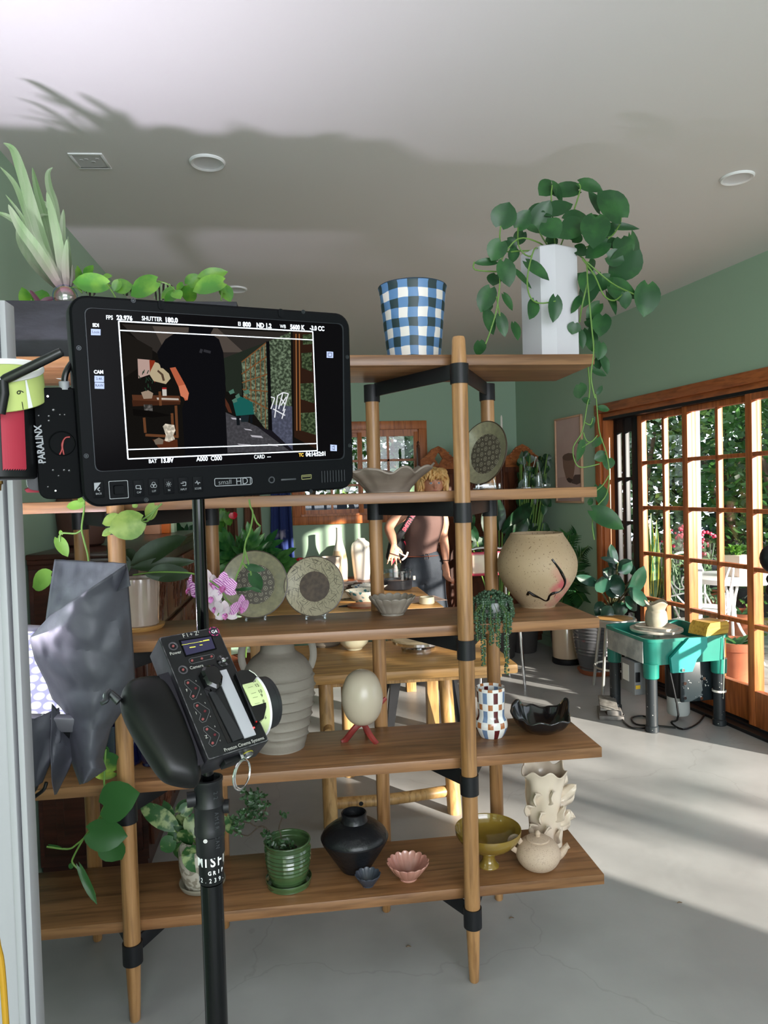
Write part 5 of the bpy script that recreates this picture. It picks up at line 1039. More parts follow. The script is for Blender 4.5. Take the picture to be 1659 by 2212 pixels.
# ------------------------------------------------------------------ hand unit
MU = mframe((.8164, .5771, .0187), None, (.4188, -.6142, .6688), (-.1214, .9963, 1.2136)); UI = MU.inverted(); UC, UN = MU.translation, MU.col[2].to_3d()
def u2(x, y, z=0.0): return UI @ onp(200+x/3.318, 1320+y/3.318, UC+UN*z, UN)
t = thing('focus_hand_unit', 'worn black lens-control hand unit with slider, buttons and lime focus dial on the pole', 'hand unit', UC, rot=MU.to_3x3())
m_face = mat('worn_faceplate', '#191a1c', .42, .3, var='#141416', scale=40, bump=.03, bscale=200); m_edge = mat('worn_edge', '#37353b', .45, .4, var='#1f1e24', scale=60)
w_, h_ = .092, .190
g = G(); loft(g, [rrect(w_-.004, h_-.004, .003, -.048, 3), rrect(w_, h_, .003, -.045, 3), rrect(w_, h_, .003, -.0015, 3)], True, False); g.build('case', m_edge, t)
g = G(); loft(g, [rrect(w_, h_, .003, -.0015, 3), rrect(w_-.001, h_-.001, .003, -.0004, 3), rrect(w_-.003, h_-.003, .003, 0, 3)], False, True); g.build('faceplate', m_face, t)
g = G(); r1, r2 = rrect(w_-.001, h_-.001, .003, -.0002, 3), rrect(w_-.0034, h_-.0034, .003, .0001, 3); loft(g, [r1, r2], False, False); g.build('worn_border', mat('bare_edge', '#7d7b80', .4, .8, var='#3a393d', scale=90), t)
def upoly(pts, z0, z1, name, m, par=t, shrink=.0):
    P = [u2(x, y, 0) for x, y in pts]; c_ = sum(P, V())/len(P); g = G(); loft(g, [[V((p.x, p.y, z0)) for p in P], [V((*(c_+(p-c_)*(1-shrink)).to_2d(), z1)) for p in P]], False); return g.build(name, m, par, smooth=30)
disp = upoly([(617, 212), (852, 176), (888, 272), (664, 328)], 0, .0012, 'display_bezel', m_bez)
upoly([(632, 220), (846, 186), (876, 270), (670, 320)], .0012, .0014, 'display', mat('display_blue', '#1d1b33', .2, emit='#2b2846', estr=.35), disp)
def uline(g, a, b, w_, z): p, q = u2(*a), u2(*b); p.z = q.z = z; d = (q-p).normalized(); s_ = V((-d.y, d.x, 0))*w_/2; g.poly([p+s_, q+s_, q-s_, p-s_])
g = G()
for a, b, w2 in (((636, 248), (836, 212), .0004), ((790, 218), (832, 210), .0014), ((765, 225), (780, 222), .001), ((693, 266), (735, 260), .0012), ((765, 249), (785, 246), .0010)): uline(g, a, b, w2, .0016)
g.build('display_text', mat('display_yellow', '#c8c83a', .5, emit='#d8d84a', estr=.9), disp, smooth=0)
m_prt = mat('engraved_print', '#b7b6b0', .6)
g = G()
def ut(s_, x, y, size, sx_=.95, ang=0, z=.0004): g.text(s_, size, Matrix.Translation(V((*u2(x, y).to_2d(), z))) @ Matrix.Rotation(ang, 4, 'Z'), sx_, .00005)
ut('F I + Z', 700, 170, .0092); ut('3', 757, 150, .005); ut('Power', 594, 301, .0068); ut('Camera', 745, 400, .0068); ut('F', 676, 570, .006); ut('I', 742, 733, .006); ut('Z', 815, 903, .006); ut('Preston Cinema Systems', 1088, 953, .0066, .92)
for x, y, s_ in ((740, 500, 's'), (776, 597, 'r'), (805, 657, 's'), (844, 755, 'r'), (875, 826, 's'), (914, 928, 'r')): ut(s_, x, y, .0042)
g.build('engraving', m_prt, t, smooth=0)
m_ring = mat('button_ring', '#67656a', .35, .7); m_rb = mat('red_button', '#8a4444', .5); m_rbd = mat('dark_red_button', '#5a1620', .4)
for x, y, r, big in ((577, 253, 1, 1), (648, 422, 1, 1), (712, 357, .6, 0), (782, 342, .6, 0), (851, 327, .6, 0), (682, 516, .6, 0), (738, 555, .5, 2), (720, 612, .6, 0), (748, 680, .6, 0), (804, 719, .5, 2), (789, 777, .6, 0), (818, 849, .6, 0), (875, 888, .5, 2), (859, 948, .6, 0)):
    c_ = u2(x, y); g = G(); q = .0017; g.lathe([(q, 0), (q, .0014), (q*.8, .0018), (0, .0018)], 16, o=c_, cap=False); b_ = g.build('button', m_rb if big < 2 else m_rbd, t)
    if big == 1: g = G(); g.lathe([(.0068, .0001), (.0066, .0009), (.0052, .0010), (.0046, .0002)], 32, o=c_, cap=False); g.build('button_ring', m_ring, b_)
g = G()
for pts in ([(660, 500), (690, 490), (768, 545), (768, 560), (742, 625), (715, 636), (695, 615), (708, 575), (660, 525)], [(726, 664), (756, 654), (836, 708), (838, 724), (812, 790), (784, 800), (764, 780), (776, 740), (726, 690)], [(796, 834), (826, 824), (906, 878), (908, 894), (882, 960), (856, 972), (832, 950), (846, 908), (796, 858)], [(690, 350), (700, 340), (860, 308), (872, 318), (868, 340), (712, 378), (696, 370)]):
    for a, b in zip(pts, pts[1:]+pts[:1]): uline(g, a, b, .0005, .0003)
g.build('engraved_outline', mat('outline', '#6b6a6c', .5), t, smooth=0)
c_ = u2(935, 357); g = G(); g.lathe([(.0098, .0001), (.0098, .001), (.0092, .0014), (.003, .0014), (.003, .001)], 36, o=c_, cap=False); d_ = g.build('dial', m_gloss, t)
g = G(); g.lathe([(.0036, .001), (.0034, .0032), (.001, .0044), (0, .0044)], 20, o=c_, cap=False); g.build('dial_knob', m_chrome, d_)
g = G()
for k in range(4):
    a = k*pi/2+.3; g.box(c_+V((cos(a)*.0068, sin(a)*.0068, .0016)), (.0040, .0026, .0006), Matrix.Rotation(a, 3, 'Z'))
g.build('dial_mark', m_ring, d_)
# slider, white strip
upoly([(795, 560), (860, 560), (1090, 915), (968, 950)], .0, .0006, 'slider_track', m_gloss)
upoly([(830, 590), (868, 575), (1080, 912), (1002, 940)], .0006, .0026, 'slider_rail', mat('rail_black', '#1f2023', .35))
g = G(); P = [u2(x, y) for x, y in ((757, 470), (775, 432), (850, 416), (880, 440), (912, 500), (905, 560), (870, 590), (800, 560))]; c_ = sum(P, V())/8
loft(g, [[V((p.x, p.y, .001)) for p in P], [V((p.x, p.y, .012)) for p in P], [V((*(c_+(p-c_)*.78).to_2d(), .0155)) for p in P]], False); g.build('slider_knob', m_gloss, t)
upoly([(880, 440), (955, 422), (1168, 890), (1085, 916)], .0, .0022, 'white_strip', mat('marking_strip', '#a9aab0', .4))
g = G(); g.lathe([(0, .0034), (.001, .003), (.0012, .0022)], 10, o=u2(1152, 842), cap=False); g.build('red_lamp', mat('red_led', '#ff2020', .4, emit='#ff2a2a', estr=6), t)
g = G(); c_ = u2(870, 148); g.lathe([(0, .0006), (.0085, .0006), (.0085, .0002)], 28, o=c_, cap=False); st_ = g.build('round_sticker', mat('sticker_dark', '#1b1426', .5), t)
g = G(); g.text('G4', .0075, Matrix.Translation(c_+V((0, -.0005, .0009))), 1, .00005, .0001); g.build('sticker_text', m_wpaint, st_, smooth=0)
g = G()
for k in range(20):
    if k % 3 == 2: continue
    a, b = 2*pi*k/20, 2*pi*(k+.8)/20; g.poly([c_+V((cos(q)*r_, sin(q)*r_, .0008)) for q, r_ in ((a, .0066), (b, .0066), (b, .0080), (a, .0080))])
g.build('sticker_ring', mat('sticker_pink', '#c03a72', .5), st_, smooth=0)
# focus dial: axis along local x
AX = Matrix(((0, 0, 1), (1, 0, 0), (0, 1, 0)))
kc_ = u2(1180, 672, -.03); kc_ = V((0, kc_.y, -.030))
def axl(pr, n=72): g = G(); g.lathe([(r, z) for r, z in pr], n, o=kc_, M=AX, cap=False); return g
xs0 = .036; band = axl([(.020, xs0), (.0445, xs0), (.0455, xs0+.001), (.0455, xs0+.027), (.044, xs0+.028)]).build('scale_band', mat('lime_band', '#c5d39a', .45), t)
axl([(.0455, xs0+.027), (.0468, xs0+.0275), (.0468, xs0+.0300), (.044, xs0+.0305), (.038, xs0+.0305)]).build('band_rim', mat('ring_white', '#e4e0e2', .4), band)
axl([(.038, xs0+.030), (.0385, xs0+.032), (.0385, xs0+.047), (.0375, xs0+.048), (.0375, xs0+.053), (.035, xs0+.055), (.008, xs0+.055), (0, xs0+.0545)], 36).build('dial_knob', mat('knob_black', '#17181b', .4), t)
g = G()
for i, (s_, ang) in enumerate((('60', 58), ('30', 47), ('20', 36), ('15', 24), ('12', 12), ('10', -1), ('9', -9), ('8', -20), ('7', -33), ('6', -48))):
    a = radians(90-ang); # angle in the yz plane, 90 = towards +z
    rad = V((0, cos(a), sin(a))); tn = V((0, sin(a), -cos(a))); tn = rad.cross(V((1, 0, 0)))*-1
    up_ = rad.cross(V((1, 0, 0))); Mx = Matrix((V((1, 0, 0)), up_, rad)).transposed().to_4x4(); Mx.translation = kc_+rad*.0458+V((xs0+.0195, 0, 0)); g.text(s_, .0072, Mx, .9, .0001)
    g.poly([kc_+rad*.0459+V((xs0+x, 0, 0))+up_*y for x, y in ((.005, -.0002), (.013, -.0002), (.013, .0002), (.005, .0002))])
g.build('scale_number', mat('ink_black', '#141414', .6), band, smooth=0)
g = G(); P = [u2(x, y, 0) for x, y in ((1005, 475), (1040, 455), (1100, 455), (1140, 480), (1158, 500), (1130, 540), (1150, 590), (1165, 612), (1200, 612), (1216, 630), (1222, 720), (1205, 800), (1170, 825), (1150, 815))]
g.prism([V((p.x, p.y, .002)) for p in P], (0, 0, .010)); g.build('index_bracket', m_gloss, t)
g = G()
for a, b in zip([(1100, 455), (1140, 480), (1158, 500), (1130, 540), (1150, 590), (1165, 612), (1200, 612), (1216, 630)], [(1140, 480), (1158, 500), (1130, 540), (1150, 590), (1165, 612), (1200, 612), (1216, 630), (1220, 660)]): g.tube([V((*u2(*a).to_2d(), .0121)), V((*u2(*b).to_2d(), .0121))], .0007, 6)
g.build('bracket_edge', m_chrome, t)
# grip
secs = []
for y_, xl_, xr_, dz in ((505, 300, 490, .010), (520, 235, 515, .018), (600, 195, 560, .024), (700, 205, 600, .027), (820, 258, 655, .027), (950, 335, 700, .026), (1060, 405, 745, .025), (1150, 465, 775, .022), (1200, 500, 760, .016), (1235, 560, 740, .006)):
    a, b = u2(xl_, y_, -.022), u2(xr_, y_+ (40 if y_ > 1100 else -20), -.022); c_ = (a+b)/2; hx = (b-a)/2; ro = []
    for k in range(28):
        q = 2*pi*k/28; e = lambda v_: math.copysign(abs(v_)**.75, v_); ro.append(c_+hx*e(cos(q))+V((0, 0, 1))*dz*e(sin(q)))
    secs.append(ro)
g = G(); loft(g, secs); g.build('hand_grip', mat('grip_rubber', '#0a0a0b', .38, spec=.3), t, smooth=60, sub=1)
upoly([(480, 445), (550, 425), (805, 1080), (745, 1105)], -.030, -.004, 'grip_mount', mat('grip_mount', '#2b2930', .35, .5))
g = G(); g.tube([u2(190, 650, -.02), u2(120, 585, -.02)], [.0055, .005], 12); g.smooth_tube([u2(125, 570, -.018), u2(100, 600, -.018), u2(95, 640, -.018), u2(62, 662, -.018)], [.004, .0045, .004, .003], 10); g.build('strap_hook', mat('dull_steel', '#57585c', .3, .9), t)
# bottom end: connector, lug and ring
yb = -h_/2
g = G(); RX = Matrix.Rotation(pi/2, 3, 'X'); g.lathe([(.0078, 0), (.0078, .004), (.0064, .0045), (.0056, .003), (.0030, .003), (.0030, .0015), (0, .0015)], 32, o=(.020, yb, -.022), M=RX, cap=False); g.build('connector', mat('steel', '#9b9b9e', .3, .9), t)
g = G(); g.lathe([(.0084, -.0005), (.0088, .001), (.0080, .0012)], 32, o=(.020, yb, -.022), M=RX, cap=False); g.build('connector_ring', mat('yellow_ring', '#a8a23a', .5), t)
g = G(); g.box((-.006, yb-.003, -.024), (.024, .007, .018), None, .001); g.build('latch', m_blackp, t)
g = G(); g.box((.006, yb-.004, -.012), (.005, .009, .004), None, .001); g.build('strap_lug', m_chrome, t)
lug = u2(1050, 1075, -.01); ct = UI @ (onp(200+1068/3.318, 1320+1172/3.318, MU @ lug, FW)); gd = MU.to_3x3().inverted()
e1 = gd @ UP; e2 = gd @ (RT*.38+FW*.92)
g = G(); P = [ct+e1*.0195*cos(2*pi*k/32)+e2*.0195*sin(2*pi*k/32) for k in range(32)]; g.tube(P, .0012, 8, closed=True); P = [ct+e1*.0180*cos(2*pi*k/32)+e2*.0180*sin(2*pi*k/32)+V((.0016, 0, 0)) for k in range(32)]; g.tube(P, .0011, 8, closed=True); g.build('split_ring', m_chrome, t)

# ------------------------------------------------------------------ film light with wrap, pale panel, cable
n_l = V((.12, -.50, .86)).normalized(); pl0 = atY(105, 1545, 1.42)
ax_ = V((1, 0, 0)); ax_ = (ax_-n_l*ax_.dot(n_l)).normalized(); ML = mframe(ax_, None, n_l, onp(62, 1456, pl0, n_l)); LII = ML.inverted()
def l2(px, py, z=0): return LII @ onp(px, py, ML.translation+n_l*z, n_l)
t = thing('led_panel', 'bright LED film light with a lens array behind the pale panel at the left', 'film light', ML.translation, rot=ML.to_3x3())
y0_, y1_ = l2(60, 1546).y, l2(60, 1364).y; x0_, x1_ = -.22, l2(150, 1540).x+.02
m_led = bpy.data.materials.new('led_lens'); m_led.use_nodes = True; N, L = nt(m_led); b = N['Principled BSDF']; tc = N.new('ShaderNodeTexCoord'); mp = N.new('ShaderNodeMapping'); mp.inputs['Scale'].default_value = (42, 42, 0); L.new(tc.outputs['Object'], mp.inputs[0])
fr = N.new('ShaderNodeVectorMath'); fr.operation = 'FRACTION'; L.new(mp.outputs[0], fr.inputs[0]); sb = N.new('ShaderNodeVectorMath'); sb.operation = 'SUBTRACT'; sb.inputs[1].default_value = (.5, .5, 0); L.new(fr.outputs[0], sb.inputs[0]); ln = N.new('ShaderNodeVectorMath'); ln.operation = 'LENGTH'; L.new(sb.outputs[0], ln.inputs[0])
rp = N.new('ShaderNodeValToRGB'); rp.color_ramp.elements[0].position = .36; rp.color_ramp.elements[0].color = (1, 1, 1, 1); rp.color_ramp.elements[1].position = .46; rp.color_ramp.elements[1].color = (.36, .36, .6, 1); L.new(ln.outputs['Value'], rp.inputs[0]); L.new(rp.outputs[0], b.inputs['Emission Color']); b.inputs['Emission Strength'].default_value = .95; b.inputs['Base Color'].default_value = (.1, .1, .1, 1)
g = G(); bx(g, x0_, x1_, y0_, y1_, -.002, 0); g.build('lens_array', m_led, t, smooth=0)
g = G(); bx(g, x0_, x1_+.01, y0_-.014, y0_, -.03, .008, .003); bx(g, x1_, x1_+.012, y0_, y1_, -.03, .006, .003); bx(g, x0_, x1_+.012, y1_, y1_+.012, -.03, .01, .002); g.build('frame', mat('light_frame', '#8c8c94', .35, .7), t)
g = G(); bx(g, x0_, x1_, y0_-.005, y1_, -.09, -.004, .01); g.build('housing', m_blackp, t)
g = G(); g.lathe([(.004, 0), (.004, .002), (0, .003)], 14, o=(l2(55, 1552).x, y0_-.007, .008), cap=False); g.lathe([(.004, 0), (.004, .002), (0, .003)], 14, o=(l2(95, 1552).x, y0_-.007, .008), cap=False); g.build('screw', m_chrome, t)
# stand under the light
zb = ML.translation+V((-.1, .03, -.08)); t2 = thing('c_stand', 'dark metal stand under the wrapped film light, mostly hidden by the pale panel', 'stand', (zb.x, zb.y, 0))
g = G(); g.lathe([(.014, 0.02), (.014, zb.z-.02), (.010, zb.z)], 16); g.build('pole', m_black, t2)
for k in range(3):
    a = radians(100+120*k); g = G(); g.tube([V((0, 0, .16)), V((.12*cos(a), .12*sin(a), .05)), V((.22*cos(a), .22*sin(a), .012))], .011, 10); g.build('leg', m_black, t2)
# foil
m_foil = mat('black_wrap', '#44454d', .55, .1, bump=.25, bscale=14)
def crump(p, a=.010):
    v = noise.voronoi(p*13)[0]; return a*((v[1]-v[0])*1.3-.3)+a*.5*noise.noise(p*30)
def foilsheet(left, right, Yf, nu=46, nv=60, amp=.012):
    Lc, Rc = resample(left, nv), resample(right, nv); g = G()
    def f(u, v):
        i = round(v*nv); a, b = Lc[i], Rc[i]; x_, y_ = a[0]+(b[0]-a[0])*u, a[1]+(b[1]-a[1])*u; Y = Yf(u, v); p = atY(x_, y_, Y); ed = min(1, 6*min(u, 1-u)+.25)
        d = crump(p, amp); return p+V((d*.3, -d, d*.2))*ed
    return g.sheet(f, nu, nv)
fo = atY(180, 1450, 1.40)
g = foilsheet([(110, 1328), (64, 1378), (75, 1425), (100, 1475), (122, 1535), (142, 1590), (152, 1640), (172, 1695)], [(272, 1219), (277, 1260), (288, 1400), (292, 1475), (268, 1530), (240, 1572), (222, 1640), (230, 1662), (188, 1690)], lambda u, v: 1.36+.07*(2*u-1)**2+.05*v-.03*u)
t = thing('black_wrap_flag', 'crumpled dark grey foil wrapped in a funnel around the film light', 'foil wrap', fo)
bmesh.ops.translate(g.bm, vec=-fo, verts=g.bm.verts); g.build('outer_sheet', m_foil, t, smooth=25, thick=.0008)
g = foilsheet([(118, 1208), (108, 1270), (98, 1345)], [(273, 1217), (277, 1235), (282, 1265)], lambda u, v: 1.66-.24*u**1.5-.10*v, 34, 24, .014)
bmesh.ops.translate(g.bm, vec=-fo, verts=g.bm.verts); g.build('inner_sheet', m_foil, t, smooth=25, thick=.0008)
g = foilsheet([(54, 1562), (55, 1620), (58, 1680), (62, 1712)], [(128, 1528), (132, 1600), (104, 1660), (92, 1690)], lambda u, v: 1.37+.05*u, 24, 24, .012)
bmesh.ops.translate(g.bm, vec=-fo, verts=g.bm.verts); g.build('lower_wrap', m_foil, t, smooth=25, thick=.0008)
g = foilsheet([(112, 1520), (108, 1610), (112, 1690), (118, 1718)], [(150, 1560), (165, 1620), (150, 1660), (122, 1716)], lambda u, v: 1.40+.06*u, 20, 24, .014)
bmesh.ops.translate(g.bm, vec=-fo, verts=g.bm.verts); g.build('hanging_strip', m_foil, t, smooth=25, thick=.0008)
g = G(); g.smooth_tube([atY(a, b, 1.42)-fo for a, b in ((82, 1682), (80, 1700), (66, 1722), (62, 1735))], .0022, 8); g.smooth_tube([atY(a, b, 1.42)-fo for a, b in ((100, 1690), (94, 1706), (74, 1722), (64, 1732))], .0035, 8); g.build('tie', m_rub, t)
# pale grooved panel
zt = atY(8, 648, 1.25).z; t = thing('equipment_panel', 'tall pale grey grooved panel standing upright along the left frame edge', 'panel', (-.60, 1.27, 0)); m_pan = mat('pale_panel', '#a6a6aa', .5)
g = G(); bx(g, -.14, .134-.022, -.018, .02, 0.0, zt, .002); g.build('panel_face', m_pan, t)
g = G(); bx(g, .134-.010, .134, -.020, .02, 0.0, zt, .002); bx(g, .134-.026, .134-.015, -.024, .02, 0.0, zt, .002); g.build('edge_profile', m_pan, t)
g = G(); bx(g, .134-.022, .134-.008, -.008, .018, 0.0, zt-.001); g.build('groove', mat('groove_grey', '#5d5e63', .5), t)
g = G(); p0 = atY(4, 2090, .95); g.smooth_tube([p0+V((-.02, 0, .25)), p0+V((-.006, 0, .05)), p0, p0+V((.003, 0, -.12)), p0+V((.002, .02, -.35)), V((p0.x+.05, p0.y+.1, .01))], .004, 10)
tag(g.build('yellow_cable', mat('yellow_cable', '#b08414', .6), origin=p0), 'yellow cable hanging at the bottom left corner of the view', 'cable')
# black grip knob poking in from the right
p = atY(1662, 1220, 1.3); t = thing('grip_head', 'black knuckle of a stand head poking in at the right frame edge', 'stand', (p.x+.01, p.y, 0))
g = G(); g.sphere((0, 0, p.z+.012), (.026, .026, .030), 20); g.sphere((.006, 0, p.z-.030), (.020, .02, .014), 16); g.sphere((.005, 0, p.z-.052), (.021, .02, .018), 16); g.build('knuckle', m_blackp, t)
g = G(); g.lathe([(.012, .02), (.012, p.z-.03)], 16, o=(.01, 0, 0)); g.build('pole', m_black, t)
for k in range(3):
    a = radians(30+120*k); g = G(); g.tube([V((.01, 0, .3)), V((.01+.2*cos(a), .2*sin(a), .012))], .009, 10); g.build('leg', m_black, t)

# ------------------------------------------------------------------ further in: cabinet, tables, aprons, screen
t = thing('carved_cabinet', 'dark mahogany cabinet with panelled doors and carved drawer fronts behind the shelf at the left', 'cabinet', (-.80, 3.6, 0))
def cx(g, x0, x1, y0, y1, z0, z1, bev=0.0): return bx(g, x0+.80, x1+.80, y0-3.6, y1-3.6, z0, z1, bev)
XL, XR, YF, YK, ZT = -1.02, -.615, 2.85, 4.35, 1.275
g = G(); cx(g, XL, XR, YF, YK, .06, ZT-.05); cx(g, XL, XR-.01, YF+.02, YK-.01, 0, .06); g.build('carcass', m_dark, t)
g = G(); cx(g, XL, XR+.03, YF-.03, YK+.03, ZT-.022, ZT, .006); cx(g, XL, XR+.018, YF-.018, YK+.02, ZT-.042, ZT-.022, .004); cx(g, XL, XR+.008, YF-.008, YK+.01, ZT-.06, ZT-.042, .003); g.build('top', m_dark, t)
for z0, z1 in ((.10, .62), (.66, 1.18)):
    g = G(); cx(g, XL+.02, XR-.02, YF-.018, YF, z0, z1, .003); d_ = g.build('door', m_dark, t)
    g = G(); cx(g, XL+.07, XR-.07, YF-.022, YF-.017, z0+.05, z1-.05, .002); cx(g, XL+.10, XR-.10, YF-.032, YF-.018, z0+.08, z1-.08, .006); g.build('raised_panel', m_dark, d_)
for k in range(4):
    z0 = .10+k*.275
    for q in range(3):
        y0 = YF+.03+q*.485; g = G(); cx(g, XR, XR+.016, y0, y0+.46, z0, z0+.245, .003)
        d_ = g.build('drawer', m_darkz, t); g = G(); random.seed(k*7+q)
        for _ in range(26):
            yy, zz2 = y0+rnd(.05, .41), z0+rnd(.03, .20); g.smooth_tube([V((XR+.80+.016, yy-3.6+a*rnd(.01, .03), zz2+b_*.03)) for a, b_ in ((-1, -1), (rnd(-1, 1), 0), (1, 1))], [.003, .008, .003], 6)
        g.build('carving', m_darkz, d_)
t = thing('clay_pot', 'big dark brown pot standing on the cabinet top behind the left posts', 'pot', (-.93, 3.25, ZT)); g = G(); g.lathe([(0, 0), (.07, 0), (.085, .01), (.10, .06), (.11, .18), (.10, .21), (.09, .2), (0, .17)], 40, cap=False); g.build('pot_body', mat('brown_clay', '#5a3a2e', .6, var='#472b22', scale=6), t)
for px, w2, col, hh3, lab in ((332, .085, '#d99b78', .12, 'peach painted box on the far end of the cabinet top'), (350, .10, '#e0701f', .125, 'bright orange box on the cabinet top between two paler boxes'), (366, .07, '#b9d1ae', .13, 'pale green wedge box at the corner of the cabinet top')):
    Yb_ = 4.1+(px-332)*.003; x = X_at(px, Yb_, ZT); t = thing('painted_box', lab, 'box', (x, Yb_, ZT), group='painted boxes on the cabinet'); g = G(); g.box((0, 0, hh3/2), (w2, .09, hh3), None, .003); g.box((0, 0, hh3+.002), (w2*1.02, .094, .006), None, .001); g.build('box_body', mat('paint_'+col[1:], col, .5), t)

# low ledge table with teal vase and bowl behind the cabinet
t = thing('side_ledge', 'narrow wooden ledge with ware behind the carved cabinet', 'table', (-.62, 4.85, 0)); g = G(); bx(g, -.35, .14, -.42, .42, .66, .70, .004); g.build('ledge_top', m_blond, t)
for a, b_ in ((-.30, -.36), (.10, -.36), (-.30, .36), (.10, .36)): g = G(); bx(g, a-.02, a+.02, b_-.02, b_+.02, 0, .66); g.build('leg', m_blondz, t)
p = V((X_at(383, 4.75, .7), 4.75, .70)); s = S(p)
t = thing('teal_vase', 'teal cylinder vase beside the cabinet behind the orchid leaves', 'vase', (p.x-.01, 4.95, .7)); g = G(); g.lathe([(0, 0), (.045, 0), (.05, .01), (.05, .22), (.045, .24), (.04, .22), (0, .2)], 32, cap=False); g.build('vase_body', mat('teal_glaze', '#4aa6a0', .3), t)
t = thing('cream_bowl', 'cream cup on a blue saucer on the wooden ledge', 'cup', (p.x-.01, 4.72, .7)); g = G(); g.lathe([(0, 0), (.06, 0), (.07, .012), (0, .012)], 32, cap=False); g.build('saucer', mat('blue_glaze', '#5a86a8', .3), t); g = G(); g.lathe([(0, .013), (.045, .013), (.055, .03), (.056, .10), (.050, .10), (.048, .04), (0, .03)], 32, cap=False); g.build('cup_body', mat('cream_glaze', '#e0d8b8', .3), t)

# aprons hanging on the back wall
def apron(px0, px1, py0, py1, Y, m, name, lab, cat, grp, seed):
    random.seed(seed); a, b = atY(px0, py0, Y), atY(px1, py1, Y); w2, h2 = (b.x-a.x), (a.z-b.z)
    t = thing(name, lab, cat, ((a.x+b.x)/2, Y, b.z), group=grp); ph_ = rnd(0, 6)
    g = G(); g.sheet(lambda u, v: V(((u-.5)*w2*(.72+.28*(1-v)), -.03-.022*sin(u*13+ph_)*(1-.4*v)-.01*sin(u*29+ph_), v*h2)), 40, 20); g.build('cloth', m, t, thick=.006, smooth=80)
    g = G(); g.smooth_tube([V((-.08*w2, -.03, h2)), V((0, -.01, h2+.12)), V((.08*w2, -.03, h2))], .006, 8); g.build('strap', m, t)
    g = G(); g.tube([V((0, .05, h2+.11)), V((0, -.02, h2+.12))], .006, 8); g.sphere((0, -.02, h2+.12), .012, 10); g.build('hook', m_black, t)
m_den = mat('denim', '#1e2f66', .85, var='#a9a2b4', scale=5, stretch=(1, 1, .8), vlow=.70, vhigh=.40, bump=.2, bscale=200); m_sue = mat('brown_suede', '#7d5440', .9, var='#63402f', scale=4, bump=.1)
N, L = nt(m_den); rp = [n for n in N if n.type == 'VALTORGB'][0]; rp.color_ramp.elements[0].position = .30; rp.color_ramp.elements[1].position = .40; 
apron(578, 638, 1010, 1232, 6.86, m_den, 'denim_apron', 'dark blue denim apron with clay smears hanging on the back wall left of the window', 'apron', None, 1)
apron(522, 568, 1010, 1165, 6.86, m_sue, 'suede_apron', 'brown suede apron hanging on the wall beside the denim one', 'apron', None, 2)
apron(482, 516, 1010, 1172, 6.86, m_sue, 'suede_apron', 'narrower brown suede apron behind the red anthurium', 'apron', None, 5)

# plants behind, left of centre
def blob_leaves(name, lab, cat, base, items, m, kind='oval', stem=True, pot=None, group=None):
    t = thing(name, lab, cat, base, group=group); B = V(base); g = G(); gs = G()
    for (bx_, by_, tx_, ty_, w2, Y, *dy) in items:
        pleaf(g, (bx_, by_), (tx_, ty_), w2, Y, kind=kind, dy=dy[0] if dy else None)
        if stem: q = atY(bx_, by_, Y); gs.smooth_tube([B+V((0, 0, .05)), B.lerp(q, .5)+V((0, 0, .04)), q], .004, 5)
    bmesh.ops.translate(g.bm, vec=-B, verts=g.bm.verts); g.build('leaf', m, t)
    if stem: bmesh.ops.translate(gs.bm, vec=-B, verts=gs.bm.verts); gs.build('stem', m_stem, t)
    if pot: g = G(); pr, mm = pot; g.lathe(pr, 32, cap=False); g.build('pot', mm, t)
    return t
m_terra = mat('terracotta', '#a5603f', .8, var='#8f4f33', scale=5)
def fan_leaf(g, base, d, n, L_, W_, fingers=9):
    d = V(d).normalized(); n = V(n); n = (n-d*n.dot(d)).normalized(); sd = d.cross(n)
    for k in range(fingers):
        u = k/(fingers-1); side = 1 if k % 2 else -1; rootp = V(base)+d*L_*(.1+.75*u); a = side*(1.25-.9*u); dd = d*cos(a)+sd*sin(a)
        leaf(g, rootp, dd, n, W_*(.62-.25*abs(u-.35)), L_*.17, 'strap', .15, .25, nu=4)
    leaf(g, V(base), d, n, L_, W_*.35, 'oval', .1, .2, nu=5)
bX = X_at(525, 5.2, .9); t = thing('split_leaf_philodendron', 'split-leaf philodendron with glossy fingered leaves in front of the hanging aprons', 'potted plant', (bX, 5.2, 0)); g = G(); gs = G(); random.seed(5); B = V((bX, 5.2, 0))
for (a, b_, c_, d_, w2) in ((520, 1240, 450, 1170, 70), (530, 1240, 480, 1155, 80), (535, 1230, 545, 1150, 80), (540, 1235, 590, 1165, 80), (550, 1240, 625, 1195, 70), (545, 1245, 632, 1218, 60), (525, 1250, 458, 1200, 80), (520, 1260, 450, 1235, 70), (535, 1225, 515, 1160, 70), (550, 1230, 575, 1180, 70), (515, 1255, 470, 1250, 60)):
    p, q = atY(a, b_, 5.2+rnd(-.1, .1)), atY(c_, d_, 5.1+rnd(-.25, .1)); fan_leaf(g, p-B, q-p, (rnd(-.3, .3), -1, .8), (q-p).length, w2*S(p), 9); gs.smooth_tube([V((0, 0, .3)), (p-B)*.5+V((0, 0, .3)), p-B], .006, 6)
g.build('leaf', l_dark if False else leafmat('philodendron_leaf', '#5c9a4c', '#2c6a34', 8, .28), t); gs.build('stem', m_stem, t); g = G(); g.lathe([(0, 0), (.12, 0), (.15, .28), (.16, .30), (.145, .30), (0, .27)], 32, cap=False); g.build('pot', m_terra, t)
random.seed(8)
its = [(rnd(462, 492), rnd(1085, 1130), 0, 0, rnd(16, 26), rnd(5.2, 5.6)) for _ in range(16)]; its = [(a, b_, a+rnd(-16, 16), b_+rnd(16, 44), w2, Y) for a, b_, _, _, w2, Y in its]
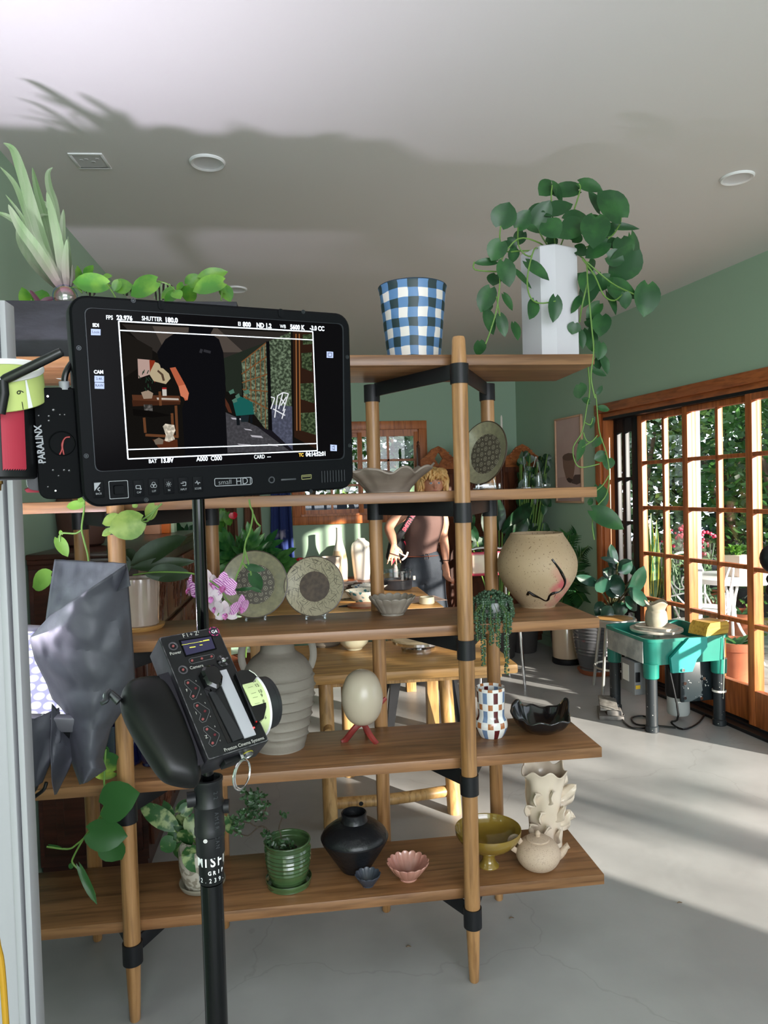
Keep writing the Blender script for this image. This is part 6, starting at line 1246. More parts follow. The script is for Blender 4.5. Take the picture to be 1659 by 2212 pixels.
t = blob_leaves('anthurium', 'light green anthurium with one red heart flower below the eye-level board', 'potted plant', (X_at(478, 5.4, .5), 5.4, 0), its, l_light, 'heart', True, ([(0, 0), (.10, 0), (.12, .25), (.11, .25), (0, .22)], m_terra))
g = G(); B = V(t.location); pleaf(g, (502, 1108), (506, 1122), 17, 5.2, dy=0, tilt=(0, -1, .2)); bmesh.ops.translate(g.bm, vec=-B, verts=g.bm.verts); g.build('red_spathe', mat('red_spathe', '#c3122a', .25, coat=.5), t)
random.seed(12)
its = [(rnd(385, 425), rnd(1150, 1200), 0, 0, rnd(8, 15), rnd(4.7, 5.1)) for _ in range(60)]; its = [(a, b_, a+rnd(-30, 30), b_-rnd(5, 45), w2, Y) for a, b_, _, _, w2, Y in its]
blob_leaves('fern', 'dense dark fern behind the black pole beside the cabinet', 'potted plant', (X_at(405, 4.95, .5), 4.95, .70), its, l_dark, 'strap', False, ([(0, 0), (.07, 0), (.09, .14), (.08, .14), (0, .12)], m_terra))
its = [(rnd(400, 420), rnd(1205, 1260), 0, 0, rnd(7, 12), rnd(4.4, 4.6)) for _ in range(34)]; its = [(a, b_, a+rnd(-24, 16), b_-rnd(8, 50), w2, Y) for a, b_, _, _, w2, Y in its]
blob_leaves('croton', 'croton with orange-red and green leaves beside the cabinet corner', 'potted plant', (X_at(410, 4.55, .8), 4.55, .70), its, leafmat('croton_leaf', '#c4512b', '#4f7d2c', 12, pos=(.5, .56)), 'strap', True, ([(0, 0), (.05, 0), (.06, .10), (.05, .10), (0, .09)], m_terra))

# main worktable
t = thing('worktable', 'long wooden worktable strewn with ware and tools beyond the shelf', 'table', (.28, 4.72, 0)); g = G(); bx(g, -.62, .60, -.47, .47, .725, .76, .005); g.build('table_top', m_blond, t)
g = G(); bx(g, -.56, .54, -.42, .42, .65, .725); g.build('apron_rail', m_blond, t)
for a, b_ in ((-.54, -.42), (.52, -.42), (-.54, .42), (.52, .42)): g = G(); bx(g, a-.035, a+.035, b_-.035, b_+.035, 0, .65, .003); g.build('leg', m_blondz, t)
TZ = .76
def on_table(px, py, z=TZ): p = atZ(px, py, z); return p, S(p)
m_bw = mat('painted_majolica', '#e6e3da', .25, var='#4d79a8', scale=24, vlow=.38, vhigh=.44, coat=.5); m_bw2 = mat('banded_majolica', '#e2dccb', .3, var='#3f7f86', scale=30, vlow=.40, vhigh=.45)
for px, py, R, h2, lab, mm in ((785, 1300, 38, 24, 'painted bowl with blue and teal bands, nearest on the worktable', m_bw2), (795, 1282, 36, 16, 'blue and white painted dish behind the banded bowl', m_bw), (806, 1275, 34, 12, 'flat blue and white dish farthest along the worktable', m_bw)):
    p, s = on_table(px, py); t = thing('painted_bowl', lab, 'bowl', p, group='painted bowls on the worktable'); g = G(); g.lathe([(0, .004), (R*.4*s, 0), (R*.45*s, .004), (R*.75*s, h2*.45*s), (R*s, h2*s), (R*.94*s, h2*s), (R*.6*s, h2*.4*s), (0, h2*.25*s)], 36, cap=False, sub=2); g.build('bowl_body', mm, t)
p, s = on_table(782, 1306); t = thing('wooden_bat', 'round reddish wooden bat under the banded bowl', 'board', (p.x, p.y-.07, TZ)); g = G(); g.lathe([(0, 0), (.10, 0), (.10, .012), (0, .012)], 32, cap=False); g.build('disc', wood('red_board', '#b0683f', '#8f4f2c', 'x'), t)
random.seed(31)
p, s = on_table(768, 1275); t = thing('clay_scraps', 'dark brown clay scraps heaped on the worktable beside the dishes', 'clay', p); g = G()
for _ in range(14): g.sphere((rnd(-.05, .05), rnd(-.05, .05), rnd(.012, .04)), (rnd(.012, .03), rnd(.012, .02), rnd(.008, .016)), 8)
g.build('lump', mat('wet_clay', '#4d352b', .5), t)
for px, py, ang, L_, lab, mm in ((752, 1296, .3, .16, 'metal loop tool lying by the banded bowl', m_chrome), (745, 1303, -.2, .14, 'wooden modelling tool at the near edge of the worktable', m_blond), (757, 1311, .1, .15, 'dark handled trimming tool at the near edge of the worktable', m_black)):
    p, s = on_table(px, py); t = thing('clay_tool', lab, 'tool', p, ang, 'clay tools on the worktable'); g = G(); g.smooth_tube([V((-L_/2, 0, .006)), V((-.02, 0, .008)), V((L_/2, 0, .006))], [.003, .007, .004], 8); g.build('handle', mm, t); g = G(); g.smooth_tube([V((L_/2, 0, .006)), V((L_/2+.02, .012, .006)), V((L_/2+.04, 0, .006)), V((L_/2+.02, -.012, .006)), V((L_/2, 0, .006))], .0015, 6); g.build('wire_loop', m_chrome, t)
p, s = on_table(745, 1268); t = thing('cloth', 'crumpled pale pink cloth on the far left of the worktable', 'cloth', p); g = G(); g.sheet(lambda u, v: V(((u-.5)*.22, (v-.5)*.40, .012+.02*abs(noise.noise(V((u*5, v*7, 3)))))), 24, 24); g.build('cloth_sheet', mat('pink_cloth', '#cdb3ac', .8), t, thick=.004)
p, s = on_table(905, 1296); t = thing('paper_sheet', 'pale sheet of paper with clay marks near the worktable corner', 'paper', p, .2); g = G(); g.sheet(lambda u, v: V(((u-.5)*.30, (v-.5)*.24, .004+.006*noise.noise(V((u*4, v*4, 1)))**2)), 16, 12); g.build('paper', mat('paper', '#d9c3b6', .7, var='#b98f80', scale=7), t, thick=.001)
p, s = on_table(922, 1304); t = thing('beige_cup', 'short cream cup at the near right corner of the worktable', 'cup', p); g = G(); g.lathe([(0, 0), (15*s, 0), (17*s, 2*s), (16*s, 15*s), (14*s, 15*s), (14*s, 4*s), (0, 3*s)], 28, cap=False); g.build('cup_body', mat('cream_clay', '#cfc8ae', .5), t)
p, s = on_table(858, 1272); t = thing('glaze_basin', 'round dark basin with a clear rim and dome tray on the worktable', 'basin', p); g = G(); g.lathe([(0, 0), (30*s, 0), (32*s, 2*s), (33*s, 20*s), (31*s, 21*s), (30*s, 4*s), (0, 3*s)], 44, cap=False); g.build('base', mat('dark_basin', '#36353a', .4), t)
g = G(); g.lathe([(30*s, 20*s), (31*s, 37*s), (35*s, 39*s), (35*s, 41*s), (30*s, 41*s), (29*s, 22*s)], 44, cap=False); g.build('clear_rim', m_acr, t); g = G(); g.lathe([(0, 16*s), (29*s, 16*s)], 30, cap=False); g.build('slip', mat('pink_slip', '#c39a88', .4), t); g = G(); g.tube([V((35*s, 0, 22*s)), V((40*s, 0, 22*s))], 5*s, 12); g.build('tap', m_white, t)
p, s = on_table(846, 1262); t = thing('sponge', 'yellow sponge on the worktable behind the clear-rimmed basin', 'sponge', p); g = G(); g.box((0, .12, .055), (.10, .06, .035), None, .012); g.box((0, .12, .02), (.06, .05, .04), None, .004); g.build('sponge_body', mat('sponge_yellow', '#dba843', .9, bump=.4, bscale=80), t)
p, s = on_table(853, 1262); t = thing('grey_cone', 'small grey clay cone standing in front of the sponge', 'clay', (p.x+.01, p.y+.02, TZ)); g = G(); g.lathe([(0, 0), (6*s, 0), (6*s, 30*s), (3*s, 42*s), (0, 44*s)], 16, cap=False); g.build('cone', mat('grey_cone', '#a9a099', .6), t)

# small near table, its ware and the black stool
BZ = .66; t = thing('low_table', 'blond plywood table on round legs right behind the shelf', 'table', (.50, 3.5, 0)); g = G()
bx(g, -.56, .50, -.33, .33, BZ-.045, BZ, .010); g.build('table_top', m_blond, t); g = G(); bx(g, -.48, .44, -.26, .26, BZ-.075, BZ-.045); g.build('under_frame', m_blondz, t)
LEGS = []
for px, py in ((716, 1797), (985, 1762)): p = atZ(px, py, 0); LEGS.append(p); g = G(); q = atZ(703 if px < 800 else 972, 1468 if px < 800 else 1450, BZ-.05); g.tube([V((p.x-.50, p.y+.03-3.5, 0)), V((p.x-.50, p.y+.03-3.5, .005)), V((p.x-.50, p.y+.17-3.5, BZ-.05))], [.030, .032, .033], 24); g.build('leg', m_blondz, t)
for x in (X_at(752, 3.66, .3), X_at(1012, 3.66, .3)): g = G(); g.lathe([(.030, 0), (.033, .004), (.033, BZ-.08)], 24, o=(x-.50, .16, 0)); g.build('leg', m_blondz, t)
g = G(); a, b = LEGS; zs0, zs1 = atY(722, 1746, a.y+.02).z, atY(975, 1717, b.y+.02).z; g.smooth_tube([V((a.x-.50, a.y+.07-3.5, zs0)), V((.5*(a.x+b.x)-.50, a.y+.06-3.5, (zs0+zs1)/2+.006)), V((b.x-.50, b.y+.07-3.5, zs1))], .025, 16); g.build('stretcher', m_blondz, t)
g = G(); g.lathe([(0, .0), (.010, .0), (.008, -.002)], 14, o=((.76*a.x+.24*b.x)-.50, a.y+.06-.026-3.5, zs0+.004), M=Matrix.Rotation(pi/2, 3, 'X')); g.build('knot', m_black, t)
g = G(); g.tube([V((a.x-.50, a.y+.03-3.5, .42)), V((a.x-.48, a.y+.5-3.5, .42))], .022, 12); g.build('stretcher', m_blondz, t)
p, s = on_table(765, 1402, BZ); t = thing('cream_basin', 'cream bowl with a narrow foot on the low plywood table', 'bowl', p); g = G(); g.lathe([(0, 2*s), (17*s, 0), (18*s, 3*s), (30*s, 14*s), (33*s, 30*s), (31*s, 30*s), (28*s, 14*s), (0, 6*s)], 40, cap=False, sub=2); g.build('bowl_body', mat('pale_cream', '#d6d1b4', .25, coat=.4), t)
p, s = on_table(702, 1392, BZ); t = thing('stone_slab', 'flat grey-brown stone slab left of the cream bowl', 'slab', p); g = G(); g.lathe([(0, 0), (34*s, 0), (38*s, 5*s), (36*s, 11*s), (0, 12*s)], 36, cap=False, rf=lambda r, z, a, q: (r*(1+.05*sin(3*a)), z)); g.build('slab', mat('grey_slab', '#7d7264', .6), t)
p, s = on_table(903, 1402, BZ); t = thing('banding_wheel', 'metal banding wheel with a round wooden bat on the low plywood table', 'banding wheel', p); g = G(); g.lathe([(0, 0), (36*s, 0), (37*s, 6*s), (12*s, 8*s), (11*s, 13*s), (50*s, 14*s), (55*s, 15*s), (55*s, 21*s), (0, 21*s)], 56, cap=False); g.build('wheel', m_chrome, t); g = G(); g.lathe([(0, 21*s), (57*s, 21*s), (58*s, 22*s), (58*s, 26*s), (57*s, 27*s), (0, 27*s)], 56, cap=False); g.build('bat', wood('bat_ply', '#d9c7a6', '#bfa985', 'x'), t)
sx_, sy_ = .66, 3.95
t = thing('metal_stool', 'black pressed-metal stool behind the low plywood table', 'stool', (sx_, sy_, 0)); g = G(); bx(g, -.16, .16, -.16, .16, .60, .62, .01); g.build('seat', m_black, t)
for a, b_ in ((-1, -1), (1, -1), (-1, 1), (1, 1)): g = G(); vr = g.quads([[V((a*x+i*w2*.5*a, b_*x+j*w2*.5*b_, z)) for i, j in ((-1, -1), (0, -1), (0, 0), (-1, 0))] for z, x, w2 in ((0, .235, .05), (.3, .20, .085), (.6, .16, .13))], True); g.face(vr[0]); g.face(vr[-1]); g.build('leg', m_black, t)

# side table by the back wall with vases
ST_ = .66; t = thing('vase_table', 'reddish wooden side table under the back window holding pale vases', 'table', (.40, 6.55, 0)); g = G(); bx(g, -.72, .62, -.26, .28, ST_-.03, ST_, .004); g.build('table_top', wood('red_table', '#a5562f', '#7d3b1e', 'x'), t)
for a, b_ in ((-.66, -.2), (.56, -.2), (-.66, .22), (.56, .22)): g = G(); bx(g, a-.025, a+.025, b_-.025, b_+.025, 0, ST_-.03); g.build('leg', m_dark, t)
def vase_at(px, ytop, ybot, Y, prof, name, lab, mm, cat='vase'):
    x = X_at(px, Y, ST_); s = S(V((x, Y, ST_+.15))); t = thing(name, lab, cat, (x, Y, ST_)); hpx = (atY(px, ytop, Y).z-ST_)/s
    g = G(); g.lathe([(r*s, z*hpx*s) for r, z in prof], 40, cap=False, sub=3); g.build('vase_body', mm, t); return t
m_bot = mat('bottle_glaze', '#e6dfd0', .3, var='#d9b690', scale=2); N, L = nt(m_bot); b = N['Principled BSDF']; tc = N.new('ShaderNodeTexCoord'); sx = N.new('ShaderNodeSeparateXYZ'); L.new(tc.outputs['Object'], sx.inputs[0]); rp = N.new('ShaderNodeValToRGB'); rp.color_ramp.elements[0].position = .27; rp.color_ramp.elements[0].color = C('#d9bb98'); rp.color_ramp.elements[1].position = .275; rp.color_ramp.elements[1].color = C('#ece6da'); L.new(sx.outputs[2], rp.inputs[0]); L.new(rp.outputs[0], b.inputs['Base Color'])
vase_at(735, 1140, 1248, 6.62, [(0, .0), (15, 0), (16, .03), (17, .3), (14, .52), (9, .68), (6.5, .80), (6, .97), (6.5, 1), (5, 1), (5, .9)], 'bottle_vase', 'tall long-necked bottle vase, white above sand, below the back window', m_bot)
vase_at(782, 1163, 1248, 6.60, [(0, 0), (16, 0), (17, .03), (21, .5), (22, .72), (19, .88), (10, .96), (8, 1), (6, 1), (6, .95)], 'white_vase', 'broad-shouldered white vase right of the bottle vase', m_white)
vase_at(714, 1205, 1250, 6.45, [(0, 0), (16, 0), (18, .02), (21, .62), (23, .66), (23, 1), (21, 1), (19, .6), (0, .5)], 'clay_planter', 'pale grey clay flower pot in front of the bottle vase', mat('pale_clay', '#b3a698', .7), 'pot')
m_rv = mat('red_dip', '#c2202c', .25, coat=.5); N, L = nt(m_rv); b = N['Principled BSDF']; tc = N.new('ShaderNodeTexCoord'); sx = N.new('ShaderNodeSeparateXYZ'); L.new(tc.outputs['Object'], sx.inputs[0]); rp = N.new('ShaderNodeValToRGB'); rp.color_ramp.elements[0].position = .085; rp.color_ramp.elements[0].color = C('#b9a79c'); rp.color_ramp.elements[1].position = .09; rp.color_ramp.elements[1].color = C('#c2202c'); L.new(sx.outputs[2], rp.inputs[0]); L.new(rp.outputs[0], b.inputs['Base Color'])
vase_at(649, 1206, 1250, 6.45, [(0, 0), (14, 0), (16, .05), (18, .45), (17, .65), (10, .85), (9, 1), (7, 1), (7, .85)], 'red_vase', 'red-topped squat vase left of the clay flower pot', m_rv)

# carved folding screen
t = thing('folding_screen', 'carved dark wood folding screen with arched pierced tops in the back right corner', 'folding screen', (1.55, 6.35, 0)); ax = 1.55
hinge = [X_at(905, 6.35, 1.2), X_at(995, 6.50, 1.2), X_at(1088, 6.30, 1.2), X_at(1172, 6.45, 1.2)]; ys = [6.35, 6.52, 6.30, 6.45]
for k in range(3):
    p, q = V((hinge[k]-ax, ys[k]-6.35, 0)), V((hinge[k+1]-ax, ys[k+1]-6.35, 0)); d = (q-p).normalized(); n = V((0, 0, 1)).cross(d); wd = (q-p).length; R = Matrix((d, n, V((0, 0, 1)))).transposed(); Mx = R.to_4x4(); Mx.translation = p
    g = G(); tt = bmesh.new()
    for x0 in (0.012, wd-.012): g.box(Mx @ V((x0, 0, .93)), (.024, .028, 1.86), R, .003)
    for z in (.06, .62, 1.18, 1.64): g.box(Mx @ V((wd/2, 0, z)), (wd-.048, .022, .05), R, .003)
    f_ = g.build('panel_frame', m_darkz, t)
    g = G()
    for z0, z1 in ((.085, .595), (.645, 1.155), (1.205, 1.615)): g.box(Mx @ V((wd/2, 0, (z0+z1)/2)), (wd-.05, .010, z1-z0), R)
    for z0, z1 in ((.085, .595), (.645, 1.155), (1.205, 1.615)):
        zc = (z0+z1)/2
        for rr_ in (.10, .06): g.tube([Mx @ V((wd/2+rr_*cos(2*pi*i/24), -.008, zc+rr_*1.6*sin(2*pi*i/24))) for i in range(24)], .010, 6, closed=True)
        for i in range(10): a = 2*pi*i/10; g.sphere(Mx @ V((wd/2+.045*cos(a), -.008, zc+.08*sin(a))), (.016, .008, .02), 6)
    g.build('carved_panel', m_darkz, f_)
    # arched crest with a pierced diamond
    top = [(0, 1.66), (0, 1.74), (.10, 1.76), (.22, 1.79), (.32, 1.84), (.5, 1.875), (.68, 1.84), (.78, 1.79), (.9, 1.76), (1, 1.74), (1, 1.66)]
    g = G(); ring_ = [(.5+.16*cos(a), 1.76+.055*sin(a)) for a in [pi+i*2*pi/20 for i in range(20)]]
    def cp(x, z, o=0): return Mx @ V((x*wd, o, z))
    dm = [(.5, 1.70), (.40, 1.76), (.5, 1.82), (.60, 1.76)]
    outer = [(0.02, 1.66), (.5, 1.66), (.98, 1.66), (.98, 1.745), (.78, 1.79), (.66, 1.845), (.5, 1.875), (.34, 1.845), (.22, 1.79), (.02, 1.745)]
    inner = [(.44, 1.735), (.5, 1.70), (.56, 1.735), (.60, 1.76), (.575, 1.775), (.54, 1.80), (.5, 1.82), (.46, 1.80), (.425, 1.775), (.40, 1.76)]
    for o in (-.009, .009):
        vo = [g.bm.verts.new(cp(x, z, o)) for x, z in outer]; vi = [g.bm.verts.new(cp(x, z, o)) for x, z in inner]
        for i in range(10): g.face((vo[i], vo[(i+1) % 10], vi[(i+1) % 10], vi[i]))
    for lo in (outer, inner): g.quads([[cp(x, z, -.009) for x, z in lo], [cp(x, z, .009) for x, z in lo]], True)
    for i in range(18): a = 2*pi*i/18; g.sphere(cp(.5+.30*cos(a), 1.76+.085*sin(a), -.010), (.010, .004, .008), 6)
    g.build('crest', wood('crest_wood', '#b06a3a', '#7d4322', 'x'), f_)
    g = G()
    for x0 in (0.012, wd-.012): g.lathe([(.012, 1.86), (.016, 1.875), (.010, 1.89), (.014, 1.905), (0, 1.925)], 12, o=Mx @ V((x0, 0, 0)), cap=False)
    g.build('finial', m_darkz, f_)
xc = X_at(1090, 6.28, 2.0); zc = 1.925; p = V((hinge[2], ys[2], zc)); zt = atY(1088, 897, 6.3).z
t = thing('taper_candle', 'slim white taper candle standing above the screen behind the olive plate', 'candle', p); g = G(); g.lathe([(0, 0), (.011, 0), (.010, zt-zc-.02), (.004, zt-zc), (0, zt-zc)], 14, cap=False); g.build('candle_body', m_white, t)

# framed picture on the right wall
pt = lambda Y: (6.9-Y)/.99035
t0, t1, z0, z1 = pt(6.10), pt(5.66), 1.33, 2.07; cp_ = WP+WD*((t0+t1)/2)-WN*.012+V((0, 0, (z0+z1)/2)); wl, hl = t1-t0, z1-z0
t = thing('framed_picture', 'tall framed still life of a clay cup on the right wall beside the doors', 'picture', cp_, rot=RW)
g = G()
for c_, d_ in (((0, 0, hl/2-.008), (wl, .022, .016)), ((0, 0, -hl/2+.008), (wl, .022, .016)), ((-wl/2+.008, 0, 0), (.016, .022, hl)), ((wl/2-.008, 0, 0), (.016, .022, hl))): g.box(c_, d_, None, .002)
g.build('frame', mat('pale_frame', '#c79f80', .5), t)
g = G(); g.box((0, .002, 0), (wl-.02, .006, hl-.02)); pc = g.build('print', mat('print_mauve', '#cbaea6', .6, var='#bc9e96', scale=3), t)
def flat(pts, col, y, name='painted_shape'): g = G(); g.poly([V((x, y, z)) for x, z in pts]); return g.build(name, mat('ink_'+col[1:], col, .6), pc, smooth=0)
flat([(-.19, -.35), (.19, -.35), (.19, -.13), (-.19, -.15)], '#bd9e96', -.0012); flat([(.04, -.20), (.13, -.215), (.19, -.20), (.19, -.13), (.10, -.13), (.05, -.17)], '#5f4a48', -.0016)
flat([(-.10, .02), (-.09, -.06), (-.05, -.15), (-.01, -.19), (.03, -.20), (.07, -.17), (.10, -.08), (.115, .02), (.08, .05), (0, .06), (-.07, .05)], '#8c6a5c', -.0020); flat([(-.04, -.165), (-.01, -.19), (.03, -.20), (.07, -.17), (.05, -.165), (0, -.15)], '#4a3632', -.0022)
flat([(-.10+.105*(1+cos(a)), .025+.032*sin(a)) for a in [i*2*pi/20 for i in range(20)]], '#6e5348', -.0024)

# red and cream chair with chrome tube back
Yc = 5.35; x0, x1 = X_at(1010, Yc, 1.0), X_at(1090, Yc, 1.0); xm = (x0+x1)/2; t = thing('tube_chair', 'red-edged cream chair with a chrome tube back behind the string-of-pearls', 'chair', (xm, Yc, 0), group=None); hw2 = (x1-x0)/2; zt_ = atY(1050, 1183, Yc).z
g = G(); g.smooth_tube([V((-hw2, .0, .45)), V((-hw2, 0, zt_-.06)), V((-hw2+.04, 0, zt_-.01)), V((0, 0, zt_)), V((hw2-.04, 0, zt_-.01)), V((hw2, 0, zt_-.06)), V((hw2, 0, .45))], .011, 12); g.build('back_tube', m_chrome, t)
zb_ = atY(1050, 1243, Yc).z; m_cr = mat('red_vinyl', '#b23a4c', .35); m_cv = mat('cream_vinyl', '#d9ccb0', .4, var='#c7a49a', scale=4)
g = G(); g.box((0, -.015, (zb_+zt_-.03)/2), (hw2*2-.02, .03, zt_-.03-zb_), None, .014, 3); br_ = g.build('backrest', m_cr, t); g = G(); g.box((0, -.024, (zb_+zt_-.03)/2), (hw2*2-.05, .022, zt_-.07-zb_), None, .009, 3); g.build('back_pad', m_cv, br_)
g = G(); g.box((0, -.18, .455), (hw2*2+.06, .38, .05), None, .02, 3); g.build('seat', m_cr, t)
for a, b_ in ((-1, 0), (1, 0), (-1, -.34), (1, -.34)): g = G(); g.tube([V((a*hw2, b_, .45)), V((a*(hw2+.02), b_*1.08, .012)), V((a*(hw2+.02), b_*1.08, 0))], .011, 10); g.build('leg', m_chrome, t)

# plants in the back right
def arch_leaf_plant(name, lab, px, Y, items, mm, potspec, kind='oval'):
    x = X_at(px, Y, .3)-(.12 if px > 1150 else 0); t = thing(name, lab, 'potted plant', (x, Y, 0)); B = V((x, Y, 0)); g = G(); gs = G()
    for it in items:
        a, b_, c_, d_, w2 = it[:5]; Yl = Y+(it[5] if len(it) > 5 else rnd(-.15, .1)); pleaf(g, (a, b_), (c_, d_), w2, Yl, kind=kind, droop=.12, fold=.3, dy=rnd(-.3, .2)); q = atY(a, b_, Yl)-B; gs.smooth_tube([V((0, 0, potspec[1]*.8)), q*.5+V((0, 0, q.z*.1)), q], .006, 6)
    bmesh.ops.translate(g.bm, vec=-B, verts=g.bm.verts); g.build('leaf', mm, t); gs.build('stem', m_stem, t)
    r, h2 = potspec[:2]; g = G(); g.lathe([(0, 0), (r*.75, 0), (r*.8, .01), (r, h2-.02), (r*1.04, h2), (r*.94, h2), (0, h2*.85)], 36, cap=False); g.build('pot', potspec[2], t); return t
m_dpot = mat('dark_pot', '#3b3836', .6); random.seed(17)
arch_leaf_plant('bird_of_paradise', 'large-leaved bird of paradise plant in front of the folding screen', 1080, 6.0, [(1085, 1150, 1160, 1085, 34), (1078, 1145, 1075, 1070, 30), (1105, 1175, 1140, 1120, 26), (1090, 1180, 1120, 1130, 24), (1030, 1170, 1010, 1125, 22), (1050, 1165, 1015, 1185, 24), (1120, 1160, 1160, 1130, 22), (1060, 1160, 1045, 1100, 26), (1100, 1200, 1130, 1175, 20), (1130, 1150, 1150, 1090, 22), (1010, 1150, 1025, 1110, 16), (1040, 1190, 1020, 1215, 20)], l_dark, (.15, .32, m_dpot))
its = []
for _ in range(70):
    a, b_ = rnd(1120, 1185), rnd(975, 1150); its.append((a, b_, a+rnd(-12, 12), b_+rnd(10, 26), rnd(12, 20), rnd(-.12, .1)))
arch_leaf_plant('climbing_philodendron', 'tall dark climbing plant spilling down beside the folding screen and wall corner', 1160, 6.15, its, leafmat('climber_leaf', '#2f5a35', '#1b3b22', 9), (.13, .28, m_dpot), 'heart')
# parlour palm
Yp = 5.9; x = X_at(1250, Yp, .3)-.12; t = thing('parlour_palm', 'feathery palm against the right wall below the framed picture', 'potted plant', (x, Yp, 0)); B = V((x, Yp, 0)); g = G(); gs = G(); random.seed(23)
for _ in range(34):
    tp = atY(rnd(1196, 1312), rnd(1140, 1330), Yp+rnd(-.35, .2))-B; tp.x = min(tp.x, .06+(-tp.y)*.14); b0 = V((rnd(-.05, .05), rnd(-.05, .05), .35)); mid = b0.lerp(tp, .55)+V((0, 0, .12)); P = spline([b0, mid, tp], 9); gs.tube(P, .003, 5)
    for i in range(5, len(P)-1):
        d = (P[i+1]-P[i]).normalized(); sd = d.cross(V((0, -.6, 1))).normalized()
        for s_ in (-1, 1): leaf(g, P[i], (d*.8+sd*s_).normalized(), V((0, -1, .6)), .13*(1-.4*abs(i/len(P)-.55)), .016, 'lance', .1, .25, nu=3)
g.build('frond', leafmat('palm_leaf', '#33682f', '#1f4a24', 6), t); gs.build('stem', m_stem, t); g = G(); g.lathe([(0, 0), (.11, 0), (.14, .30), (.15, .34), (.135, .34), (0, .3)], 32, cap=False); g.build('pot', m_dpot, t)
# beige pot with black base and ribbed grey pot with rubber plant
p = V((X_at(1224, 5.68, .1), 5.58, 0)); t = thing('beige_planter', 'glossy beige planter with a black base left of the ribbed grey pot', 'planter', (p.x, p.y+.1, 0)); g = G(); g.lathe([(0, 0), (.115, 0), (.12, .01), (.12, .04), (.105, .045)], 40, cap=False); g.build('base', m_black, t); g = G(); g.lathe([(.10, .042), (.112, .05), (.118, .12), (.118, .36), (.112, .37), (.10, .36), (0, .33)], 40, cap=False); g.build('pot_body', mat('beige_gloss', '#bda78e', .15, coat=.7), t)
p = V((X_at(1288, 5.32, .2), 5.32, 0)); s = S(V((p.x, p.y, .2))); t = thing('rubber_plant', 'broad-leaved rubber plant in a ribbed charcoal pot by the sliding doors', 'potted plant', p); B = V(p)
def ribs(r, z, a, q): return (r*(1+.016*sin(z*2*pi/.026)) if q > .08 and q < .8 else r), z
g = G(); g.lathe([(0, .03), (.115, .03), (.13, .05), (.165, .20), (.178, .33), (.178, .40), (.165, .41), (.155, .38), (0, .36)], 56, rf=ribs, cap=False, sub=12); g.build('pot', mat('charcoal_glaze', '#55565a', .25, coat=.4), t); g = G(); g.lathe([(0, 0), (.13, 0), (.15, .03), (.13, .034), (0, .03)], 40, cap=False); g.build('saucer', m_terra, t)
g = G(); gs = G()
for a, b_, c_, d_, w2, Yo in ((1292, 1262, 1243, 1244, 20, -.1), (1300, 1280, 1298, 1245, 34, -.15), (1325, 1232, 1322, 1175, 22, .05), (1335, 1235, 1362, 1210, 30, 0), (1360, 1285, 1385, 1222, 34, -.15), (1335, 1215, 1296, 1203, 12, -.1), (1345, 1255, 1308, 1250, 22, -.05), (1360, 1270, 1402, 1312, 24, -.2), (1350, 1265, 1318, 1270, 34, -.1), (1350, 1290, 1380, 1320, 24, -.15), (1300, 1300, 1285, 1330, 26, 0), (1345, 1300, 1330, 1330, 30, 0), (1320, 1310, 1300, 1338, 26, -.1), (1370, 1240, 1355, 1218, 18, .05), (1310, 1260, 1340, 1285, 40, 0), (1330, 1250, 1300, 1230, 30, .05)):
    pleaf(g, (a, b_), (c_, d_), w2, 5.05+Yo, kind='oval', droop=.08, fold=.18, dy=rnd(-.3, .1)); q = atY(a, b_, 5.05+Yo)-B; gs.smooth_tube([V((.0, 0, .36)), V((.08, -.08, .5)), q], .006, 6)
bmesh.ops.translate(g.bm, vec=-B, verts=g.bm.verts); g.build('leaf', leafmat('rubber_leaf', '#2f5646', '#20402f', 3, .22, trans=.1), t); gs.build('stem', mat('rubber_stem', '#5a5a3a', .6), t)
# stool
p0 = atZ(1284, 1472, 0); c0 = atY(1328, 1335, 4.84); SZs = c0.z; t = thing('round_stool', 'small round stool with a wooden seat and pale metal legs behind the green potter wheel', 'stool', (c0.x, c0.y, 0)); rs_ = .145
g = G(); g.lathe([(0, SZs-.004), (rs_*.86, SZs-.004), (rs_*.86, SZs), (0, SZs)], 40, cap=False); g.build('seat', m_blond, t); m_lm = mat('pale_metal', '#b9b9b4', .3, .6)
g = G(); g.lathe([(rs_*.86, SZs-.012), (rs_*.87, SZs+.001), (rs_, SZs+.001), (rs_*1.03, SZs-.01), (rs_*1.0, SZs-.05), (rs_*.95, SZs-.05), (rs_*.9, SZs-.014)], 44, cap=False); g.build('seat_rim', m_lm, t)
g = G(); g.tube([V((rs_*1.02*cos(2*pi*k/32), rs_*1.02*sin(2*pi*k/32), .17)) for k in range(32)], .008, 8, closed=True); g.build('foot_ring', m_lm, t)
for k in range(4): a = radians(215+90*k); d = V((cos(a), sin(a), 0)); g = G(); g.tube([d*rs_*.8+V((0, 0, SZs-.02)), d*rs_*1.25], .011, 12); g.build('leg', m_lm, t)

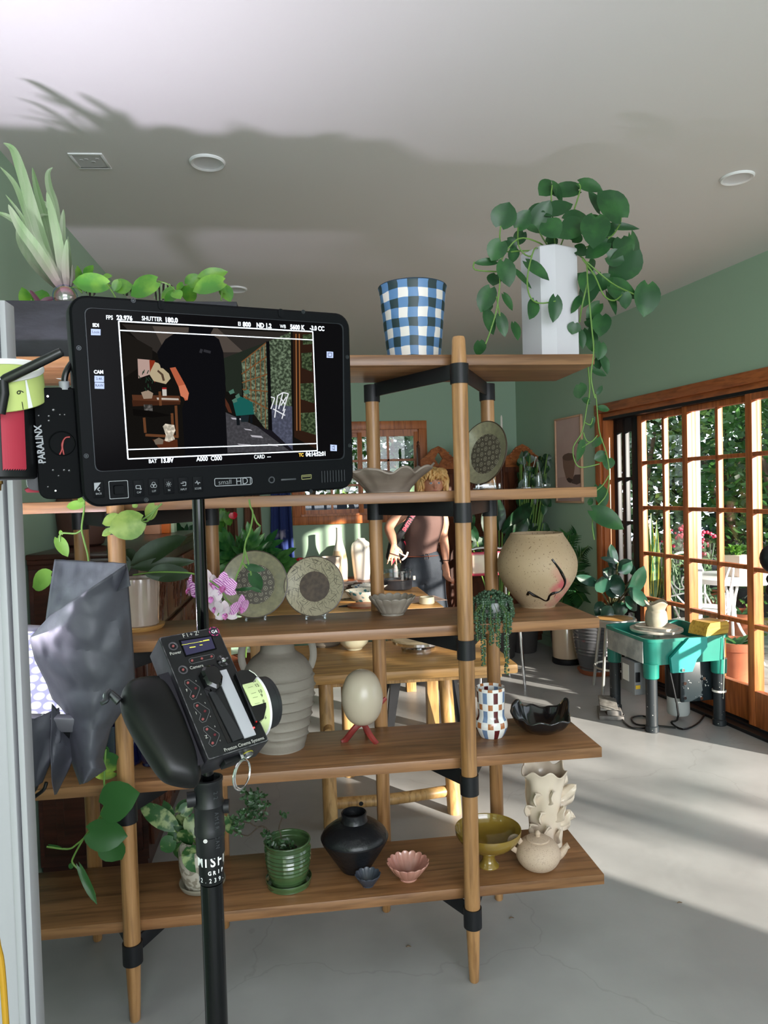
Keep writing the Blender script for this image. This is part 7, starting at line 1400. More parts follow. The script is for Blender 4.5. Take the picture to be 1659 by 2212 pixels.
# potter's wheel
WZ = .56
cA, cB, cC, cD = atZ(1404, 1389, WZ), atZ(1584, 1374, WZ), atZ(1500, 1330, WZ), atZ(1332, 1340, WZ)
ctr = atZ(1450, 1358, WZ); wx = (cB-cA); ang = atan2(wx.y, wx.x)
fl, fr_ = atZ(1416, 1582, 0), atZ(1556, 1568, 0); u_ = (fr_-fl).normalized(); ang = atan2(u_.y, u_.x); ctr = (fl+fr_)/2+V((-u_.y, u_.x, 0))*.235
t = thing('potter_wheel', "teal green potter's wheel with black legs standing by the sliding doors", "potter's wheel", (ctr.x, ctr.y, 0), ang)
m_teal = mat('teal_plastic', '#17806f', .38, var='#12695c', scale=3); m_leg = mat('splashed_leg', '#1c2226', .45, var='#d9d9d0', scale=70, vlow=.29, vhigh=.27); m_pw = mat('clay_dusted', '#3e5a58', .6, var='#c9c6bc', scale=5)
wL, dL = .27, .26
def sh(w2, d2, z, r=.06, o=0): return [V((p.x, p.y+o, z)) for p in rrect(2*w2, 2*d2, r, 0, 5)]
g = G(); loft(g, [sh(wL-.03, dL-.03, WZ-.16), sh(wL-.005, dL-.005, WZ-.155), sh(wL, dL, WZ-.02), sh(wL+.008, dL+.008, WZ-.018), sh(wL+.008, dL+.008, WZ), sh(wL-.006, dL-.006, WZ), sh(wL-.012, dL-.012, WZ-.02), sh(wL-.03, dL-.03, WZ-.09)]); g.build('tub', m_teal, t)
g = G(); loft(g, [sh(wL-.032, dL-.032, WZ-.088), sh(wL-.033, dL-.033, WZ-.084)], False); g.build('splash_pan', m_pw, t)
g = G(); g.box((-wL-.004, 0, WZ-.085), (.006, 2*dL-.10, .13), None, .002); g.build('side_panel', mat('dusty_panel', '#a9aca8', .6, var='#7f8684', scale=12), t)
g = G(); P = [V((x, -dL-.004, z)) for x, z in ((-.02, WZ), (.10, WZ), (.10, WZ-.06), (.03, WZ-.13), (.0, WZ-.20), (-.13, WZ-.20), (-.14, WZ-.11), (-.04, WZ-.02))]; g.prism(P, (0, -.022, 0)); g.build('front_bracket', mat('teal_bracket', '#14938a', .4), t)
g = G(); g.tube([V((-.065, -dL-.024, WZ-.185)), V((-.065, -dL-.036, WZ-.185))], .010, 12); g.build('bolt', m_chrome, t)
for a, b_ in ((-1, -1), (1, -1), (-1, 1), (1, 1)):
    x, y = a*(wL-.045), b_*(dL-.045)
    g = G(); g.lathe([(.040, WZ-.24), (.045, WZ-.235), (.047, WZ-.15)], 24, o=(x, y, 0)); g.build('leg_socket', m_teal, t)
    g = G(); g.lathe([(.036, 0), (.040, .004), (.040, .035), (.034, .040), (.034, WZ-.23)], 24, o=(x, y, 0)); g.build('leg', m_leg, t)
g = G(); g.box((wL-.14, -dL+.10, .27), (.26, .018, .26), None, .006); mp_ = g.build('motor_plate', mat('splashed_plate', '#1d272b', .4, var='#c9cac4', scale=38, vlow=.30, vhigh=.27), t)
g = G()
for x, z in ((wL-.25, .17), (wL-.14, .16), (wL-.03, .17), (wL-.25, .26), (wL-.12, .28), (wL-.03, .37)): g.tube([V((x, -dL+.09, z)), V((x, -dL+.078, z))], .010, 10)
g.build('bolt', m_chrome, t)
g = G(); g.lathe([(0, .40), (.075, .40), (.075, .17), (.07, .15), (0, .15)], 32, o=(wL-.22, -dL+.20, 0), cap=False); g.build('motor', m_blackp, t); g = G(); g.lathe([(0, .15), (.066, .15), (.068, .05), (.06, .035), (0, .035)], 32, o=(wL-.22, -dL+.20, 0), cap=False); g.build('motor_housing', mat('housing_grey', '#a9adab', .4), t)
g = G(); g.box((-wL+.03, -dL+.20, WZ-.26), (.10, .16, .20), None, .006); cb = g.build('control_box', mat('box_grey', '#6f7274', .5), t); g = G(); g.box((-wL-.021, -dL+.22, WZ-.24), (.002, .07, .10)); g.build('label', mat('pale_label', '#c9cbc6', .5), cb); g = G(); g.box((-wL+.0, -dL+.118, WZ-.25), (.03, .006, .06), None, .002); g.build('switch', m_blackp, cb); g = G(); g.box((-wL+.0, -dL+.118, WZ-.31), (.03, .003, .022)); g.build('warning_label', mat('yellow_label', '#c9a52a', .5), cb)
hx_, hy_ = -.03, .04
g = G(); g.lathe([(.02, WZ-.1), (.02, WZ-.02), (.155, WZ-.015), (.16, WZ-.01), (.16, WZ+.002), (0, WZ+.003)], 56, o=(hx_, hy_, 0), cap=False); g.lathe([(.13, WZ+.002), (.13, WZ+.016), (0, WZ+.017)], 48, o=(hx_, hy_, 0), cap=False); g.build('wheel_head', mat('clay_smeared', '#b9b4a8', .5, var='#8f8a80', scale=14), t)
g = G(); g.smooth_tube([V((wL-.05, -dL-.012, WZ-.0)), V((wL-.05, -dL-.014, WZ-.15)), V((wL-.052, -dL-.010, .30)), V((wL-.046, -dL+.005, .17))], .0018, 6); g.build('string', mat('string', '#a9b0a4', .8), t)
g = G(); g.lathe([(.0405, .205), (.0415, .21), (.0405, .218)], 20, o=(wL-.045, -dL+.045, 0), cap=False); g.build('tie', m_white, t)
Wm = Matrix.Translation(t.location) @ Matrix.Rotation(ang, 4, 'Z')
q = Wm @ V((hx_, hy_, WZ+.0175)); t = thing('thrown_pot', 'freshly thrown grey clay pot with a pinched rim on the wheel head', 'pot', q)
g = G(); g.lathe([(0, 0), (.052, 0), (.06, .006), (.066, .04), (.060, .085), (.052, .10), (.058, .125), (.070, .148)], 60, rf=lambda r, z, a, q: (r*(1+.05*max(0, q-.6)*sin(4*a)), z+.03*max(0, q-.6)*sin(3*a)), cap=False, sub=3); g.build('pot_body', mat('wet_grey_clay', '#a8a08c', .4, var='#8c8574', scale=7), t, thick=.006)
q = Wm @ V((wL-.09, -dL+.08, WZ)); t = thing('wood_block', 'yellow wooden throwing block resting on the front right corner of the wheel tub', 'block', q, ang+.25); g = G(); P = [V((x, -.07, z)) for x, z in ((-.10, .0), (.09, .0), (.10, .05), (.085, .075), (-.06, .075), (-.085, .05))]; g.prism(P, (0, .13, 0)); g.build('block', wood('yellow_block', '#d6b04c', '#b98f34', 'x'), t)
# pedal and cords
p = atZ(1318, 1545, 0); t = thing('foot_pedal', 'grey cast foot pedal on the floor left of the potter wheel', 'foot pedal', p, -.35); g = G(); g.box((0, 0, .014), (.15, .22, .028), None, .006); g.box((.02, -.05, .04), (.09, .08, .035), None, .006); g.build('base', mat('cast_grey', '#7a7672', .6, var='#5f5b57', scale=20), t)
g = G(); g.box((-.01, .03, .070), (.11, .20, .016), Matrix.Rotation(.16, 3, 'X'), .005); g.build('treadle', mat('worn_treadle', '#8d8a84', .6, var='#5c5954', scale=24), t)
pd = V(t.location)
g = G(); g.smooth_tube([pd+V((.05, -.09, .03))]+[atZ(a, b_, .008) for a, b_ in ((1345, 1555), (1365, 1572), (1400, 1570), (1395, 1548), (1365, 1550), (1375, 1565), (1420, 1568), (1460, 1572))], .006, 8)
tag(g.build('pedal_cord', m_rub, origin=pd), 'black cord looping from the foot pedal under the wheel', 'cord')
g = G(); g.smooth_tube([Wm @ V((-.10, -.2, .38))]+[Wm @ V((-.08, -.26, .1))]+[atZ(a, b_, .008) for a, b_ in ((1450, 1560), (1475, 1575), (1510, 1560), (1525, 1530), (1500, 1510))]+[Wm @ V((.12, -.05, .25))], .006, 8)
tag(g.build('motor_cord', m_rub, origin=ctr), 'black power cord hanging in a loop from the wheel motor', 'cord')

# ------------------------------------------------------------------ the woman at the worktable
YP = 5.42
def pp(px, py, dy=0.0): return atY(px, py, YP+dy)
O_ = V((pp(915, 1100).x, YP, 0))
t = thing('person', 'woman with short blond hair in a brown sleeveless top and grey jeans, a black strap across her chest, behind the worktable', 'person', O_)
t['label'] = 'woman in brown sleeveless top and grey jeans with a black strap, behind the worktable'
def q(px, py, dy=0.0): return pp(px, py, dy)-O_
s = S(pp(915, 1100))
m_skin = mat('skin', '#cf9a80', .5, var='#bf866c', scale=9, subs=.08)
hip, waist, chest, neck = q(912, 1222), q(908, 1190), q(918, 1130), q(928, 1098)
g = G()
g.smooth_tube([hip+V((0, 0, -.05)), hip, waist, chest, q(921, 1106), neck], [(.15, .11), (.165, .115), (.118, .085), (.140, .105), (.135, .085), (.055, .055)], 20, sub=5, up=V((0, 1, 0)))
g.smooth_tube([q(925, 1104), q(930, 1088, -.02), q(934, 1070, -.035)], [.052, .048, .05], 14)
hc = q(935, 1049, -.045)
g.sphere(hc+V((0, 0, .012)), (.074, .092, .100), 24); g.sphere(hc+V((0, -.028, -.055)), (.052, .058, .062), 18)
g.tube([hc+V((0, -.085, .022)), hc+V((0, -.103, -.012)), hc+V((0, -.088, -.020))], [.008, .013, .010], 10)
for a in (-1, 1): g.sphere(hc+V((a*.075, .0, .0)), (.010, .018, .028), 10)
# arms
def limb(pts, r): g.smooth_tube(pts, r, 14, sub=5)
limb([q(884, 1106), q(862, 1118, -.03), q(841, 1138, -.10), q(846, 1158, -.16), q(851, 1176, -.20)], [.052, .045, .038, .036, .024])
limb([q(952, 1108), q(958, 1130), q(957, 1152), q(961, 1185, -.05), q(963, 1214, -.08)], [.050, .043, .037, .034, .023])
def hand(w_, d, side, spread, L_=.085, curl=.2):
    d = d.normalized(); sd = V(side).normalized(); n = d.cross(sd).normalized(); palm = w_+d*.045
    g.tube([w_-d*.01, w_+d*.02, w_+d*.06, w_+d*.088], [(.020, .015), (.028, .014), (.038, .014), (.037, .012)], 12, up=n)
    for i, (o, l) in enumerate(((-.030, .80), (-.010, .95), (.011, 1.0), (.031, .88))):
        b0 = w_+d*.082+sd*o; dd = (d+sd*(o/.03)*spread).normalized(); g.tube([b0-dd*.012, b0+dd*L_*l*.4, b0+dd*L_*l*.75-n*curl*.02, b0+dd*L_*l-n*curl*.05], [.0095, .0088, .0080, .0062], 8)
    b0 = w_+d*.028-sd*.026; dd = (d*.75-sd*.75).normalized(); g.tube([b0, b0+dd*.035, b0+(dd+d*.2).normalized()*.065, b0+(dd+d*.3).normalized()*.082], [.013, .011, .0095, .007], 8)
hand(q(851, 1176, -.20), q(851, 1210, -.24)-q(851, 1176, -.20), (-1, 0, 0), .28)
hand(q(963, 1214, -.08), V((-.05, -.25, -1)), (.5, -.8, 0), .05, .07, .9)
# legs
kL, kR = hip+V((-.10, .02, -.42)), hip+V((.12, -.02, -.42))
g.smooth_tube([hip+V((-.08, 0, .0)), kL, V((kL.x, .03, .10)), V((kL.x, .02, .05))], [.085, .058, .042, .04], 14, sub=4); g.smooth_tube([hip+V((.08, 0, .0)), kR, V((kR.x+.03, .0, .10)), V((kR.x+.03, -.01, .05))], [.085, .058, .042, .04], 14, sub=4)
body = g.build('body', m_skin, t, smooth=80); md = body.modifiers.new('skin', 'REMESH'); md.mode = 'VOXEL'; md.voxel_size = .0075; md.use_smooth_shade = True; ms = body.modifiers.new('sm', 'SMOOTH'); ms.iterations = 3; ms.factor = .5
# face
for a in (-1, 1):
    g = G(); g.sphere(hc+V((a*.030, -.082, .018)), (.013, .008, .008), 12); e_ = g.build('eye', mat('eye_white', '#ded8d4', .2), t)
    g = G(); g.sphere(hc+V((a*.030, -.0885, .018)), (.006, .003, .006), 10); g.build('iris', mat('iris', '#3f5f86', .2), e_)
    g = G(); g.smooth_tube([hc+V((a*.013, -.094, .036)), hc+V((a*.030, -.096, .042)), hc+V((a*.047, -.084, .036))], .0035, 6); g.build('eyebrow', mat('brow', '#a07d4c', .8), t)
g = G(); g.smooth_tube([hc+V((-.024, -.080, -.045)), hc+V((0, -.090, -.043)), hc+V((.024, -.080, -.045))], [(.003, .004), (.005, .007), (.003, .004)], 8); g.build('mouth', mat('lips', '#b5605a', .4), t)
# hair
m_hair = mat('blond_hair', '#e6bf80', .5, var='#b98a4c', scale=14, stretch=(3, 3, .8)); g = G(); random.seed(41)
def hr(u, v):
    th = 2*pi*u; ph_ = pi*(.02+.62*v); front = max(0, -sin(th)); lim = 1-.45*front
    r = V((.093*cos(th)*sin(ph_*lim), .108*sin(th)*sin(ph_*lim)+.012, .122*cos(ph_*lim))); k = 1+.10*noise.noise(V((cos(th)*3, sin(th)*3, v*4+2)))+.05*noise.noise(V((cos(th)*9, sin(th)*9, v*9))); return hc+V((0, .005, .018))+r*k
g.sheet(hr, 40, 20)
for _ in range(150):
    th = rnd(0, 2*pi); fr2 = -sin(th) > .45; z0 = rnd(.085, .125) if fr2 else rnd(.055, .12); a = hc+V((.07*cos(th), .085*sin(th)+.01, z0)); le = rnd(.035, .055) if fr2 else rnd(.08, .15)
    o = V((cos(th), sin(th), 0)); P = [a, a+o*rnd(.022, .036)+V((rnd(-.02, .02), 0, -le*.45)), a+o*rnd(.012, .034)+V((rnd(-.03, .03), rnd(-.01, .01), -le))]; g.smooth_tube(P, [(.006, .012), (.008, .016), (.002, .004)], 6, sub=4)
g.build('hair', m_hair, t, smooth=80, thick=.006)
# top
m_top = mat('brown_knit', '#5c443e', .85, bump=.1, bscale=120); g = G()
def ring(c_, rx, ry, n=28, tilt=0): return [c_+V((rx*cos(2*pi*k/n), ry*sin(2*pi*k/n), tilt*cos(2*pi*k/n))) for k in range(n)]
R_ = [ring(q(909, 1202), .128, .098), ring(waist, .126, .094), ring(q(911, 1165), .135, .104), ring(q(916, 1140, -.01), .150, .125), ring(q(918, 1122, -.01), .150, .120), ring(q(920, 1108), .140, .098), ring(q(922, 1101), .120, .080), ring(q(926, 1096), .072, .062), ring(q(928, 1090), .058, .056)]
loft(g, R_, False, False); g.build('sleeveless_top', m_top, t, smooth=80, thick=.005, sub=1)
# jeans
m_jean = mat('grey_denim', '#30363f', .8, var='#282e36', scale=7, bump=.2, bscale=160); g = G()
g.smooth_tube([waist+V((0, 0, -.02)), hip+V((0, 0, .02)), hip+V((0, 0, -.08)), hip+V((0, 0, -.13))], [(.130, .098), (.170, .124), (.178, .128), (.15, .10)], 24, sub=4, up=V((0, 1, 0)), caps=True)
for sg, kk in ((-1, kL), (1, kR)): g.smooth_tube([hip+V((sg*.08, 0, -.04)), kk.lerp(hip, .5)+V((sg*.02, 0, 0)), kk, V((kk.x+.01, .02, .45)), V((kk.x+.02, .02, .09))], [.106, .100, .082, .072, .068], 20, sub=4)
j = g.build('jeans', m_jean, t, smooth=80); md = j.modifiers.new('r', 'REMESH'); md.mode = 'VOXEL'; md.voxel_size = .009; md.use_smooth_shade = True
g = G(); g.tube([waist+V((.1335*cos(2*pi*k/36), .103*sin(2*pi*k/36), -.035)) for k in range(36)], [(.020, .004)]*36, 8, closed=True, up=V((0, 0, 1))); b_ = g.build('belt', mat('belt_leather', '#8a4f3c', .4), t, smooth=60)
g = G(); bc_ = waist+V((.03, -.108, -.035)); g.tube([bc_+V((.018*x, -.002, .020*z)) for x, z in ((-1, -1), (1, -1), (1, 1), (-1, 1))], .003, 6, closed=True); g.build('buckle', m_chrome, b_)
for sg, kk in ((-1, kL), (1, kR)): g = G(); g.sphere((kk.x+.02, -.04, .045), (.048, .125, .045), 20); g.build('shoe', mat('dark_shoe', '#2a2624', .5), t, smooth=80)
g = G(); wr = q(962, 1210, -.08); g.tube([wr+V((.026*cos(2*pi*k/20), .026*sin(2*pi*k/20), 0)) for k in range(20)], [(.009, .003)]*20, 6, closed=True, up=V((0, 0, 1))); g.build('wristband', m_blackp, t)
# strap and bag (held, but separate things)
sa, sb_ = pp(902, 1094, -.07), pp(861, 1160, -.16)
t2 = thing('shoulder_strap', "black strap with red lettering running across the woman's chest", 'strap', sb_); m_str = mat('strap_black', '#141316', .6); g = G()
P = [pp(925, 1094, .07)-sb_, pp(912, 1090, .0)-sb_, pp(903, 1096, -.085)-sb_, pp(889, 1116, -.135)-sb_, pp(873, 1142, -.165)-sb_, V((0, 0, 0)), pp(853, 1172, -.12)-sb_]
P = spline(P, 5); rows = []
for i, p in enumerate(P):
    d = (P[min(i+1, len(P)-1)]-P[max(i-1, 0)]).normalized(); sd = d.cross(V((0, -1, 0.15))).normalized(); rows.append([p-sd*.026, p-sd*.009, p+sd*.009, p+sd*.026])
g.quads(rows); g.build('webbing', m_str, t2, thick=.004)
g = G(); a_, b2 = pp(868, 1152, -.19), pp(897, 1106, -.145); d = (b2-a_); n = V((.15, -1, .1)); n = (n-d.normalized()*n.dot(d.normalized())).normalized(); Mx = mframe(d.normalized(), None, n, (a_+b2)/2-sb_+n*.012); g.text('SMITH KI', .040, Mx, .98, .0005, .0012); g.build('lettering', mat('strap_red', '#d8304a', .6), t2, smooth=0)
bgp = pp(858, 1188, .02); t3 = thing('shoulder_bag', "black bag with red trim hanging at the woman's side on the strap", 'bag', bgp); g = G(); g.box((0, .02, 0), (.15, .10, .19), Matrix.Rotation(.25, 3, 'Y'), .03, 3); g.build('bag_body', m_str, t3)
g = G(); g.smooth_tube([V((.05, -.045, .07)), V((.07, -.05, .02)), V((.075, -.05, -.04))], .006, 8); g.smooth_tube([V((-.02, -.04, -.06)), V((-.05, -.04, -.10))], .008, 8); g.build('red_trim', mat('strap_red', '#d8304a', .6), t3)
w0 = pp(853, 1186, -.30); t4 = thing('hand_whisk', "small white tool held in the woman's lowered hand", 'tool', w0); g = G(); g.smooth_tube([V((0, 0, 0)), pp(866, 1196, -.28)-w0, pp(876, 1201, -.26)-w0], .005, 8); g.smooth_tube([pp(881, 1192, -.26)-w0, pp(877, 1202, -.26)-w0, pp(868, 1210, -.28)-w0], [.007, .008, .006], 8); g.build('handle', m_white, t4)

# ------------------------------------------------------------------ the garden outside
random.seed(77)
g = G(); bx(g, 2.35, 15, -8, 7.2, -.10, -.03); m_pav = mat('stone_paving', '#b5b2ae', .8, var='#8f8b86', scale=3, bump=.2)
N, L = nt(m_pav); b = N['Principled BSDF']; src = b.inputs['Base Color'].links[0].from_socket; tc = N.new('ShaderNodeTexCoord'); vo = N.new('ShaderNodeTexVoronoi'); vo.feature = 'DISTANCE_TO_EDGE'; vo.inputs['Scale'].default_value = 4; L.new(tc.outputs['Object'], vo.inputs[0]); rp = N.new('ShaderNodeValToRGB'); rp.color_ramp.elements[0].color = (.3, .28, .25, 1); rp.color_ramp.elements[1].position = .04; L.new(vo.outputs[0], rp.inputs[0]); mx = N.new('ShaderNodeMixRGB'); mx.blend_type = 'MULTIPLY'; mx.inputs[0].default_value = .8; L.new(src, mx.inputs[1]); L.new(rp.outputs[0], mx.inputs[2]); L.new(mx.outputs[0], b.inputs['Base Color'])
struct(g.build('patio_ground', m_pav, smooth=0))
g = G(); bx(g, -6, 15, 7.2, 18, -.10, -.04); struct(g.build('garden_ground', m_soil, smooth=0))
m_gl = leafmat('garden_leaf', '#4a7a3a', '#20451f', 1.5, .4, pos=(.4, .6), trans=.3); m_gl2 = leafmat('bright_garden_leaf', '#84a356', '#3f6e30', 1.8, .4, pos=(.4, .6), trans=.35); m_gl3 = leafmat('grey_garden_leaf', '#7d9a72', '#3a5a3c', 1.5, .5, pos=(.4, .6)); m_gd = leafmat('deep_garden_leaf', '#2f5a2a', '#183818', 1.2, .5, pos=(.4, .6)); m_bark = mat('bark', '#6b5a4c', .9, var='#4a3b30', scale=7, stretch=(3, 3, .6), bump=.4)
def clump(name, lab, cat, x, y, z, r, n, m, size=.05, trunk=None, group=None):
    t = thing(name, lab, cat, (x, y, 0), group=group); g = G()
    for _ in range(n):
        while True:
            p = V((rnd(-1, 1), rnd(-1, 1), rnd(-1, 1)))
            if .25 < p.length < 1: break
        p = V((p.x*r[0], p.y*r[1], z+p.z*r[2])); k = noise.noise(p*1.6+V((x, y, 0)))
        if k < -.12 and random.random() < .8: continue
        d = V((rnd(-1, 1), rnd(-1, 1), rnd(-1, .4))).normalized(); sd = d.cross(V((rnd(-1, 1), rnd(-1, 1), 1))).normalized(); l = size*rnd(.7, 1.5); w2 = l*.38
        g.face([g.bm.verts.new(v_) for v_ in (p, p+d*l*.5+sd*w2, p+d*l, p+d*l*.5-sd*w2)])
    stuff_ = g.build('foliage', m, t, smooth=0)
    g = G()
    for k in range(trunk or 1):
        a = rnd(0, 6); g.smooth_tube([V((rnd(-.1, .1), rnd(-.1, .1), -.04)), V((.15*cos(a), .15*sin(a), z*.5)), V((.5*r[0]*cos(a), .5*r[1]*sin(a), z+r[2]*.3))], [.07, .05, .02], 8)
    g.build('trunk', m_bark, t)
    return t
GA = 'shrubs and trees beyond the sliding doors'; LB = 'green leafy tree or shrub in the garden seen through the sliding doors'
for i, (x, y, z, r, n, mm, sz) in enumerate((
        (5.2, 6.9, 1.9, (1.1, 1.0, 1.6), 3000, m_gl, .09), (6.0, 5.2, 2.3, (1.0, 1.1, 1.7), 2800, m_gl, .10), (5.6, 8.6, 2.0, (1.3, 1.2, 2.0), 3000, m_gl2, .10), (4.1, 8.4, 1.6, (1.0, .9, 1.6), 2600, m_gl3, .08), (7.2, 6.6, 2.2, (1.3, 1.4, 2.2), 2800, m_gl2, .12),
        (7.4, 9.2, 2.6, (1.8, 1.5, 2.4), 3000, m_gl, .13), (3.3, 9.4, 2.4, (1.2, 1.0, 2.0), 2400, m_gl, .11), (8.2, 3.6, 2.4, (1.3, 1.3, 1.9), 2400, m_gl, .12), (4.6, 6.0, .45, (.6, .5, .5), 1300, m_gl2, .05), (5.4, 4.6, .5, (.6, .6, .5), 1300, m_gl3, .05), (6.4, 3.4, .6, (.7, .7, .6), 1300, m_gl, .06), (9.0, 6.6, 2.6, (1.0, 3.2, 3.2), 9000, m_gd, .15), (7.2, 11.2, 2.8, (3.4, 1.0, 3.4), 10000, m_gd, .15), (3.6, 11.6, 2.6, (2.6, 1.0, 3.2), 9000, m_gd, .15))):
    clump('garden_shrub', {3: 'grey-green leafy tree behind the snake plant', 8: 'low bright green shrub nearest the patio chairs', 9: 'low grey-green shrub at the patio edge', 10: 'low dark green shrub farther right along the patio edge', 11: 'tall dark foliage mass against the board fence', 12: 'tall dark foliage mass at the far back corner of the garden', 13: 'tall dark foliage mass straight beyond the first glass door'}.get(i, LB), 'shrub', x, y, z, r, n, mm, sz, 2 if z > 1 else 1, GA)
GB = 'trees seen through the back window'
for x, y, z, r, n, mm in ((.1, 9.6, 2.2, (1.1, .8, 1.6), 3200, m_gl2), (1.4, 9.3, 2.0, (1.1, .8, 1.6), 3200, m_gl3), (2.4, 9.9, 2.4, (1.0, .8, 1.7), 2400, m_gl), (-1.2, 9.8, 2.2, (1.1, .8, 1.7), 2200, m_gl), (.6, 11.6, 2.6, (3.0, 1.0, 3.0), 4600, m_gd)):
    clump('garden_tree', 'leafy tree in sunlight seen through the back window', 'tree', x, y, z, r, n, mm, .10, 2, GB)
# shade tree by the patio on the sunny side
for x, y, z, r, n, lab in ((5.2, -1.1, 2.55, (.9, .9, .75), 620, 'sparse patio tree casting dappled shade through the doors'), (6.8, -3.2, 3.0, (1.4, 1.3, 1.3), 800, 'larger patio tree standing farther out on the sunny side')):
    clump('patio_tree', lab, 'tree', x, y, z, r, n, m_gl, .16, 2)
m_fen = wood('fence_wood', '#6b5240', '#4a382c', 'z', .7)
t = thing('garden_fence', 'brown board fence behind the garden shrubs', 'fence', (9.6, 5.0, 0))
for k in range(6): g = G(); bx(g, -.02, .02, -5+k*2.0, -5+k*2.0+1.97, -.05, 1.9); g.build('fence_panel', m_fen, t)
t = thing('back_fence', 'dark navy painted fence low behind the back window', 'fence', (.6, 8.1, 0)); m_nav = mat('navy_fence', '#1f2738', .7)
for k in range(4): g = G(); bx(g, -3+k*1.5, -3+k*1.5+1.48, -.02, .02, -.05, 1.44); g.build('fence_panel', m_nav, t)
# porch post
x, y = atY(1504, 1100, 5.05).x, 5.05; g = G(); bx(g, -.025, .025, -.025, .025, -.03, 3.0, .003); o = g.build('porch_post', mat('post_paint', '#a9a8b2', .5), origin=None); o.location = (x, y, 0); tag(o, 'pale square porch post standing outside the glass doors', 'post')
# white iron furniture
m_iron = mat('white_iron', '#e8e8ea', .35)
def iron_chair(px, Y, rz, lab):
    x = X_at(px, Y, .5); t = thing('garden_chair', lab, 'chair', (x, Y, -.03), rz, 'white iron chairs on the patio'); w2 = .19
    arc = [V((-w2, 0, .45))]+[V((-w2*1.05*cos(a), .04*sin(a)+.02, .68+.22*sin(a))) for a in [k*pi/10 for k in range(11)]]+[V((w2, 0, .45))]
    g = G(); g.smooth_tube(arc, .009, 8, sub=3); g.build('back_hoop', m_iron, t)
    g = G()
    for sg in (-1, 1):
        P = [V((sg*(.02+.012*k*cos(k*.75)), .03, .66+.012*k*sin(k*.75))) for k in range(10)]; g.smooth_tube(P, .006, 6, sub=3); g.smooth_tube([V((sg*.02, .02, .46)), V((sg*.10, .03, .55)), V((sg*.16, .03, .66))], .007, 6)
    g.smooth_tube([V((-w2, .01, .53)), V((0, .02, .55)), V((w2, .01, .53))], .007, 6); g.build('scroll', m_iron, t)
    g = G(); g.lathe([(0, .44), (.19, .44), (.20, .445), (.20, .455), (.19, .46), (0, .458)], 28, o=(0, -.19, 0), cap=False); g.build('seat', m_iron, t)
    for sg in (-1, 1):
        g = G(); g.tube([V((sg*w2, .01, .55)), V((sg*w2, -.38, .0))], .009, 8); g.build('leg', m_iron, t); g = G(); g.tube([V((sg*(w2-.02), -.36, .45)), V((sg*(w2-.02), .06, .0))], .009, 8); g.build('leg', m_iron, t)
iron_chair(1485, 5.75, .2, 'white iron garden chair with scrolled hoop back left of the porch post'); iron_chair(1562, 4.85, -2.3, 'white folding iron chair seen side-on, nearest the patio table')
x, y = X_at(1580, 5.35, .72), 5.35; t = thing('patio_table', 'round white iron table on the patio', 'table', (x, y, -.03)); g = G(); g.lathe([(0, .70), (.33, .70), (.345, .705), (.345, .74), (.33, .745), (0, .745)], 48, cap=False); g.build('table_top', m_iron, t)
for k in range(3): a = k*2.1; g = G(); g.smooth_tube([V((.06*cos(a), .06*sin(a), .70)), V((.03*cos(a), .03*sin(a), .4)), V((.28*cos(a), .28*sin(a), .0))], .011, 8); g.build('leg', m_iron, t)
p = V((X_at(1592, 5.30, .75), 5.30, .716)); s_ = S(p); t = thing('table_planter', 'pale square planter with bright green fern on the patio table', 'potted plant', p, .4); g = G(); g.box((0, 0, .085), (.14, .14, .17), None, .004); g.build('pot', mat('pale_pink_pot', '#d9c6bb', .6), t); g = G()
for _ in range(60): a = rnd(0, 6.28); d = V((cos(a)*.6, sin(a)*.6, rnd(.4, 1.3))).normalized(); leaf(g, V((rnd(-.04, .04), rnd(-.04, .04), .17)), d, V((0, 0, 1)), rnd(.12, .24), .035, 'lance', .2, .5, nu=4, down=(0, 0, -1))
g.build('leaf', l_light, t)
for px, Y, r, lab in ((1598, 5.9, .17, 'terracotta pot on the patio under the iron table'), (1590, 5.0, .15, 'terracotta pot low beside the folding iron chair'), (1520, 7.2, .16, 'small terracotta pot at the foot of the shrubs')):
    x = X_at(px, Y, .2); t = thing('terracotta_pot', lab, 'pot', (x, Y, -.03)); g = G(); g.lathe([(0, 0), (r*.7, 0), (r, r*1.6), (r*1.12, r*1.6), (r*1.12, r*2), (r*.98, r*2), (r*.9, r*1.5), (0, r*1.4)], 32, cap=False); g.build('pot_body', m_terra, t); g = G()
    for _ in range(30): a = rnd(0, 6.28); leaf(g, V((rnd(-.05, .05), rnd(-.05, .05), r*1.4)), V((cos(a)*.7, sin(a)*.7, 1)), V((0, 0, 1)), rnd(.12, .22), .05, 'oval', .2, .4, nu=4)
    g.build('leaf', m_gl, t)
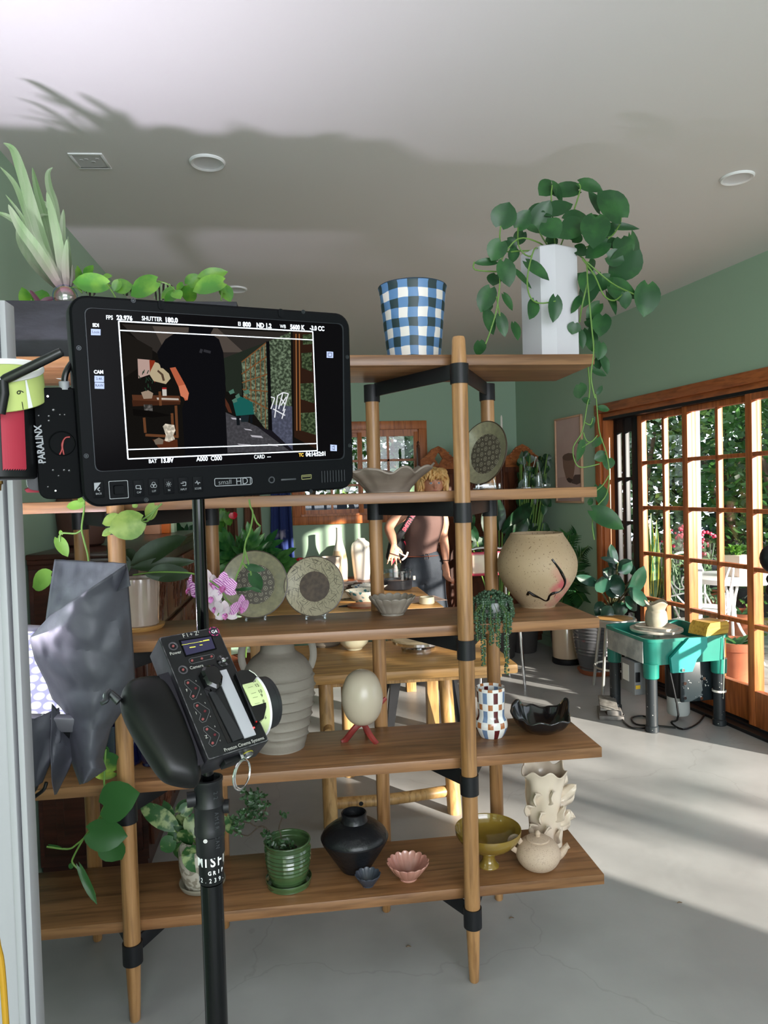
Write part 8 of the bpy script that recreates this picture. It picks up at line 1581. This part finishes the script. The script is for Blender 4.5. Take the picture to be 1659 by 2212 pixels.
# snake plant
Ys = 5.75; x = X_at(1405, Ys, .6); t = thing('snake_plant', 'tall yellow-edged snake plant in a raised pot just outside the first door panel', 'potted plant', (x, Ys, -.03)); B = V((x, Ys, -.03))
m_snk = mat('snake_leaf', '#3f6b38', .35, var='#24492a', scale=14, stretch=(.6, .6, 3)); m_sne = mat('snake_edge', '#c9c04a', .4)
g = G(); ge = G()
for bx_, tx_, ty_, w2 in ((1395, 1372, 1145, 10), (1398, 1376, 1170, 9), (1400, 1397, 1108, 17), (1405, 1408, 1110, 16), (1410, 1400, 1150, 14), (1412, 1418, 1160, 14), (1415, 1421, 1125, 12), (1438, 1450, 1128, 13), (1402, 1390, 1180, 12), (1418, 1428, 1190, 12), (1408, 1412, 1200, 14), (1436, 1434, 1175, 12), (1396, 1386, 1200, 10), (1425, 1440, 1210, 12)):
    a, b2 = atY(bx_, 1302, Ys+rnd(-.08, .08))-B, atY(tx_, ty_, Ys+rnd(-.15, .1))-B; n = V((rnd(-.5, .5), -1, .1)); W2 = w2*S(a+B); leaf(g, a, b2-a, n, (b2-a).length, W2, 'lance', .35, .03, nu=8); leaf(ge, a+V((0, .004, 0)), b2-a, n, (b2-a).length*1.01, W2*1.3, 'lance', .35, .03, nu=8)
g.build('leaf', m_snk, t); ge.build('leaf_edge', m_sne, t); zt = (atY(1405, 1302, Ys)-B).z; g = G(); g.lathe([(0, 0), (.13, 0), (.16, zt), (.17, zt+.03), (.15, zt+.03), (0, zt)], 32, cap=False); g.build('pot', m_dpot, t)
# flowers
for px, py, Y, lab in ((1462, 1150, 6.6, 'cluster of crimson flowers beyond the first glass door'), (1525, 1165, 6.2, 'pink and red blossoms beside the porch post')):
    p = atY(px, py, Y); t = thing('flower_bush', lab, 'flowers', (p.x, p.y, -.04)); g = G()
    for _ in range(26): c_ = V((rnd(-.12, .12), rnd(-.1, .1), p.z+rnd(-.12, .12))); g.sphere(c_, rnd(.010, .022), 6)
    g.build('blossom', mat('crimson', '#c2264a', .5), t); g = G()
    for _ in range(10): g.tube([V((0, 0, 0)), V((rnd(-.06, .06), rnd(-.05, .05), p.z*.5)), V((rnd(-.12, .12), rnd(-.1, .1), p.z))], .004, 5)
    for _ in range(60): d = V((rnd(-1, 1), rnd(-1, 1), rnd(-.3, 1))); leaf(g, V((rnd(-.1, .1), rnd(-.1, .1), rnd(.3, 1)*p.z)), d, V((0, -1, 1)), .07, .035, 'oval', .2, .2, nu=3)
    g.build('stem', m_gl3, t)
